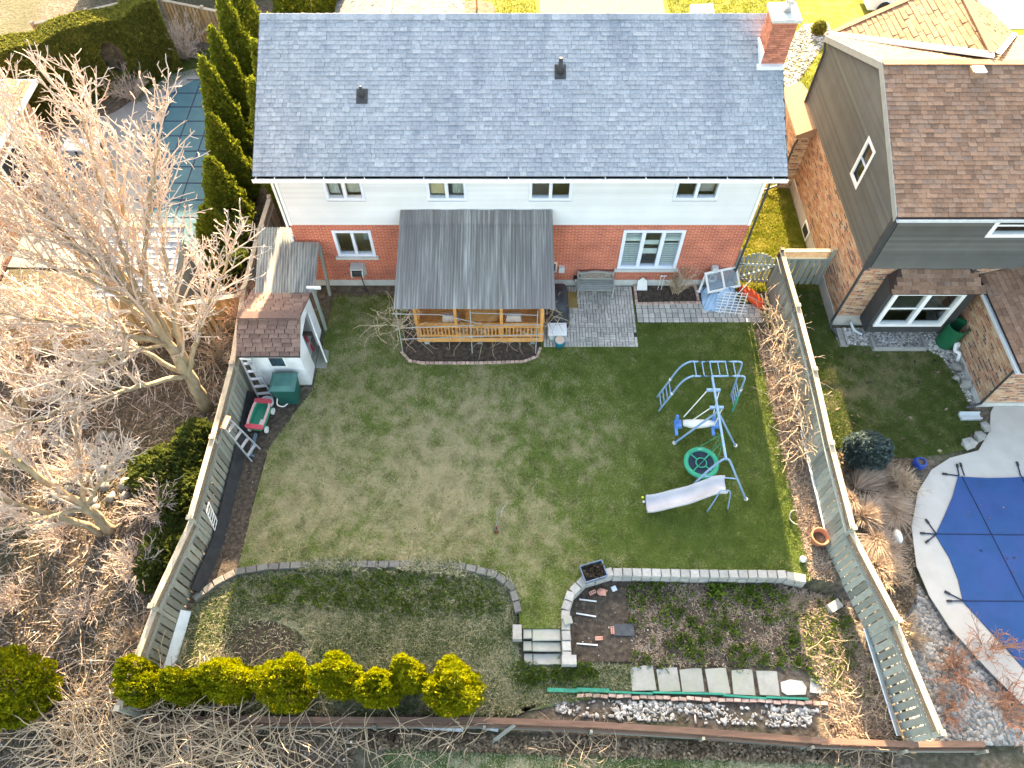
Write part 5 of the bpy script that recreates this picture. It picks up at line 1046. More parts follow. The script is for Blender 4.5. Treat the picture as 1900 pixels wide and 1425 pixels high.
w = MB().box(-18.60, -18.54, 3.6, 5.2, .9, 2.3).build('window', 'white_paint', lh); MB().box(-18.54, -18.53, 3.7, 5.1, 1.0, 2.2).build('pane', 'black_plastic', w)
# street side
t = thing('parked_car', 'pale grey car on the concrete driveway behind the tan roof', 'car', (18.6, 18.0, 0))
MB().hexa([(17.2, 17.0, .28), (21.5, 17.0, .28), (21.5, 18.8, .28), (17.2, 18.8, .28), (17.25, 17.08, .92), (21.45, 17.08, .95), (21.45, 18.72, .95), (17.25, 18.72, .92)]).build('body', 'car_paint', t); MB().hexa([(18.3, 17.1, .93), (21.2, 17.1, .95), (21.2, 18.7, .95), (18.3, 18.7, .93), (18.95, 17.28, 1.45), (20.8, 17.28, 1.45), (20.8, 18.52, 1.45), (18.95, 18.52, 1.45)]).build('cabin', 'glass', t); MB().hexa([(18.9, 17.26, 1.45), (20.85, 17.26, 1.45), (20.85, 18.54, 1.45), (18.9, 18.54, 1.45), (19.0, 17.35, 1.50), (20.7, 17.35, 1.50), (20.7, 18.45, 1.50), (19.0, 18.45, 1.50)]).build('car_roof', 'car_paint', t)
for x in (17.95, 20.7):
    for y in (16.98, 18.82):
        w = MB().tube([(x, y - .1, .33), (x, y + .1, .33)], .33, 20).build('wheel', 'tyre', t); MB().tube([(x, y - .105, .33), (x, y + .105, .33)], .2, 14).build('rim', 'aluminium', w)
flat('utility_lid', [(1282, 10), (1322, 9), (1325, 24), (1280, 24)], 0.0, .05, 'white_paint', 'white rectangular cover on the sunny front lawn beyond the ridge', 'lid')

# unseen house, added out of view to shade the teal pool
sh = thing('added_shade_house', 'unseen house added past the clipped hedge to shade the teal pool', 'house', (-15, 22.5, 0))
MB().box(-21.5, -10.4, 19.6, 26, 0, 5.2).build('wall', 'red_brick', sh); MB().add([(-21.9, 19.2, 5.2), (-10.0, 19.2, 5.2), (-10.0, 26.4, 5.2), (-21.9, 26.4, 5.2), (-21.9, 22.8, 7.6), (-10.0, 22.8, 7.6)], [(0, 1, 5, 4), (2, 3, 4, 5), (0, 4, 3), (1, 2, 5), (3, 2, 1, 0)]).build('roof', 'brown_shingle', sh)
for x in (-19.5, -16, -12.5):
    for z in (1.0, 3.6): w = MB().box(x - .6, x + .6, 19.55, 19.598, z, z + 1.2).build('window', 'white_paint', sh); MB().box(x - .5, x + .5, 19.53, 19.549, z + .1, z + 1.1).build('pane', 'glass', w)

# ------------------------------------------------------------------ play equipment
sw = thing('swing_frame', 'blue tubular swing frame with monkey bars and ladder end on the lawn', 'swing set', (6.0, -6.4, 0))
for y, nm in ((-4.76, 'a'), (-5.28, 'b')):
    MB().tube(smooth_path([(4.72, y + .0, 0), (4.93, y, .95), (5.12, y, 1.75), (5.35, y, 2.08), (5.6, y, 2.10), (6.6, y, 2.10), (6.85, y, 2.10), (6.97, y, 1.98), (7.02, y, 1.4), (7.12, y, 0)], 5), .030, 8).build('side_rail', 'swing_blue', sw, True)
for i in range(6): MB().tube([(5.5 + i * .235, -4.76, 2.10), (5.5 + i * .235, -5.28, 2.10)], .017, 6).build('rung', 'swing_blue', sw)
for z in (.25, .50, .75, 1.0):
    MB().tube([(4.72 + .22 * z, -4.76, z), (4.72 + .22 * z, -5.28, z)], .017, 6).build('ladder_rung', 'swing_blue', sw); MB().tube([(7.12 - .07 * z, -4.76, z), (7.12 - .07 * z, -5.28, z)], .017, 6).build('ladder_rung', 'swing_blue', sw)
for x, y, z in ((4.96, -4.76, 1.08), (4.96, -5.28, 1.08), (7.03, -4.76, 1.3), (7.03, -5.28, 1.3)): MB().tube([(x, y, z), (x, y, z + .06)], .042, 8).build('collar', 'white_plastic', sw)
MB().tube([(7.10, -5.285, .02), (7.04, -5.285, 1.0)], .034, 8).build('sleeve', 'green_fabric', sw)
MB().tube([(5.97, -5.28, 2.09), (5.95, -8.03, 2.09)], .038, 8).build('beam', 'swing_blue', sw)
MB().tube([(5.97, -6.47, 2.06), (5.10, -6.43, 0)], .032, 8).build('leg', 'swing_blue', sw); MB().tube([(5.97, -6.47, 2.06), (7.0, -6.52, 0)], .032, 8).build('leg', 'swing_blue', sw)
MB().tube(smooth_path([(5.12, -8.22, 0.0), (5.55, -8.05, 1.2), (5.82, -8.03, 2.0), (5.95, -8.03, 2.10), (6.08, -8.05, 2.0), (6.45, -8.15, 1.2), (7.02, -8.32, 0)], 5), .032, 8).build('end_frame', 'swing_blue', sw, True)
MB().tube([(5.5, -8.07, 1.1), (6.5, -8.16, 1.1)], .022, 6).build('crossbar', 'swing_blue', sw)
for x, y in ((5.10, -6.43), (7.0, -6.52), (7.02, -8.32)): MB().lathe([(.07, 0), (.06, .04)], 10, (x, y, 0)).build('foot_plate', 'white_plastic', sw)
for y in (-5.72, -6.32): MB().box(5.76, 6.16, y - .04, y + .04, 1.98, 2.06).build('hanger_bracket', 'swing_blue', sw)
gl = thing('glider_swing', 'two-seat glider swing with white saddle and blue seats hanging from the beam', 'swing', (5.95, -6.0, .4))
for y in (-5.72, -6.32):
    MB().tube([(5.78, y, 1.98), (5.35, -5.98 + (y + 6.02) * .5, .62)], .016, 6).build('hanger_rod', 'white_paint', gl); MB().tube([(6.14, y, 1.98), (6.25, -5.98 + (y + 6.02) * .5, .62)], .016, 6).build('hanger_rod', 'white_paint', gl)
mb = MB(); q = []
for x, w_, z in ((5.32, .10, .58), (5.5, .15, .55), (5.75, .17, .53), (6.0, .15, .55), (6.28, .09, .58)): q.append((x, w_, z))
V = []
for x, w_, z in q: V += [(x, -6.0 - w_, z - .06), (x, -6.0 - w_ * .6, z + .03), (x, -6.0 + w_ * .6, z + .03), (x, -6.0 + w_, z - .06)]
mb.add(V, [(4 * i + j, 4 * i + j + 1, 4 * i + 5 + j, 4 * i + 4 + j) for i in range(4) for j in range(3)] + [(3, 2, 1, 0), (16, 17, 18, 19)] + [(4 * i, 4 * i + 4, 4 * i + 7, 4 * i + 3) for i in range(4)]); mb.build('saddle', 'white_plastic', gl, True)
for x in (5.18, 6.32): MB().hexa([(x - .12, -6.14, .42), (x + .12, -6.14, .42), (x + .12, -5.86, .42), (x - .12, -5.86, .42), (x - .10, -6.12, .52), (x + .10, -6.12, .52), (x + .10, -5.88, .52), (x - .10, -5.88, .52)]).hexa([(x - .10, -5.98, .52), (x + .02, -5.98, .52), (x + .02, -5.86, .52), (x - .10, -5.86, .52), (x - .12, -5.95, .85), (x - .04, -5.95, .85), (x - .04, -5.89, .85), (x - .12, -5.89, .85)]).hexa([(x - .12, -6.36, .36), (x - .03, -6.36, .36), (x - .03, -6.12, .40), (x - .12, -6.12, .40), (x - .12, -6.36, .42), (x - .03, -6.36, .42), (x - .03, -6.12, .46), (x - .12, -6.12, .46)]).build('seat', 'blue_plastic', gl)
ds = thing('disc_swing', 'round saucer swing with green rim and dark mesh seat', 'swing', (5.85, -7.33, .5))
c = (5.72, -7.33, .45); ri = []
for i in range(33): t = 2 * math.pi * i / 32; ri.append((c[0] + .46 * math.cos(t), c[1] + .46 * math.sin(t), c[2]))
MB().tube(ri, .075, 8, False).build('rim', 'green_fabric', ds, True); MB().lathe([(.42, .0), (.02, -.05)], 32, c, False).build('mesh_seat', 'navy_mesh', ds)
ri = [(c[0] + .16 * math.cos(2 * math.pi * i / 24), c[1] + .16 * math.sin(2 * math.pi * i / 24), c[2] + .0) for i in range(25)]; MB().tube(ri, .022, 6, False).build('inner_ring', 'green_fabric', ds, True)
for i in range(4): t = math.pi / 4 + i * math.pi / 2; MB().tube([(c[0] + .17 * math.cos(t), c[1] + .17 * math.sin(t), c[2]), (c[0] + .42 * math.cos(t), c[1] + .42 * math.sin(t), c[2] + .01)], .024, 6).build('web_strap', 'green_fabric', ds)
for dx, dy in ((-.32, .32), (.32, .32), (-.32, -.32), (.32, -.32)): MB().tube([(c[0] + dx, c[1] + dy, c[2] + .04), (5.96, c[1] + (.12 if dy > 0 else -.12), 2.06)], .008, 5).build('rope', 'green_fabric', ds)
MB().box(5.58, 5.88, -6.905, -6.88, .47, .515).build('label_patch', 'white_paint', ds)
sl = thing('slide', 'pale grey wavy plastic slide with blue handrail legs', 'slide', (5.0, -8.5, 0))
# trough section swept from the platform down
P0 = [((6.12, -8.38, 1.10), 0), ((5.85, -8.38, 1.07), 0), ((5.55, -8.42, .88), 0), ((5.15, -8.47, .58), 0), ((4.75, -8.51, .42), 0), ((4.40, -8.53, .22), 0), ((4.15, -8.55, .13), 0), ((3.98, -8.56, .14), 0)]
ctr = smooth_path([p for p, _ in P0], 4); V = []; prof = [(-.27, .13), (-.25, .15), (-.22, .12), (-.18, .02), (0, 0), (.18, .02), (.22, .12), (.25, .15), (.27, .13), (.27, .03), (0, -.04), (-.27, .03)]
for p in ctr:
    for y, z in prof: V.append((p.x, p.y + y, p.z + z))
n = len(prof); mb = MB().add(V, [(i * n + j, i * n + (j + 1) % n, (i + 1) * n + (j + 1) % n, (i + 1) * n + j) for i in range(len(ctr) - 1) for j in range(n)] + [tuple(range(n)), tuple((len(ctr) - 1) * n + j for j in reversed(range(n)))])
mb.build('slide_bed', 'slide_plastic', sl, True)
MB().tube(smooth_path([(5.78, -8.74, 0), (5.85, -8.68, .8), (5.86, -8.66, 1.28), (5.92, -8.64, 1.36), (6.10, -8.64, 1.36), (6.17, -8.64, 1.24), (6.22, -8.64, 1.1), (6.42, -8.66, 0)], 4), .022, 8).build('handrail', 'swing_blue', sl, True)
for x, y, m, lab in ((3.92, -8.28, 'yellow_ball', 'small yellow-green ball beside the foot of the slide'), (3.94, -8.42, 'white_plastic', 'small white ball beside the foot of the slide')): tag(MB().blob((x, y, .045), (.042, .042, .042), 1, 0.0).build('ball', m), lab, 'ball')

# ------------------------------------------------------------------ things round the shed and left fence
def wb_(p): return Vector(p)
bn = thing('wheeled_bin', 'dark green lidded bin in front of the white shed', 'bin', (-7.25, -4.75, 0))
MB().hexa([(-7.50, -5.02, .03), (-6.92, -5.02, .03), (-6.92, -4.50, .03), (-7.50, -4.50, .03), (-7.58, -5.08, .95), (-6.84, -5.08, .95), (-6.84, -4.42, .95), (-7.58, -4.42, .95)]).build('bin_body', 'bin_green', bn)
MB().add([(-7.62, -5.12, .96), (-6.80, -5.12, .96), (-6.80, -4.38, .96), (-7.62, -4.38, .96), (-7.50, -4.98, 1.06), (-6.92, -4.98, 1.06), (-6.92, -4.52, 1.06), (-7.50, -4.52, 1.06)], [(3, 2, 1, 0), (4, 5, 6, 7), (0, 1, 5, 4), (1, 2, 6, 5), (2, 3, 7, 6), (3, 0, 4, 7)]).build('lid', 'bin_lid', bn)
MB().tube(smooth_path([(-7.45, -5.12, .55), (-7.5, -5.2, .3), (-7.35, -5.2, .18), (-7.2, -5.14, .25)]), .018, 6).build('handle', 'white_paint', bn)
t = thing('hose_coil', 'loose white coiled hose on the ground beside the green bin', 'hose', (-7.95, -5.0, 0))
for k, (r_, z) in enumerate(((.20, .03), (.17, .07), (.21, .11))):
    MB().tube([(-7.95 + r_ * math.cos(2 * math.pi * i / 18), -4.98 + r_ * math.sin(2 * math.pi * i / 18), z) for i in range(19)], .024, 6, False).build('loop', 'white_paint', t, True)
def ladder(name, label, foot, top, width_dir, wbot, wtop, n, m, rail=.035, depth=.07, tread=.09):
    t = thing(name, label, 'ladder', foot); foot, top, wd = Vector(foot), Vector(top), Vector(width_dir).normalized()
    nn = (top - foot).cross(wd)
    for s in (-1, 1): bar('rail', m, t, foot + wd * (s * wbot / 2), top + wd * (s * wtop / 2), rail, depth, nn)
    for i in range(n):
        f = (i + .7) / (n + .3); c = foot.lerp(top, f); w_ = wbot + (wtop - wbot) * f
        bar('tread', m, t, c - wd * (w_ / 2), c + wd * (w_ / 2), tread, .025, (0, 0, 1))
    return t
t = ladder('step_ladder', 'aluminium step ladder leaning beside the shed front wall', (-8.02, -4.78, 0), (-8.20, -4.42, 1.75), (1, .1, 0), .46, .32, 5, 'aluminium'); MB().box(-8.38, -8.04, -4.46, -4.30, 1.75, 1.82).build('top_cap', 'white_paint', t)
t = ladder('step_ladder', 'folded aluminium step ladder with orange cap leaning on the long fence', (-7.97, -6.85, 0), (-8.38, -6.62, 1.62), (.25, .6, 0), .46, .30, 4, 'aluminium'); MB().hexa([(-8.52, -6.80, 1.62), (-8.36, -6.84, 1.62), (-8.28, -6.42, 1.62), (-8.44, -6.38, 1.62), (-8.52, -6.80, 1.68), (-8.36, -6.84, 1.68), (-8.28, -6.42, 1.68), (-8.44, -6.38, 1.68)]).build('top_cap', 'orange_wood', t)
t = thing('wire_trellis', 'small white ladder-like trellis hanging on the long fence boards', 'trellis', (-8.5, -9.2, .5))
q0, q1, r0, r1 = G(382, 932, 1.35), G(413, 966, .55), G(377, 950, 1.35), G(407, 984, .55)
for v in (q0, q1, r0, r1): v.x = -8.47
for a, b in ((q0, q1), (r0, r1)): MB().beam(a, b, .02, .02, (1, 0, 0)).build('side_wire', 'white_paint', t)
for i in range(6): MB().beam(q0.lerp(q1, i / 5), r0.lerp(r1, i / 5), .014, .014, (1, 0, 0)).build('rung', 'white_paint', t)
wg = thing('toy_wagon', 'green and red plastic toy wagon parked along the fence', 'wagon', (-7.95, -5.7, 0))
WMx = Matrix.Translation((-7.98, -5.62, 0)) @ Matrix.Rotation(-.12, 4, 'Z')
def ring(w_, l_, z, n=24, e=4.0): return [((abs(math.cos(t)) ** (2 / e)) * math.copysign(w_, math.cos(t)), (abs(math.sin(t)) ** (2 / e)) * math.copysign(l_, math.sin(t)), z) for t in [2 * math.pi * i / n for i in range(n)]]
def loft(rings, cap0=True, cap1=False):
    n = len(rings[0]); V = [p for r in rings for p in r]; F_ = [(i * n + j, i * n + (j + 1) % n, (i + 1) * n + (j + 1) % n, (i + 1) * n + j) for i in range(len(rings) - 1) for j in range(n)]
    if cap0: F_.append(tuple(reversed(range(n))))
    if cap1: F_.append(tuple((len(rings) - 1) * n + j for j in range(n)))
    return MB().add(V, F_)
loft([ring(.22, .45, .14), ring(.25, .50, .26), ring(.26, .52, .42), ring(.22, .48, .42), ring(.21, .45, .20)], True, True).build('tub', 'toy_green', wg, world=WMx)
loft([ring(.265, .53, .40), ring(.285, .55, .42), ring(.285, .55, .47), ring(.22, .48, .47), ring(.22, .48, .43)], False).build('rim', 'toy_pink', wg, world=WMx)
for s in (-1, 1): loft([ring(.27, .07, .415), ring(.288, .08, .43), ring(.285, .08, .482), ring(.25, .05, .484)], True, True).build('end_grip', 'toy_red', wg, world=WMx @ Matrix.Translation((0, s * .47, 0)))
for s in (-1, 1):
    for y in (-.36, .32): MB().tube([(s * .24, y, .11), (s * .30, y, .11)], .11, 14).build('wheel', 'white_plastic', wg, world=WMx)
MB().beam((0, -.55, .16), (.03, -1.28, .10), .10, .04).beam((-.1, -1.28, .10), (.16, -1.30, .10), .05, .05).build('pull_handle', 'planter_blue', wg, world=WMx)
tag(MB().hexa([(.02, -.32, .215), (.15, -.28, .215), (.17, -.10, .215), (.04, -.08, .215), (.02, -.32, .25), (.15, -.28, .25), (.17, -.10, .25), (.04, -.08, .25)]).build('paper_box', 'white_paint', None, world=WMx), 'white scrap of card lying in the toy wagon', 'card')

# ------------------------------------------------------------------ patio things
bc = thing('garden_bench', 'weathered grey garden bench with carved cast back against the brick wall', 'bench', (2.95, -.35, 0))
for i in range(5): MB().box(2.33, 3.57, -.62 + i * .095, -.54 + i * .095, .42, .445).build('seat_slat', 'bench_grey', bc)
back = MB(); n = 14; V = []
for i in range(n + 1):
    x = 2.33 + 1.24 * i / n; s = i / n; zt = .86 + .07 * (math.sin(math.pi * s) ** 2) - .01
    V += [(x, -.16, zt - .07), (x, -.11, zt - .07), (x, -.11, zt), (x, -.16, zt)]
back.add(V, [(4 * i + j, 4 * i + (j + 1) % 4, 4 * i + 4 + (j + 1) % 4, 4 * i + 4 + j) for i in range(n) for j in range(4)] + [(0, 1, 2, 3), (4 * n + 3, 4 * n + 2, 4 * n + 1, 4 * n)]); back.build('top_rail', 'bench_grey', bc)
MB().box(2.33, 3.57, -.16, -.11, .50, .57).build('lower_rail', 'bench_grey', bc)
MB().box(2.40, 3.50, -.142, -.128, .572, .82).build('carved_panel', 'bench_carving', bc)
for i in range(12):
    a = random.uniform(0, 6.28); x = 2.5 + i * .082; MB().beam((x - .06 * math.cos(a), -.15, .69 - .07 * abs(math.sin(a))), (x + .06 * math.cos(a), -.15, .69 + .07 * abs(math.sin(a))), .02, .03, (0, 1, 0)).build('scroll', 'bench_grey', bc)
for s in (2.33, 3.57):
    for y, h in ((-.60, .62), (-.13, .9)): MB().beam((s, y, .02), (s, y, h), .05, .05, (0, 1, 0)).build('leg', 'bench_grey', bc)
    MB().beam((s, -.66, .63), (s, -.12, .63), .06, .035).build('armrest', 'bench_grey', bc)
tag(bx('door_mat', 'doormat', None, (2.02, -.72, .055), (.60, .72, .02)), 'brown doormat on the pavers beside the black covered barbecue', 'mat')
tag(MB().prism([(1.12, -.14), (1.52, -.14), (1.54, -.62), (1.42, -.72), (1.12, -.68)], .04, .085).build('door_slab', 'slab'), 'pale grey stepping slab against the house beside the porch roof', 'slab')
bbq = thing('covered_barbecue', 'barbecue under a black vinyl cover beside the porch', 'barbecue', (1.42, -1.45, 0))
n = 20
def rr(cx, cy, w_, l_, z, k=0.0): return [(cx + x, cy + y + k * random.uniform(-1, 1), z + k * random.uniform(-.5, .5)) for x, y, _ in ring(w_, l_, z, n, 5)]
loft([rr(1.62, -1.30, .38, .72, .03, .02), rr(1.62, -1.30, .35, .68, .35, .01), rr(1.60, -1.28, .33, .64, .78, .01), rr(1.58, -1.28, .30, .58, .92, .01), rr(1.55, -1.40, .24, .38, 1.06, .01), rr(1.55, -1.43, .12, .22, 1.12, 0)], True, True).build('vinyl_cover', 'black_tarp', bbq, True)
MB().tube([(1.3, -1.9, .12), (1.4, -1.9, .12)], .1, 12).build('wheel', 'black_plastic', bbq)
bxs = thing('storage_tub', 'pale blue-grey storage tub with white rim at the porch corner', 'tub', (1.55, -2.25, 0)); MB().hexa([(1.30, -2.45, .01), (1.78, -2.45, .01), (1.78, -2.08, .01), (1.30, -2.08, .01), (1.24, -2.50, .38), (1.84, -2.50, .38), (1.84, -2.04, .38), (1.24, -2.04, .38)]).build('tub_body', 'pale_metal', bxs); MB().box(1.22, 1.86, -2.53, -2.02, .382, .42).build('lid', 'white_paint', bxs)
pl = thing('blue_pail', 'bright blue pail with a cream lid on the lawn edge by the porch', 'pail', (1.6, -2.68, 0)); MB().lathe([(.15, .01), (.18, .30), (.19, .31)], 20, (1.62, -2.66, 0)).build('pail_body', 'pail_blue', pl, True); MB().lathe([(.165, .312), (.16, .335)], 20, (1.62, -2.66, 0)).build('lid', 'cream_lid', pl)
tag(MB().add([(4.48, -.02, .02), (4.86, -.02, .02), (4.86, -.26, .02), (4.48, -.26, .02), (4.50, -.10, .36), (4.82, -.10, .36), (4.66, -.06, .50)], [(0, 3, 2, 1), (3, 0, 4), (2, 3, 4, 5), (1, 2, 5), (0, 1, 6), (0, 6, 4), (1, 5, 6), (4, 6, 5)]).build('garden_ornament', 'white_plastic'), 'white pointed stone ornament in the bed corner beside the bench', 'ornament')
t = thing('plant_stake', 'small white wire plant support against the brick in the flower bed', 'plant support', (5.35, -.2, 0))
for s in (-.06, .06): MB().tube([(5.3 + s, -.22, 0), (5.36 + s, -.06, .62)], .008, 5).build('wire', 'white_paint', t)
MB().tube([(5.26, -.08, .55), (5.50, -.06, .60)], .012, 5).tube([(5.28, -.08, .62), (5.48, -.06, .55)], .012, 5).build('wire_top', 'white_paint', t)
# the junk pile at the house corner
n = 44; tp_ = loft([rr(7.38, -.68, .66 , .56, .02, .09), rr(7.36, -.66, .60, .50, .10, .10), rr(7.40, -.60, .52, .42, .24, .10), rr(7.45, -.5, .42, .32, .40, .09), rr(7.5, -.45, .25, .2, .52, .06), rr(7.5, -.45, .08, .06, .55, .03)], True, True); tag(tp_.build('blue_tarp', 'blue_tarp', None, True), 'crumpled light blue tarp heaped by the house corner', 'tarp')
wf = thing('old_window', 'old two-pane cream window sash lying tilted on the blue tarp', 'window sash', (7.35, -.35, .7))
FW = Matrix.Translation((7.38, -.36, .72)) @ Matrix.Rotation(.26, 4, 'Z') @ Matrix.Rotation(R(38), 4, 'X')
for a in (-.58, .02, .58): MB().box(a - .035, a + .035, -.36, .36, -.02, .02).build('stile', 'cream_lid' if False else 'white_plastic', wf, world=FW)
for b in (-.33, .33): MB().box(-.62, .62, b - .04, b + .04, -.021, .021).build('rail', 'white_plastic', wf, world=FW)
for a in (-.28, .30): MB().box(a - .26, a + .25, -.29, .29, -.004, .004).build('pane', 'shade_glass', wf, world=FW)
lt = thing('lattice_panel', 'white diagonal lattice trellis panel leaning on the blue tarp', 'trellis', (7.7, -.85, .3))
LW = Matrix.Translation((7.70, -1.05, .30)) @ Matrix.Rotation(-.12, 4, 'Z') @ Matrix.Rotation(R(30), 4, 'X')
for i in range(8): MB().box(-.52 + random.uniform(-.03, .03), .50 + random.uniform(-.03, .05), -.36 + i * .10, -.335 + i * .10, .008, .02).build('slat', 'white_plastic', lt, world=LW)
for i in range(5): MB().beam((-.42 + i * .19, -.42, 0), (-.24 + i * .19, .40, 0), .028, .012).build('cross_slat', 'white_plastic', lt, world=LW)
tag(MB().beam((7.30, -1.35, .10), (8.42, -.28, .62), .03, .02).build('loose_stick', 'white_plastic'), 'long white stick lying diagonally over the lattice panel', 'stick')
tag(MB().tube([(6.72, -.30, .05), (6.82, -.12, .62), (6.9, -.06, .72)], .045, 8).tube([(6.62, -.34, .05), (6.78, -.36, .05)], .05, 8).build('white_downpipe', 'white_paint'), 'short white downpipe elbow standing by the brick corner', 'pipe')
tag(MB().lathe([(.14, .02), (.19, .03), (.19, .08), (.14, .09), (.14, .02)], 18, (7.02, -.22, .62), False).build('white_ring', 'white_paint'), 'white plastic ring sitting behind the old window sash', 'ring')
kx = [(8.10, -.25, .18), (8.2, -.40, .24), (8.45, -.72, .27), (8.70, -1.02, .22), (8.85, -1.22, .14)]; rings_ = []
for (x, y, z), r_ in zip(smooth_path(kx, 3), np.interp(np.linspace(0, 1, 13), [0, .15, .5, .85, 1], [.06, .16, .22, .15, .03])): rings_.append([(x + r_ * math.cos(t) * .78, y + r_ * math.cos(t) * .62, z + .8 * r_ * math.sin(t)) for t in [2 * math.pi * i / 12 for i in range(12)]])
tag(loft(rings_, True, True).build('toboggan', 'kayak_red', None, True), 'shiny orange-red plastic toboggan lying by the gate', 'toboggan')

# ------------------------------------------------------------------ garden oddments
PLANTER = thing('planter_box', 'blue-grey planter box of dead stems sitting on the curved wall', 'planter', (2.2, -10.6, .1))
PM = Matrix.Translation((2.28, -10.62, .09)) @ Matrix.Rotation(.30, 4, 'Z')
MB().hexa([(-.30, -.22, 0), (.30, -.22, 0), (.30, -.20, 0), (-.30, -.20, 0), (-.34, -.25, .26), (.34, -.25, .26), (.34, -.22, .26), (-.34, -.22, .26)]).hexa([(-.30, .20, 0), (.30, .20, 0), (.30, .22, 0), (-.30, .22, 0), (-.34, .22, .26), (.34, .22, .26), (.34, .25, .26), (-.34, .25, .26)]).hexa([(-.30, -.199, 0), (-.28, -.199, 0), (-.28, .199, 0), (-.30, .199, 0), (-.34, -.219, .26), (-.31, -.219, .26), (-.31, .219, .26), (-.34, .219, .26)]).hexa([(.28, -.199, 0), (.30, -.199, 0), (.30, .199, 0), (.28, .199, 0), (.31, -.219, .26), (.34, -.219, .26), (.34, .219, .26), (.31, .219, .26)]).build('box_sides', 'planter_blue', PLANTER, world=PM)
MB().box(-.28, .28, -.2, .2, 0, .15).build('potting_soil', 'soil', PLANTER, world=PM)
def lone_brick(pxl, z, rz, lab, m='clay_brick', size=(.20, .095, .07)):
    p = G(*pxl, z); o = MB().box(-size[0] / 2, size[0] / 2, -size[1] / 2, size[1] / 2, 0, size[2]).build('loose_brick', m, None, world=Matrix.Translation((p.x, p.y, z)) @ Matrix.Rotation(rz, 4, 'Z')); tag(o, lab, 'brick', 'loose bricks in the soil bed')
    for s in (-.06, 0, .06): MB().lathe([(.016, 0), (.016, .003)], 8, (s * size[0] / .2, 0, size[2])).build('core_hole', 'black_plastic', o, world=Matrix.Translation((p.x, p.y, z)) @ Matrix.Rotation(rz, 4, 'Z'))
Z0 = LOW + .008
lone_brick((1136, 1170), Z0, 1.6, 'three-holed brick standing against the grey tray in the dark soil'); lone_brick((1111, 1185), Z0, .05, 'pale pinkish brick lying alone in the dark soil'); lone_brick((1099, 1100), Z0, .45, 'pale brick near the planter box under the curved wall')
tag(MB().blob((*G2(1116, 1099, Z0), Z0 + .05), (.15, .11, .07), 4, .5, 2).build('broken_brick', 'clay_brick'), 'broken orange brick lump beside the planter box', 'brick')
tag(MB().box(-.07, .07, -.07, .07, 0, .06).build('blue_cube', 'pale_metal', None, world=Matrix.Translation((*G2(1139, 1093, Z0), Z0)) @ Matrix.Rotation(.4, 4, 'Z')), 'small pale blue square block in the dark soil', 'block')
p = G(1157, 1169, Z0); tag(MB().hexa([(p.x - .30, p.y - .15, Z0), (p.x + .30, p.y - .17, Z0), (p.x + .28, p.y + .17, Z0), (p.x - .30, p.y + .15, Z0), (p.x - .30, p.y - .15, Z0 + .04), (p.x + .30, p.y - .17, Z0 + .05), (p.x + .28, p.y + .17, Z0 + .05), (p.x - .30, p.y + .15, Z0 + .04)]).build('slate_tray', 'gutter_dark'), 'dark grey slate-like board beside the upright brick', 'board')
for k, (a, b, lab) in enumerate((((1075, 1112), (1107, 1116), 'white stick in the soil nearest the planter box'), ((1069, 1138), (1106, 1144), 'middle white stick in the dark soil'), ((1070, 1194), (1109, 1197), 'white stick in the soil nearest the steps'))): tag(bar('garden_stake', 'white_plastic', None, G(*a, Z0 + .03), G(*b, Z0 + .03), .035, .03), lab, 'stake', 'white stakes in the soil bed')
t = thing('terracotta_pot', 'large empty terracotta pot against the fence', 'pot', (8.85, -9.6, 0)); MB().lathe([(.17, 0), (.25, .30), (.27, .30), (.27, .38), (.23, .38), (.20, .28), (.15, .05)], 24, (8.85, -9.62, 0), False).build('pot_body', 'terracotta', t, True); MB().lathe([(.2, .22), (.001, .2)], 20, (8.85, -9.62, 0), False).build('pot_soil', 'earth', t)
tag(MB().blob((*G2(1490, 1038, .08), .09), (.10, .10, .10), 1, .04).build('blue_ball', 'pale_metal'), 'small blue and white ball on the earth by the right fence', 'ball')
tag(MB().tube([(8.35 + .16 * math.cos(t), -8.95 + .22 * math.sin(t), .05 + .08 * abs(math.sin(t))) for t in np.linspace(1.0, 4.8, 14)], .022, 6).build('broken_hoop', 'old_wood'), 'curved grey piece of hoop lying by the terracotta pot', 'hoop')
def plank(lab, a, b, za, zb, w_, m='white_siding', t=.03):
    p, q = G(*a, za), G(*b, zb); tag(bar('long_plank', m, None, p, q, w_, t, (0.7, 0, .7)), lab, 'plank')
plank('long white gutter plank lying along the foot of the right fence', (1488, 800), (1533, 985), .35, .18, .22, 'white_paint'); plank('weathered grey gutter end above the long white plank', (1483, 766), (1494, 812), .55, .40, .16, 'pale_metal')
plank('long pale panel leaning on the right fence at the back corner', (1606, 1166), (1668, 1365), LOW + .35, LOW + .15, .28, 'pale_metal'); plank('pale grey panel leaning on the long fence near the golden cedars', (345, 1133), (312, 1245), LOW + .40, LOW + .18, .30, 'pale_metal')
flat('blue_scrap', [(338, 1376), (358, 1370), (362, 1388), (340, 1392)], LOW, .04, 'blue_tarp', 'scrap of light blue plastic among the brush at the bottom', 'scrap')
for a, b, lab in (((735, 1342), (860, 1352), 'long pale board on the ground behind the golden cedars'), ((885, 1344), (925, 1352), 'short pale board on the ground past the last golden cedar')): tag(bar('ground_board', 'pale_metal', None, G(*a, LOW + .06), G(*b, LOW + .06), .16, .04), lab, 'board', 'pale boards by the timber wall')

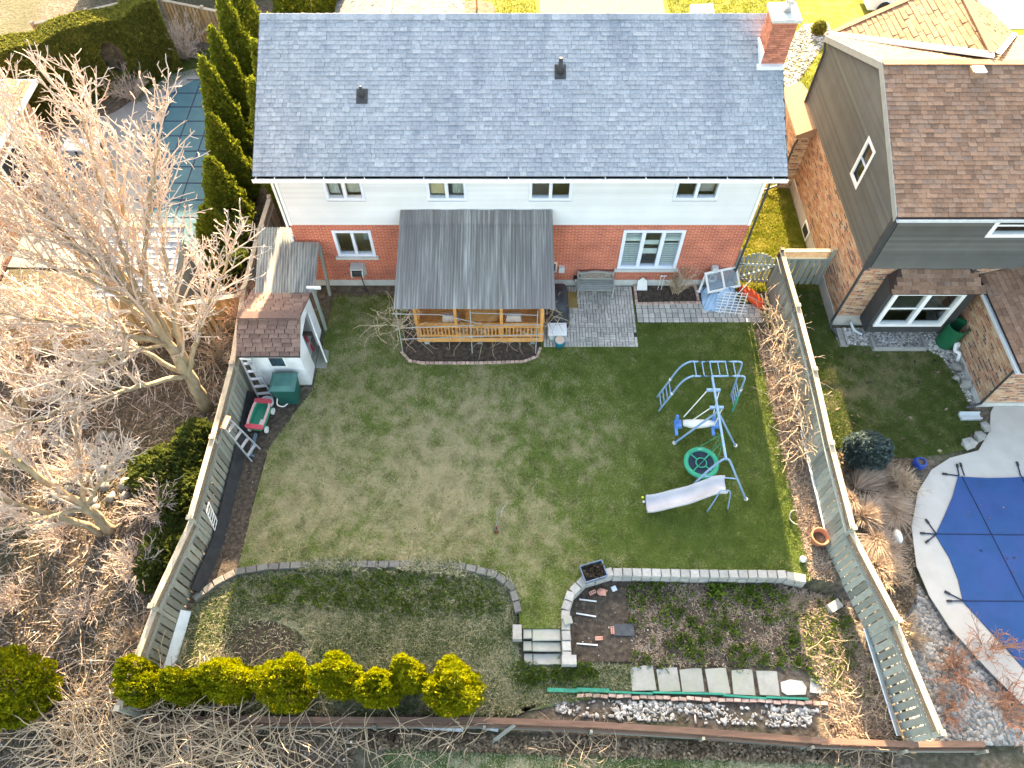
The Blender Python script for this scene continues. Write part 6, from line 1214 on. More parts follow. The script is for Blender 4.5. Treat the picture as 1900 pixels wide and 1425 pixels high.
# ------------------------------------------------------------------ bare trees
def rvec(): return Vector((random.gauss(0, 1), random.gauss(0, 1), random.gauss(0, 1))).normalized()
def limb(mb, p, d, L, r0, r1, n, wob, up=.0, sides=5):
    """one wandering limb; returns its points with directions and radii"""
    p, d = Vector(p), Vector(d).normalized(); pts = [p.copy()]; ds = [d.copy()]; st = L / n
    for i in range(n):
        d = (d + rvec() * wob + Vector((0, 0, up))).normalized(); p = p + d * st; pts.append(p.copy()); ds.append(d.copy())
    rad = [r0 + (r1 - r0) * (i / n) for i in range(n + 1)]
    mb.tube(pts, rad, sides, False); return pts, ds, rad
def side_dir(d, ang):
    a = d.cross(rvec()); a = a.normalized() if a.length > 1e-3 else Vector((1, 0, 0)); return (d * math.cos(ang) + a * math.sin(ang)).normalized()
def spurs(mb, pts, ds, rad, lmin, lmax, r, per, ang=(.6, 1.2), up=.10):
    for i in range(1, len(pts)):
        for _ in range(per):
            if random.random() < .12: continue
            t = random.random(); p = pts[i - 1].lerp(pts[i], t)
            q, e, rr_ = limb(mb, p, side_dir(ds[i], random.uniform(*ang)), random.uniform(lmin, lmax), r, r * .55, 2, .35, up, 3)
            if random.random() < .6: limb(mb, q[1], side_dir(e[1], random.uniform(.5, 1.0)), random.uniform(lmin, lmax) * .5, r * .8, r * .5, 1, .2, up, 3)
def bare_tree(name, label, base, trunks, seed, dens=1.0, tw=.015, sec=(1.4, 2.8), group=None):
    """trunks: list of limb control paths (Vectors) with start radius"""
    random.seed(seed); t = thing(name, label, 'tree', base, group); big, fine = MB(), MB()
    for path, r0, r1 in trunks:
        pts = smooth_path(path, 5); n = len(pts); rad = [r0 + (r1 - r0) * (i / (n - 1)) ** .8 for i in range(n)]
        pts = [p + rvec() * (.04 if i else 0) for i, p in enumerate(pts)]
        big.tube(pts, rad, 9, True)
        start = int(n * .28)
        for i in range(start, n):
            d = (pts[min(i + 1, n - 1)] - pts[i - 1]).normalized(); k = dens * (.9 + .9 * i / n)
            for _ in range(int(k) + (random.random() < k % 1)):
                L = random.uniform(*sec) * (1.05 - .55 * i / n); d2 = side_dir(d, random.uniform(.35, .85)); d2 = (d2 + Vector((0, 0, .25))).normalized()
                r = min(rad[i] * .55, .045); q, e, rr_ = limb(fine, pts[i], d2, L, max(r, .02), .012, max(4, int(L / .32)), .13, .07, 5)
                spurs(fine, q, e, rr_, .14, .42, tw, 1 + (random.random() < .5))
                for j in range(1, len(q) - 1):
                    if random.random() < .55:
                        q2, e2, r2 = limb(fine, q[j], side_dir(e[j], random.uniform(.5, .95)), random.uniform(.5, 1.1) * (1.1 - .4 * j / len(q)), max(.018, rr_[j] * .6), .010, 4, .16, .08, 4)
                        spurs(fine, q2, e2, r2, .10, .30, tw * .9, 1)
        q, e, rr_ = limb(fine, pts[-1], (pts[-1] - pts[-3]), 1.2, r1, .012, 5, .12, .05, 5); spurs(fine, q, e, rr_, .15, .45, tw, 3)
    big.build('trunk', 'bark', t, True); o = fine.build('crown', 'twig', t); return t
V3 = Vector
b0 = V3((-9.85, -5.15, 0))
def fan(b, az, el, L, bend=.25, k=4):
    """a limb that sets off steeply and arches outward"""
    out = [b.copy()]; p = b.copy(); e = R(el)
    for i in range(k):
        st = L / k; p = p + V3((math.cos(az) * math.cos(e), math.sin(az) * math.cos(e), math.sin(e))) * st; e -= bend * .2; out.append(p.copy())
    return out
T1 = [([b0, V3((-9.95, -4.9, 1.6)), V3((-10.1, -4.6, 3.2)), V3((-10.5, -4.2, 5.0)), V3((-11.0, -3.8, 7.0)), V3((-11.3, -3.4, 9.0))], .23, .045)]
f1 = V3((-9.95, -4.9, 1.6)); f2 = V3((-10.05, -4.65, 2.9)); f3 = V3((-10.3, -4.4, 4.2))
for (b, az, el, L, r) in ((f1, 1.2, 72, 6.2, .13), (f1, .35, 62, 5.2, .10), (f2, 2.6, 55, 6.2, .12), (f2, 1.75, 62, 6.6, .12), (f2, 3.5, 45, 5.6, .10), (f1, 4.1, 38, 5.4, .09), (f3, 2.2, 58, 5.6, .09), (f3, .9, 62, 5.2, .09), (f3, 3.1, 50, 5.4, .08), (f2, 4.6, 48, 4.6, .07), (f1, 2.9, 36, 5.4, .09), (f3, 1.6, 70, 5.4, .08), (f3, 2.75, 66, 6.0, .08)): T1.append((fan(b, az, el, L), r, .024))
bare_tree('bare_tree', 'large sunlit bare tree with pale spreading branches behind the long fence', tuple(b0), T1, 11, 1.05, tw=.015, sec=(1.7, 3.3))
b1 = V3((-11.75, -9.3, 0)); g1 = V3((-11.95, -9.1, 1.2))
T2 = [([b1, g1, V3((-12.6, -8.8, 3.0)), V3((-13.3, -8.4, 5.0)), V3((-13.9, -8.0, 7.0))], .17, .03), ([b1 + V3((-.25, -.1, 0)), V3((-12.5, -9.4, 1.4)), V3((-13.6, -9.5, 3.0)), V3((-14.6, -9.4, 4.6))], .13, .03)]
for (az, el, L) in ((2.6, 45, 4.0), (1.4, 55, 3.6), (3.9, 40, 3.6), (.4, 50, 2.6)): T2.append((fan(g1, az, el, L), .07, .02))
bare_tree('bare_tree', 'smaller bare tree with two slanting trunks at the left edge below the big one', tuple(b1), T2, 23, .7, sec=(1.0, 2.0))
b2 = V3((-15.6, -5.6, 0))
T3 = [(fan(b2, az, el, L), r, .02) for az, el, L, r in ((.3, 62, 5.0, .12), (1.6, 55, 4.6, .10), (2.9, 60, 4.6, .10), (4.4, 50, 4.4, .10), (5.4, 45, 4.4, .09))]
bare_tree('bare_tree', 'bare many-stemmed tree at the left edge beside the plank fence', tuple(b2), T3, 31, 1.5, sec=(1.0, 2.2))
# twiggy shrubs: a fan of thin stems from one base
def twig_shrub(label, base, h, spread, n, m='twig', seed=1, r=.014, cat='shrub', name='bare_shrub', group=None, lean=(0, 0), tw=.008, curl=.16):
    random.seed(seed); t = thing(name, label, cat, base, group); a, b = MB(), MB()
    for i in range(n):
        d = V3((random.gauss(0, spread) + lean[0], random.gauss(0, spread) + lean[1], 1)).normalized(); L = h * random.uniform(.55, 1.1)
        p0 = V3(base) + V3((random.uniform(-.12, .12), random.uniform(-.12, .12), 0)); q, e, rr_ = limb(a, p0, d, L, r, r * .5, 5, curl, .02, 4); spurs(b, q[1:], e[1:], rr_[1:], .10, .38, tw, 3, (.4, 1.0))
    a.build('stems', m, t); b.build('twigs', m, t)['kind'] = 'stuff'; return t
S = 'bare shrubs among the leaf litter'
for k, (px, h, sp, n, lab) in enumerate((((300, 950), 1.5, .55, 34, 'pale twiggy shrub just outside the long fence, middle of the litter slope'), ((255, 1060), 1.4, .6, 34, 'fan of pale twigs above the golden cedars outside the fence'), ((245, 1190), 1.1, .6, 24, 'low tan brush where the long fence meets the golden cedars'), ((60, 640), 1.6, .6, 30, 'pale brush beside the plank fence at the left edge'), ((420, 600), 1.6, .5, 40, 'orange-tan tangled brush between the big bare tree and the shed'), ((410, 660), 1.2, .6, 30, 'tan tangle of stems at the foot of the big bare tree'), ((60, 840), 1.2, .6, 26, 'thin pale brush on the litter at the left edge'), ((110, 1000), 1.2, .7, 26, 'sparse brush among the stones below the slanting trunks'), ((160, 1130), .9, .7, 20, 'sparse low brush above the big golden cedar'), ((150, 880), 1.5, .6, 34, 'dense pale brush between the stones and the juniper patch'), ((40, 960), 1.5, .65, 30, 'pale brush at the left edge under the slanting trunks'), ((190, 690), 1.6, .6, 34, 'pale brush left of the big bare trunk'), ((90, 740), 1.4, .6, 30, 'pale brush halfway between the plank fence and the stones'), ((20, 1120), 1.2, .7, 26, 'thin brush at the left edge above the big golden cedar'))):
    p = G(*px); twig_shrub(lab, (p.x, p.y, gz(p.x, p.y)), h, sp, n, 'vine' if 'tan' in lab else 'twig', 40 + k, .013)
twig_shrub('rounded bare brown bush by the tan plank fence beyond the teal pool', (-15.1, 13.6, 0), 2.0, .7, 90, 'twig', 60, .014); twig_shrub('loose pale bush in front of the clipped hedge', (-16.6, 10.6, 0), 1.5, .5, 40, 'twig', 61, .012)
twig_shrub('thin bare shrub in the flower bed under the triple window', (5.85, -.35, 0), 1.35, .22, 22, 'vine', 62, .012)
RD = 'red-twigged shrubs by the blue pool'
for k, (px, h, n, lab) in enumerate((((1830, 1210), 1.3, 22, 'red-tipped bare shrub overhanging the blue pool cover'), ((1770, 1250), 1.2, 26, 'red-tipped shrub on the river stones, nearest the fence'), ((1860, 1330), 1.2, 24, 'red-tipped shrub at the bottom right corner'), ((1745, 1320), .7, 12, 'small sparse red shrub on the river stones'))):
    p = G(*px, LOW); twig_shrub(lab, (p.x, p.y, LOW + .05), h, .65, n, 'red_twig', 70 + k, .012)
def tangle(label, pts, n, L, m, seed, name='dry_vine', h=.7, r=.012, wob=.38, cat='vine', w=.35, up=0.0):
    """loops of dry stems strewn along a line"""
    random.seed(seed); t = thing(name, label, cat, tuple(pts[0])); mb = MB(); path = smooth_path(pts, 8)
    for i in range(n):
        c = random.choice(path); p = c + V3((random.gauss(0, w), random.gauss(0, w), random.uniform(0, h))); d = rvec(); d.z *= .4; d.normalize()
        k = int(L / .14); q = [p.copy()]
        for _ in range(k):
            d = (d + rvec() * wob + V3((0, 0, up if p.z < c.z + h else -.25))).normalized(); p = p + d * .14 * random.uniform(.7, 1.3)
            if p.z < c.z + .02: p.z = c.z + .02; d.z = abs(d.z)
            q.append(p.copy())
        mb.tube(q, [r * (1 - .5 * j / len(q)) for j in range(len(q))], 4, False)
    mb.build('stems', m, t); return t
tangle('sunlit dry vine tangle climbing the right fence', [V3((8.85, -1.4, 0)), V3((8.85, -3.0, .3)), V3((8.85, -4.4, .4)), V3((8.85, -5.8, .2)), V3((8.8, -7.2, 0))], 300, .95, 'vine', 5, h=1.0, r=.013, w=.17)
tangle('bare grapevine draped over the porch railing', [V3((-3.3, -2.75, .6)), V3((-2.0, -2.75, .7)), V3((-1.0, -2.8, .6)), V3((.6, -2.75, .7))], 70, 1.1, 'vine', 6, h=.45, r=.009, w=.10)
tangle('dead vine hanging off the left end of the porch roof', [V3((-3.7, -2.8, 1.2)), V3((-3.75, -2.9, 1.7))], 40, 1.2, 'vine', 7, h=.5, r=.010, w=.28)
tangle('dead plant stems sprawling over the covered barbecue', [V3((1.2, -2.3, .4)), V3((1.3, -2.0, .9))], 26, .8, 'vine', 8, h=.4, r=.010, w=.16)
tangle('great sunlit tangle of curling brush across the bottom left corner', [V3((-11.6, -14.3, LOW)), V3((-10.3, -14.8, LOW)), V3((-9.0, -14.9, LOW)), V3((-7.6, -14.9, LOW)), V3((-6.4, -15.0, LOW))], 470, 2.0, 'vine', 9, 'brush_tangle', h=1.1, r=.015, w=.5, wob=.26)
tangle('thin curling brush behind the middle golden cedars', [V3((-5.6, -14.75, LOW)), V3((-3.6, -14.8, LOW)), V3((-1.2, -14.85, LOW))], 75, 1.4, 'vine', 10, 'brush_tangle', h=.9, r=.010, w=.25, wob=.26)
tangle('heap of dead stems on the leaf pile below the timber wall', [V3((1.2, -15.0, LOW)), V3((2.5, -15.2, LOW))], 60, .8, 'vine', 12, 'brush_tangle', h=.25, r=.008, w=.3)
tangle('sunlit straw-coloured stems in the back corner of the right fence', [V3((8.6, -12.2, LOW)), V3((8.9, -13.4, LOW)), V3((9.2, -14.4, LOW)), V3((8.7, -15.2, LOW))], 100, .7, 'vine', 13, 'brush_tangle', h=.3, r=.009, w=.4)
tangle('rusty brown vine remains on the fence top behind the shed', [V3((-8.75, -1.2, 1.3)), V3((-8.7, -2.4, 1.5)), V3((-8.75, -3.4, 1.3))], 110, .8, 'red_twig', 14, h=.4, r=.010, w=.16)
# small sapling in the lawn
sp = thing('lawn_sapling', 'spindly leafless sapling standing in the middle of the lawn', 'tree', tuple(G(918, 985))); c = G(918, 985); mb = MB(); random.seed(3)
q, e, rr_ = limb(mb, c, (.05, .1, 1), 1.05, .022, .012, 6, .06, 0, 6); mb.build('trunk', 'old_wood', sp); mb = MB()
for i in (3, 4, 5, 6):
    for a in range(2): limb(mb, q[i], side_dir(e[i], 1.0), random.uniform(.25, .5), .012, .006, 3, .25, .1, 4)
mb.build('branches', 'old_wood', sp)
for a, lab in (((921, 979), 'reddish clump of dead leaves behind the sapling foot'), ((921, 988), 'reddish clump of dead leaves before the sapling foot')): tag(MB().blob((*G2(*a), .03), (.07, .05, .03), 3, .6, 2, 2.5).build('leaf_clump', 'rust_leaf'), lab, 'leaves')
c = G(885, 20); fs = thing('front_sapling', 'thin staked tree in a mulch ring on the front lawn beyond the ridge', 'tree', tuple(c)); MB().tube([c, c + V3((0, 0, 2.6))], [.05, .03], 7).build('trunk', 'bark', fs); MB().lathe([(.95, .0), (.8, .06), (.1, .09)], 18, tuple(c)).build('mulch_ring', 'earth', fs)
mb = MB()
for k in range(9): limb(mb, c + V3((0, 0, 1.6 + .1 * k)), side_dir(V3((0, 0, 1)), .7), 1.0, .015, .006, 4, .15, .05, 4)
mb.build('crown', 'twig', fs)

# ------------------------------------------------------------------ foliage: sprays of small leaves through the crown's volume
def sprays(P, N, size, stretch=1.6, droop=0.0):
    """two crossed leaf faces per point; P positions, N outward directions"""
    n = len(P); up = np.tile([0, 0, 1.0], (n, 1)); d = N * .55 + up * .75 + rng.normal(0, .35, (n, 3)); d /= np.linalg.norm(d, axis=1)[:, None]
    s = rng.normal(0, 1, (n, 3)); s -= (s * d).sum(1)[:, None] * d; s /= np.linalg.norm(s, axis=1)[:, None]
    sz = (size * rng.uniform(.6, 1.3, n))[:, None]; t = np.cross(d, s); out = []; 
    for a in (s, t): out.append(np.stack([P - a * sz * .30, P + d * sz * .5 * stretch - a * sz * .5, P + d * sz * stretch, P + d * sz * .5 * stretch + a * sz * .5], 1))
    V = np.concatenate(out).reshape(-1, 3); return V, np.arange(len(V)).reshape(-1, 4)
def lobed(lobes, n, inner=.55):
    """points through ellipsoid lobes (centre, radii), densest near the skin, none deep inside another lobe"""
    vol = np.array([l[1][0] * l[1][1] + l[1][1] * l[1][2] + l[1][0] * l[1][2] for l in lobes]); cnt = (n * vol / vol.sum()).astype(int); P = []; N = []
    for (c, r), k in zip(lobes, cnt):
        u = rng.normal(0, 1, (k, 3)); u /= np.linalg.norm(u, axis=1)[:, None]; rad = 1 - (1 - inner) * rng.random(k) ** 1.8
        rad *= 1 + .10 * np.sin(u[:, 0] * 7 + c[0]) * np.sin(u[:, 2] * 9 + c[1]) + .07 * np.sin(u[:, 1] * 13 + u[:, 2] * 6)
        p = np.array(c) + u * np.array(r) * rad[:, None]; keep = np.ones(k, bool)
        for c2, r2 in lobes:
            if c2 is c: continue
            keep &= (((p - np.array(c2)) / np.array(r2)) ** 2).sum(1) > .5
        P.append(p[keep]); nn = u / np.array(r); N.append((nn / np.linalg.norm(nn, axis=1)[:, None])[keep])
    return np.concatenate(P), np.concatenate(N)
def evergreen(name, label, base, lobes, n, size, m, cat='shrub', group=None, trunk=.05, inner=.55):
    t = thing(name, label, cat, base, group); P, N = lobed([(tuple(np.array(c) + np.array(base)), r) for c, r in lobes], n, inner); keep = P[:, 2] > base[2] + .02
    V, F_ = sprays(P[keep], N[keep], size); np_mesh('crown', V, F_, m, t)
    zt = max(c[2] + r[2] * .6 for c, r in lobes); MB().tube([V3(base) - V3((0, 0, .1)), V3(base) + V3((0, 0, zt))], [trunk, trunk * .4], 6).build('trunk', 'bark', t); return t
def golden(label, px_base, px_top, w, lobes_n, seed):
    b = G(px_base[0], 1284 + (px_base[1] - 1318) * .6, LOW); rr0 = random.Random(seed); h = (2.5, 2.2, 2.7, 2.6, 3.0, 2.7, 3.1, 2.6)[(seed - 80) % 8]; lobes = [((0, 0, h * .34), (w, w * .8, h * .36))]
    for k in range(lobes_n + 2): a = rr0.uniform(0, 6.28) if k else 1.5; q = .18 if not k else .62; lobes.append(((w * q * math.cos(a), w * q * .8 * math.sin(a), h * (rr0.uniform(.42, .62) if k else .62)), (w * rr0.uniform(.38, .55), w * rr0.uniform(.36, .5), h * rr0.uniform(.26, .36))))
    return evergreen('golden_cedar', label, (b.x, b.y, LOW), lobes, 16000, .050, 'gold_cedar_leaf', inner=.76, group='golden cedars along the back boundary')
GC = [((295, 1318), .60, 2, 'golden cedar at the fence end, tucked behind the last fence post'), ((374, 1324), .46, 2, 'small golden cedar second from the fence in the row'), ((448, 1308), .60, 3, 'two-peaked golden cedar, third from the fence'), ((553, 1322), .70, 3, 'broad golden cedar, fourth along from the fence'), ((650, 1304), .52, 2, 'tall narrow golden cedar right of the broad one'), ((716, 1330), .50, 2, 'golden cedar between the tall narrow one and the slender one'), ((768, 1296), .42, 1, 'slender golden cedar set slightly back, second from the open end'), ((848, 1332), .70, 4, 'last golden cedar at the open end of the row')]
for k, (px, w_, ln, lab) in enumerate(GC): golden(lab, px, None, w_, ln, 80 + k)
b = G(45, 1292, LOW); evergreen('golden_cedar', 'largest golden cedar alone in the bottom left corner outside the fence', (b.x, b.y, LOW), [((0, 0, 1.0), (1.3, .9, 1.1)), ((-.5, .2, 2.2), (.75, .6, .9)), ((.45, .0, 1.9), (.8, .6, .85)), ((-1.2, .1, 1.8), (.8, .7, 1.1)), ((.1, .3, 2.5), (.5, .45, .65))], 24000, .070, 'gold_cedar_leaf', inner=.76, group='golden cedars along the back boundary')
TC = 'tall cedars in a row between pool and house'
tall = [((-10.75, 5.9), 5.0, 'tall cedar whose tip overlaps the teal pool, nearest the bare tree tips'), ((-10.7, 7.4), 5.2, 'tall cedar second up the row beside the roof edge'), ((-10.7, 9.2), 5.4, 'tall cedar third up the row, beyond the roof corner'), ((-10.6, 10.9), 5.4, 'tall cedar at the top of the row near the tan plank fence'), ((-10.5, 4.3), 3.9, 'shorter cedar at the near end of the row by the eave'), ((-10.4, 2.7), 3.4, 'shorter cedar opposite the fence end by the white siding'), ((-8.6, 5.6), 5.8, 'cedar squeezed between the row and the roof edge'), ((-8.8, 8.0), 5.3, 'cedar behind the roof corner in the row'), ((-10.5, 1.2), 2.6, 'low dark cedar beside the lean-to, nearest the camera in the row'), ((-8.4, 3.7), 5.7, 'cedar hard against the eave at the left end of the blue-grey roof')]
for k, ((x, y), h, lab) in enumerate(tall):
    evergreen('tall_cedar', lab, (x, y, 0), [((0, 0, h * .28), (.72, .72, h * .32)), ((0, 0, h * .5), (.55, .55, h * .34)), ((.02, 0, h * .72), (.33, .33, h * .26)), ((0, .02, h * .9), (.13, .13, h * .12))], 11000, .085, 'cedar_leaf', 'tree', TC)
for x, y, h, lab in ((-8.6, 13.2, 4.4, 'green cedar beyond the left roof corner, nearest the ridge'), (-9.6, 13.6, 4.6, 'green cedar beyond the left roof corner, next to the row'), (-7.8, 14.2, 4.2, 'green cedar beside the pale garage roof')): evergreen('front_cedar', lab, (x, y, 0), [((0, 0, h * .3), (.9, .9, h * .34)), ((0, 0, h * .6), (.6, .6, h * .34)), ((0, 0, h * .88), (.2, .2, h * .14))], 8000, .09, 'cedar_leaf', 'tree', 'cedars beyond the left roof corner')
# clipped hedge
hd = thing('clipped_hedge', 'long clipped green hedge with a dark hole, sunlit along its top', 'hedge', (-18.5, 10.5, 0)); H0, H1 = np.array([-20.9, 9.2]), np.array([-15.2, 13.1]); n = 60000; L_ = np.linalg.norm(H1 - H0); dr = (H1 - H0) / L_; nr_ = np.array([dr[1], -dr[0]])
s = rng.random(n) * L_; f = rng.random(n); hz = rng.random(n) * 3.1; off = np.where(f < .62, .55, rng.uniform(-.55, .55, n)); hz = np.where(f < .62, hz, 3.1); off = np.where(f < .62, off - rng.random(n) ** 2 * .35, off); hz = np.where(f < .62, hz, hz - rng.random(n) ** 2 * .3)
bulge = .12 * np.sin(s * 1.7) + .08 * np.sin(s * 3.9 + hz * 2); P = np.stack([H0[0] + dr[0] * s + nr_[0] * (off + bulge), H0[1] + dr[1] * s + nr_[1] * (off + bulge), hz + .1 * np.sin(s * 2.1)], 1)
hole = ((s - 4.35) / .45) ** 2 + ((hz - 1.55) / .75) ** 2 < 1; P = P[~(hole & (f < .62))]; N = np.tile([nr_[0], nr_[1], .3], (len(P), 1)); V, F_ = sprays(P, N, .085); np_mesh('foliage', V, F_, 'hedge_leaf', hd)
MB().hexa([(*(H0 - nr_ * .3), 0), (*(H1 - nr_ * .3), 0), (*(H1 + nr_ * .05), 0), (*(H0 + nr_ * .05), 0), (*(H0 - nr_ * .3), 2.6), (*(H1 - nr_ * .3), 2.6), (*(H1 + nr_ * .05), 2.6), (*(H0 + nr_ * .05), 2.6)]).build('branch_mass', 'earth', hd)
# low evergreens on the litter slope
for k, (px, r, lab) in enumerate((((310, 885), (1.0, .8, .5), 'dark green low juniper patch outside the long fence'), ((345, 930), (.6, .8, .45), 'dark green ground juniper close to the fence trellis'), ((365, 830), (.5, .7, .5), 'dark green juniper by the fence near the leaning ladder'), ((300, 1040), (.6, .9, .4), 'dark juniper mat near the lower fence post'), ((430, 470), (.9, .9, 1.2), 'dark evergreen bush between the fence and the grey-roofed shed'), ((440, 530), (.7, .9, 1.0), 'dark evergreen bush by the fence end near the lean-to'))):
    p = G(*px); evergreen('juniper', lab, (p.x, p.y, gz(p.x, p.y)), [((0, 0, r[2] * .5), r), ((r[0] * .5, r[1] * .4, r[2] * .5), (r[0] * .6, r[1] * .6, r[2] * .8))], 5200, .09, 'dark_leaf', group='dark junipers outside the long fence', trunk=.03)
p = G(1592, 850); evergreen('blue_spruce', 'dwarf blue spruce beside the right fence on the dark lawn edge', (p.x + .1, p.y, 0), [((0, 0, .35), (.62, .55, .55)), ((.2, 0, .55), (.45, .45, .4)), ((-.25, .1, .5), (.4, .4, .4))], 6500, .075, 'blue_needle')
p = G(1516, 62); evergreen('round_shrub', 'small round olive shrub in the front flower gravel', (p.x, p.y, 0), [((0, 0, .25), (.3, .3, .3))], 1500, .06, 'hedge_leaf')
# ornamental grasses
def grass_clump(label, c, r, h, n, seed, group):
    g_ = np.random.default_rng(seed); a = g_.uniform(0, 2 * np.pi, n); k = g_.random(n) ** .7; L = h * g_.uniform(.6, 1.15, n); lean = g_.uniform(.4, 1.5, n) * k + .15
    base = np.stack([c[0] + .18 * r * k * np.cos(a), c[1] + .18 * r * k * np.sin(a), np.full(n, c[2])], 1); rows = []
    side = np.stack([-np.sin(a), np.cos(a), np.zeros(n)], 1) * .009; sweep = g_.normal(0, .22, 2); jit = g_.normal(0, .13, (n, 2))
    for t in (0, .35, .7, 1.0):
        rad = r * lean * t ** 1.4; z = L * (t - .42 * lean * t ** 2.4); rows.append(base + np.stack([np.cos(a) * rad + sweep[0] * t ** 2 + jit[:, 0] * t ** 1.5, np.sin(a) * rad + sweep[1] * t ** 2 + jit[:, 1] * t ** 1.5, np.maximum(z, .01) * .75], 1))
    V = []
    for t, p in zip((1, .9, .7, .15), rows): V += [p - side * t, p + side * t]
    V = np.stack(V, 1).reshape(-1, 3); i = np.arange(n)[:, None] * 8; F_ = np.concatenate([np.concatenate([i + 2 * j, i + 2 * j + 1, i + 2 * j + 3, i + 2 * j + 2], 1) for j in range(3)])
    t = thing('ornamental_grass', label, 'grass clump', tuple(c), group); np_mesh('blades', V, F_, 'dry_grass', t)
OG = 'dry ornamental grasses by the blue pool'
for k, (px, r, h, lab) in enumerate((((1590, 905), .7, .9, 'dry ornamental grass clump nearest the blue spruce'), ((1600, 960), .75, .9, 'sunlit dry grass clump against the fence in the middle of the bed'), ((1625, 1005), .75, .8, 'sunlit dry grass clump with the pale stone beside it'), ((1625, 1050), .7, .8, 'lowest dry grass clump by the fence'), ((1650, 900), .8, .8, 'shaded dry grass clump toward the pool deck, upper one'), ((1655, 955), .85, .8, 'shaded dry grass clump nearest the pool deck edge'), ((1575, 930), .5, .8, 'narrow sunlit dry grass clump pressed to the fence'), ((1645, 1025), .6, .6, 'shaded low dry grass clump below the pale stone'), ((1625, 930), .6, .8, 'dry grass clump in the heart of the bed'))):
    p = G(*px); grass_clump(lab, (p.x, p.y, 0), r * .6, h * .75, 1000, 200 + k, OG)

# ------------------------------------------------------------------ grass, weeds, litter and stones that nobody could count
def scatter(poly, n, excl=(), fn=None):
    P = np.array(poly); lo, hi = P.min(0), P.max(0); out = np.zeros((0, 2))
    while len(out) < n:
        q = rng.uniform(lo, hi, (n * 2, 2)); k = in_poly(q[:, 0], q[:, 1], poly)
        for e in excl: k &= ~in_poly(q[:, 0], q[:, 1], e)
        if fn is not None: k &= rng.random(len(q)) < fn(q[:, 0], q[:, 1])
        out = np.concatenate([out, q[k]])
    return out[:n]
def blades(name, label, poly, n, L, w, m, z=None, excl=(), fn=None, lay=.6, cat=None):
    p = scatter(poly, n, excl, fn); zz = (ground_z(p[:, 0], p[:, 1]) if z is None else np.full(n, z)); a = rng.uniform(0, 2 * np.pi, n); l_ = L * rng.uniform(.5, 1.4, n); tilt = rng.uniform(.2, 1.0, n) * lay + .1
    b = np.stack([p[:, 0], p[:, 1], zz - .005], 1); s = np.stack([-np.sin(a), np.cos(a), np.zeros(n)], 1) * (w * rng.uniform(.6, 1.4, n))[:, None]
    tip = b + np.stack([np.cos(a) * l_ * np.sin(tilt * 1.5), np.sin(a) * l_ * np.sin(tilt * 1.5), l_ * np.cos(tilt * 1.35) + .006], 1)
    V = np.stack([b - s, b + s, tip], 1).reshape(-1, 3); o = np_mesh(name, V, np.arange(3 * n).reshape(-1, 3), m); return tag(o, label, cat or 'grass', kind='stuff')
PATIO_X = [[(1.0, 0), (4.36, 0), (4.33, -2.68), (1.0, -2.76)], [(4.3, 0), (8.85, 0), (8.85, -1.66), (4.3, -1.74)], BED + [(1.0, 0), (-3.75, 0)]]
blades('lawn_grass', 'short patchy straw and green turf of the main lawn', LAWN, 330000, .050, .010, 'lawn_blade', 0.0, PATIO_X, lay=.8)
blades('side_grass', 'sunlit yellow-green grass in the gap between the houses', GAP_LAWN, 60000, .07, .013, 'lit_lawn', 0.0)
blades('front_grass', 'sunlit grass of the front lawns', [(-9.6, 10), (-9.6, 19), (22, 19), (22, 8), (11.4, 7.6), (8, 9)], 60000, .08, .016, 'lit_lawn', 0.0, [[(1.2, 8), (7.7, 8), (7.7, 41), (1.2, 41)], [(14, 15), (30, 10), (30, 40), (14, 40)]])
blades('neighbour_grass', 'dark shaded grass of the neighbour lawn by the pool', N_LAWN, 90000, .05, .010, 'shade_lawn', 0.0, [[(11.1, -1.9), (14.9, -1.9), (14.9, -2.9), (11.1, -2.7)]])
WB = [(-8.85, -11.4), (-7.8, -10.6), (-5.4, -10.43), (-2.9, -10.43), (-.46, -10.7), (-.05, -11.1), (.1, -11.8), (.2, -14.15), (-9.2, -14.2)]
blades('step_grass', 'matted grass between the steps and the paving slabs', [(.2, -12.95), (3.2, -13.0), (3.15, -13.62), (-.4, -14.1)], 14000, .14, .012, 'rough_grass', LOW)
bare = lambda x, y: np.clip((((x + 6.7) / 1.5) ** 2 + ((y + 12.4) / .8) ** 2) - .35, .06, 1)
blades('bed_grass', 'long matted straw and green grass of the weedy bed', WB, 110000, .17, .012, 'rough_grass', None, [[(.2, -12), (1.5, -12), (1.5, -13.05), (.2, -13.05)]], bare, .9)
blades('back_grass', 'pale turf beyond the timber wall at the bottom', [(-3.2, -14.85), (2.0, -15.0), (8.6, -15.35), (8.6, -17.5), (-3.9, -17.5)], 42000, .08, .012, 'rough_grass', LOW)
VB = [(3.3, -10.75), (7.64, -10.80), (8.6, -11.0), (9.3, -11.25), (9.5, -13.0), (3.3, -13.0)]
blades('bed_straw', 'matted dead straw over the vegetable bed soil', VB, 7000, .12, .012, 'dry_grass', LOW, (), lambda x, y: .25 + .75 * (np.sin(x * 3.1 + y) * np.sin(y * 4.3 - x) > -.1), 1.0)
blades('corner_straw', 'sunlit straw litter of the back corner strip', [(7.6, -11.0), (9.4, -11.3), (9.9, -14.6), (8.7, -16), (8.2, -14)], 14000, .16, .014, 'dry_grass', LOW, lay=1.0)
blades('fence_straw', 'straw and weeds along the foot of the right fence', [(8.4, -2.0), (9.1, -2.0), (9.1, -10.8), (8.4, -10.7)], 9000, .12, .012, 'dry_grass', 0.0, lay=1.0)
blades('pool_grass', 'dark grass strip between hedge and teal pool', LEFT_STRIP, 16000, .06, .013, 'shade_lawn', 0.0)
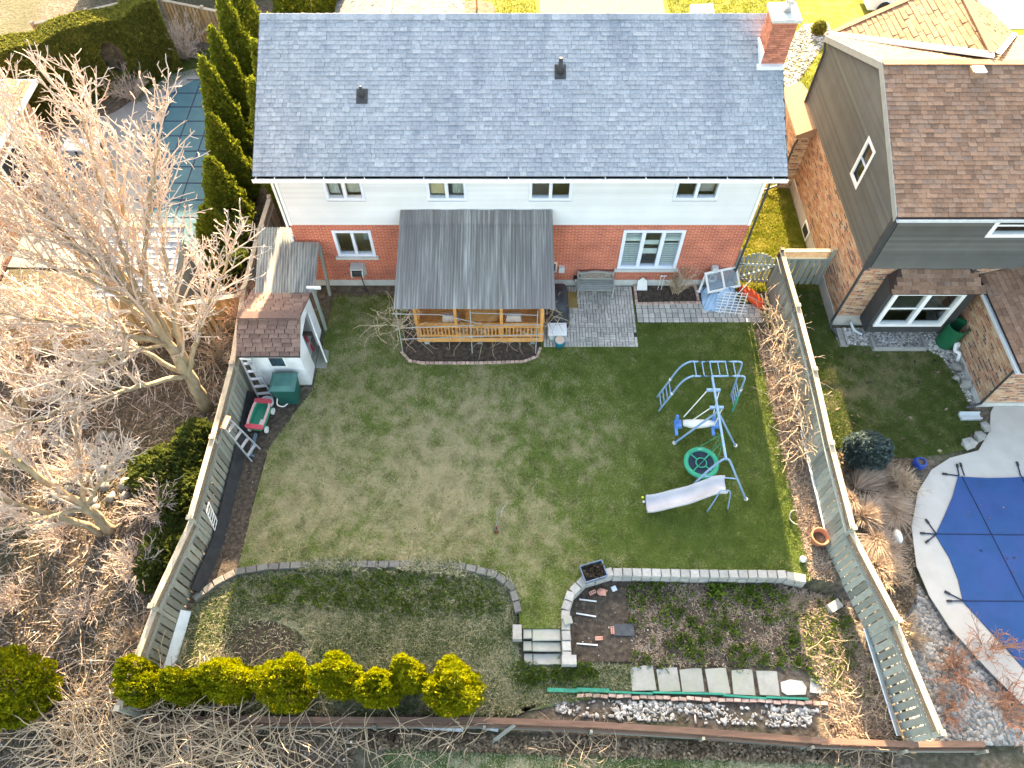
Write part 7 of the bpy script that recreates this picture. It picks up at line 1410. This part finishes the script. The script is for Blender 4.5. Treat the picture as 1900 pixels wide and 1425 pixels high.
def leaves(name, label, poly, n, size, m, z=None, excl=(), fn=None, cat='leaf litter', lift=.03):
    p = scatter(poly, n, excl, fn); zz = (ground_z(p[:, 0], p[:, 1]) if z is None else np.full(n, z)) + rng.random(n) * lift; a = rng.uniform(0, 2 * np.pi, n); s = size * rng.uniform(.5, 1.3, n)
    u = np.stack([np.cos(a), np.sin(a), rng.normal(0, .45, n)], 1); v = np.stack([-np.sin(a), np.cos(a), rng.normal(0, .45, n)], 1); c = np.stack([p[:, 0], p[:, 1], zz + .01], 1); s = s[:, None]
    V = np.stack([c - u * s * .6, c - v * s * .35, c + u * s * .6, c + v * s * .35], 1).reshape(-1, 3); return tag(np_mesh(name, V, np.arange(4 * n).reshape(-1, 4), m), label, cat, kind='stuff')
LITTER = [(-22, -3.1), (-9.0, -2.2), (-9.0, -9.6), (-9.5, -14.3), (-4, -14.6), (-4, -17.5), (-22, -17.5)]
leaves('leaf_litter', 'brown fallen leaves over the wooded slope beside the long fence', LITTER, 90000, .060, 'dead_leaf')
leaves('leaf_drift', 'drift of pale dead leaves along the timber wall', [(-4, -14.6), (9.6, -15.0), (9.6, -15.4), (-4, -15.0)], 5000, .09, 'dead_leaf', LOW, lift=.10)
leaves('corner_leaves', 'sunlit dead leaves of the back corner strip', [(8.0, -11.1), (9.4, -11.3), (9.9, -14.6), (9.2, -15.8), (8.2, -14)], 5000, .08, 'dead_leaf', LOW)
leaves('bed_leaves', 'dead leaves over the earth of the shrub bed by the pool', [(9.6, -6.7), (12.4, -7.0), (11.7, -9.2), (11.3, -11.2), (10.6, -12.0), (10.0, -12.0)], 5000, .07, 'dead_leaf', 0.0)
leaves('lawn_leaves', 'scattered tan leaves on the dark neighbour lawn', N_LAWN, 90, .12, 'dead_leaf', .02)
leaves('soil_leaves', 'bits of straw and leaf on the dark soil beds', [(1.7, -11.2), (3.2, -10.75), (3.25, -12.9), (1.7, -12.9)], 110, .04, 'dead_leaf', LOW)
leaves('fence_leaves', 'dead leaves on the soil strip along the long fence', [(-8.5, -4.6), (-7.0, -4.7), (-7.7, -7), (-7.75, -10.3), (-8.6, -11)], 260, .045, 'dead_leaf', 0.0)
def stones(name, label, poly, n, r, m, z, sub=1, fn=None, cat='stones', odd=.3):
    p = scatter(poly, n, (), fn); v, f = _ico(sub); v = np.array(v); f = np.array(f); k = len(v); sc_ = r * rng.uniform(.5, 1.4, (n, 1)) * np.concatenate([rng.uniform(1 - odd, 1 + odd, (n, 2)), rng.uniform(.4, .8, (n, 1)) * (1.3 - odd)], 1)
    a = rng.uniform(0, 6.28, n); ca, sa = np.cos(a), np.sin(a); q = v[None] * sc_[:, None, :]; q = q * (1 + .5 * odd * rng.normal(0, 1, (n, k, 1))); x = q[..., 0] * ca[:, None] - q[..., 1] * sa[:, None]; y = q[..., 0] * sa[:, None] + q[..., 1] * ca[:, None]
    V = np.stack([x + p[:, 0:1], y + p[:, 1:2], q[..., 2] + z + .3 * sc_[:, 2:3]], 2).reshape(-1, 3); F_ = (f[None] + (np.arange(n) * k)[:, None, None]).reshape(-1, 3); return tag(np_mesh(name, V, F_, m), label, cat, kind='stuff')
stones('river_stones', 'rounded river stones between the right fence and the blue pool', [(11.45, -10.7), (11.9, -11.6), (12.9, -13.3), (13.5, -14.3), (14.0, -14.9), (10.4, -14.9), (10.25, -12.7), (10.8, -12.1), (11.3, -11.4)], 4600, .06, 'pebble', -.20)
stones('house_pebbles', 'grey pebbles along the tan brick house', [(11.15, -1.95), (15.05, -1.9), (15.05, -5.0), (14.85, -5.0), (14.75, -4.0), (14.55, -3.2), (14.2, -2.85), (12.0, -2.65), (11.2, -2.55)], 3600, .035, 'white_chip', 0.0)
stones('white_rubble', 'white broken stones and shards behind the row of old bricks', [G2(1030, 1297, LOW), G2(1520, 1314, LOW), G2(1500, 1350, LOW), G2(1200, 1338, LOW), G2(1030, 1325, LOW)], 760, .042, 'white_chip', LOW, odd=.65, fn=lambda x, y: .15 + .85 * (np.sin(x * 2.3) * np.sin(y * 5 + x) > -.2))
stones('front_pebbles', 'sunlit pebbles of the front flower gravel', [(8.8, 8.6), (10.8, 8.8), G2(1540, 66), G2(1535, 44), G2(1490, 50), G2(1448, 98)], 1500, .06, 'white_chip', 0.0)
stones('slope_rocks', 'grey rocks scattered over the wooded slope', [G2(90, 780), G2(200, 790), G2(260, 960), G2(90, 960)], 70, .15, 'rock', -.02, 2)
stones('slope_chips', 'pale stone chips on the wooded slope', LITTER, 1600, .030, 'white_chip', -.25)
stones('bed_chips', 'white specks of stone in the garden beds', [(-8.6, -11.5), (9.2, -11.3), (9.3, -13.0), (-8.6, -14)], 240, .022, 'white_chip', LOW + .03)
# weeds one can tell apart only as tufts
p = scatter(VB, 230, fn=lambda x, y: np.clip(.55 + .6 * np.sin(x * 1.9 + 1) * np.sin(y * 2.7), .08, 1)); N = np.tile([0, 0, 1.0], (230 * 18, 1)); P = np.repeat(np.concatenate([p, np.full((230, 1), LOW)], 1), 18, 0); rs = np.repeat(rng.uniform(.03, .15, 230), 18); P[:, 0] += rng.normal(0, 1, len(P)) * rs; P[:, 1] += rng.normal(0, 1, len(P)) * rs; P[:, 2] += rng.random(len(P)) * rs * .6
V, F_ = sprays(P, N, .06); tag(np_mesh('bed_weeds', V, F_, 'weed_leaf'), 'green weed tufts over the vegetable bed', 'weeds', kind='stuff')
p = scatter([(-.2, -13.0), (1.6, -13.1), (2.6, -13.2), (.2, -13.5)], 26); P = np.repeat(np.concatenate([p, np.full((26, 1), LOW)], 1), 40, 0); P[:, :2] += rng.normal(0, .1, (len(P), 2)); V, F_ = sprays(P, np.tile([0, 0, 1.0], (len(P), 1)), .1); tag(np_mesh('step_weeds', V, F_, 'weed_leaf'), 'green weeds below the foot of the steps', 'weeds', kind='stuff')
c = thing('daffodil_clump', 'yellow-green leafy clump in the vegetable bed near the wall', 'plant', tuple(G(1325, 1098, LOW))); b = G(1325, 1098, LOW); P = np.tile([b.x, b.y, LOW], (90, 1)) + rng.normal(0, .12, (90, 3)) * [1, 1, .2]; V, F_ = sprays(P, np.tile([0, 0, 1.0], (90, 1)), .13); np_mesh('leaves', V, F_, 'weed_leaf', c)
p = G(2.28, 0); P = np.stack([2.28 + rng.uniform(-.25, .25, 120), -10.62 + rng.uniform(-.18, .18, 120), np.full(120, .26)], 1); V, F_ = sprays(P, np.tile([0, 0, 1.0], (120, 1)), .08); o = np_mesh('dead_stems', V, F_, 'dead_leaf', PLANTER)

leaves('turf_leaves', 'stray dead leaves and bits on the main lawn', LAWN, 420, .045, 'dead_leaf', .03, PATIO_X)
p = scatter([(-8.2, -11.2), (-7.6, -10.7), (-3, -10.5), (-.6, -10.9), (-.2, -11.6), (-2.5, -11.7), (-6.5, -11.3)], 240); k_ = 16; P = np.repeat(np.stack([p[:, 0], p[:, 1], ground_z(p[:, 0], p[:, 1])], 1), k_, 0); P[:, :2] += rng.normal(0, .09, (len(P), 2)); P[:, 2] += rng.random(len(P)) * .06
V, F_ = sprays(P, np.tile([0, 0, 1.0], (len(P), 1)), .075); tag(np_mesh('wall_weeds', V, F_, 'weed_leaf'), 'rough green weeds below the sunken block wall', 'weeds', kind='stuff')

blades('twig_litter', 'thin fallen twigs strewn over the wooded slope', LITTER, 5200, .55, .011, 'twig', None, lay=1.15, cat='twigs')
blades('fence_twigs', 'fallen twigs and stalks on the sunlit back corner strip', [(7.8, -11.1), (9.4, -11.3), (9.9, -14.6), (8.4, -14)], 420, .35, .009, 'vine', LOW, lay=1.15, cat='twigs')
blades('wall_grass', 'grass growing over the sunken block wall', [(-6.5, -10.45), (-5.4, -10.2), (-2.9, -10.2), (-1.2, -10.28), (-.2, -10.55), (.1, -10.95), (-.15, -11.05), (-.6, -10.75), (-2.9, -10.5), (-5.4, -10.5)], 2600, .17, .011, 'rough_grass', .05, fn=lambda x, y: np.clip(.5 + .9 * np.sin(x * 2.1), .05, 1), lay=.9)
p = scatter([(7.7, -11.1), (9.3, -11.35), (9.6, -13.9), (8.0, -13.6)], 60); P = np.repeat(np.concatenate([p, np.full((60, 1), LOW)], 1), 16, 0); P[:, :2] += rng.normal(0, .07, (len(P), 2)); V, F_ = sprays(P, np.tile([0, 0, 1.0], (len(P), 1)), .07); tag(np_mesh('corner_weeds', V, F_, 'weed_leaf'), 'sunlit weed tufts in the back corner strip', 'weeds', kind='stuff')

for k, (px, lab) in enumerate((((1668, 905), 'brown scrubby twigs between the dry grasses and the pool deck'), ((1645, 1075), 'brown scrubby twigs at the lower end of the pool-side bed'), ((1690, 1180), 'thin scrub on the river stones nearest the fence'))):
    p = G(*px); twig_shrub(lab, (p.x, p.y, gz(p.x, p.y)), .7, .8, 26, 'vine', 300 + k, .009)

blades('lawn_tufts', 'coarser tufts standing up in the main lawn', LAWN, 42000, .085, .010, 'lawn_blade', 0.0, PATIO_X, lambda x, y: np.clip(np.sin(x * 5.3 + 2 * np.sin(y * 1.7)) * np.sin(y * 4.9 + 2 * np.sin(x * 2.1)) * 1.6 - .25, .03, 1), .7)
leaves('cover_leaves', 'few dead leaves blown onto the blue pool cover', [(13.2, -8.6), (19, -7.9), (19, -12), (13.2, -11)], 70, .07, 'dead_leaf', .06, lift=.004)
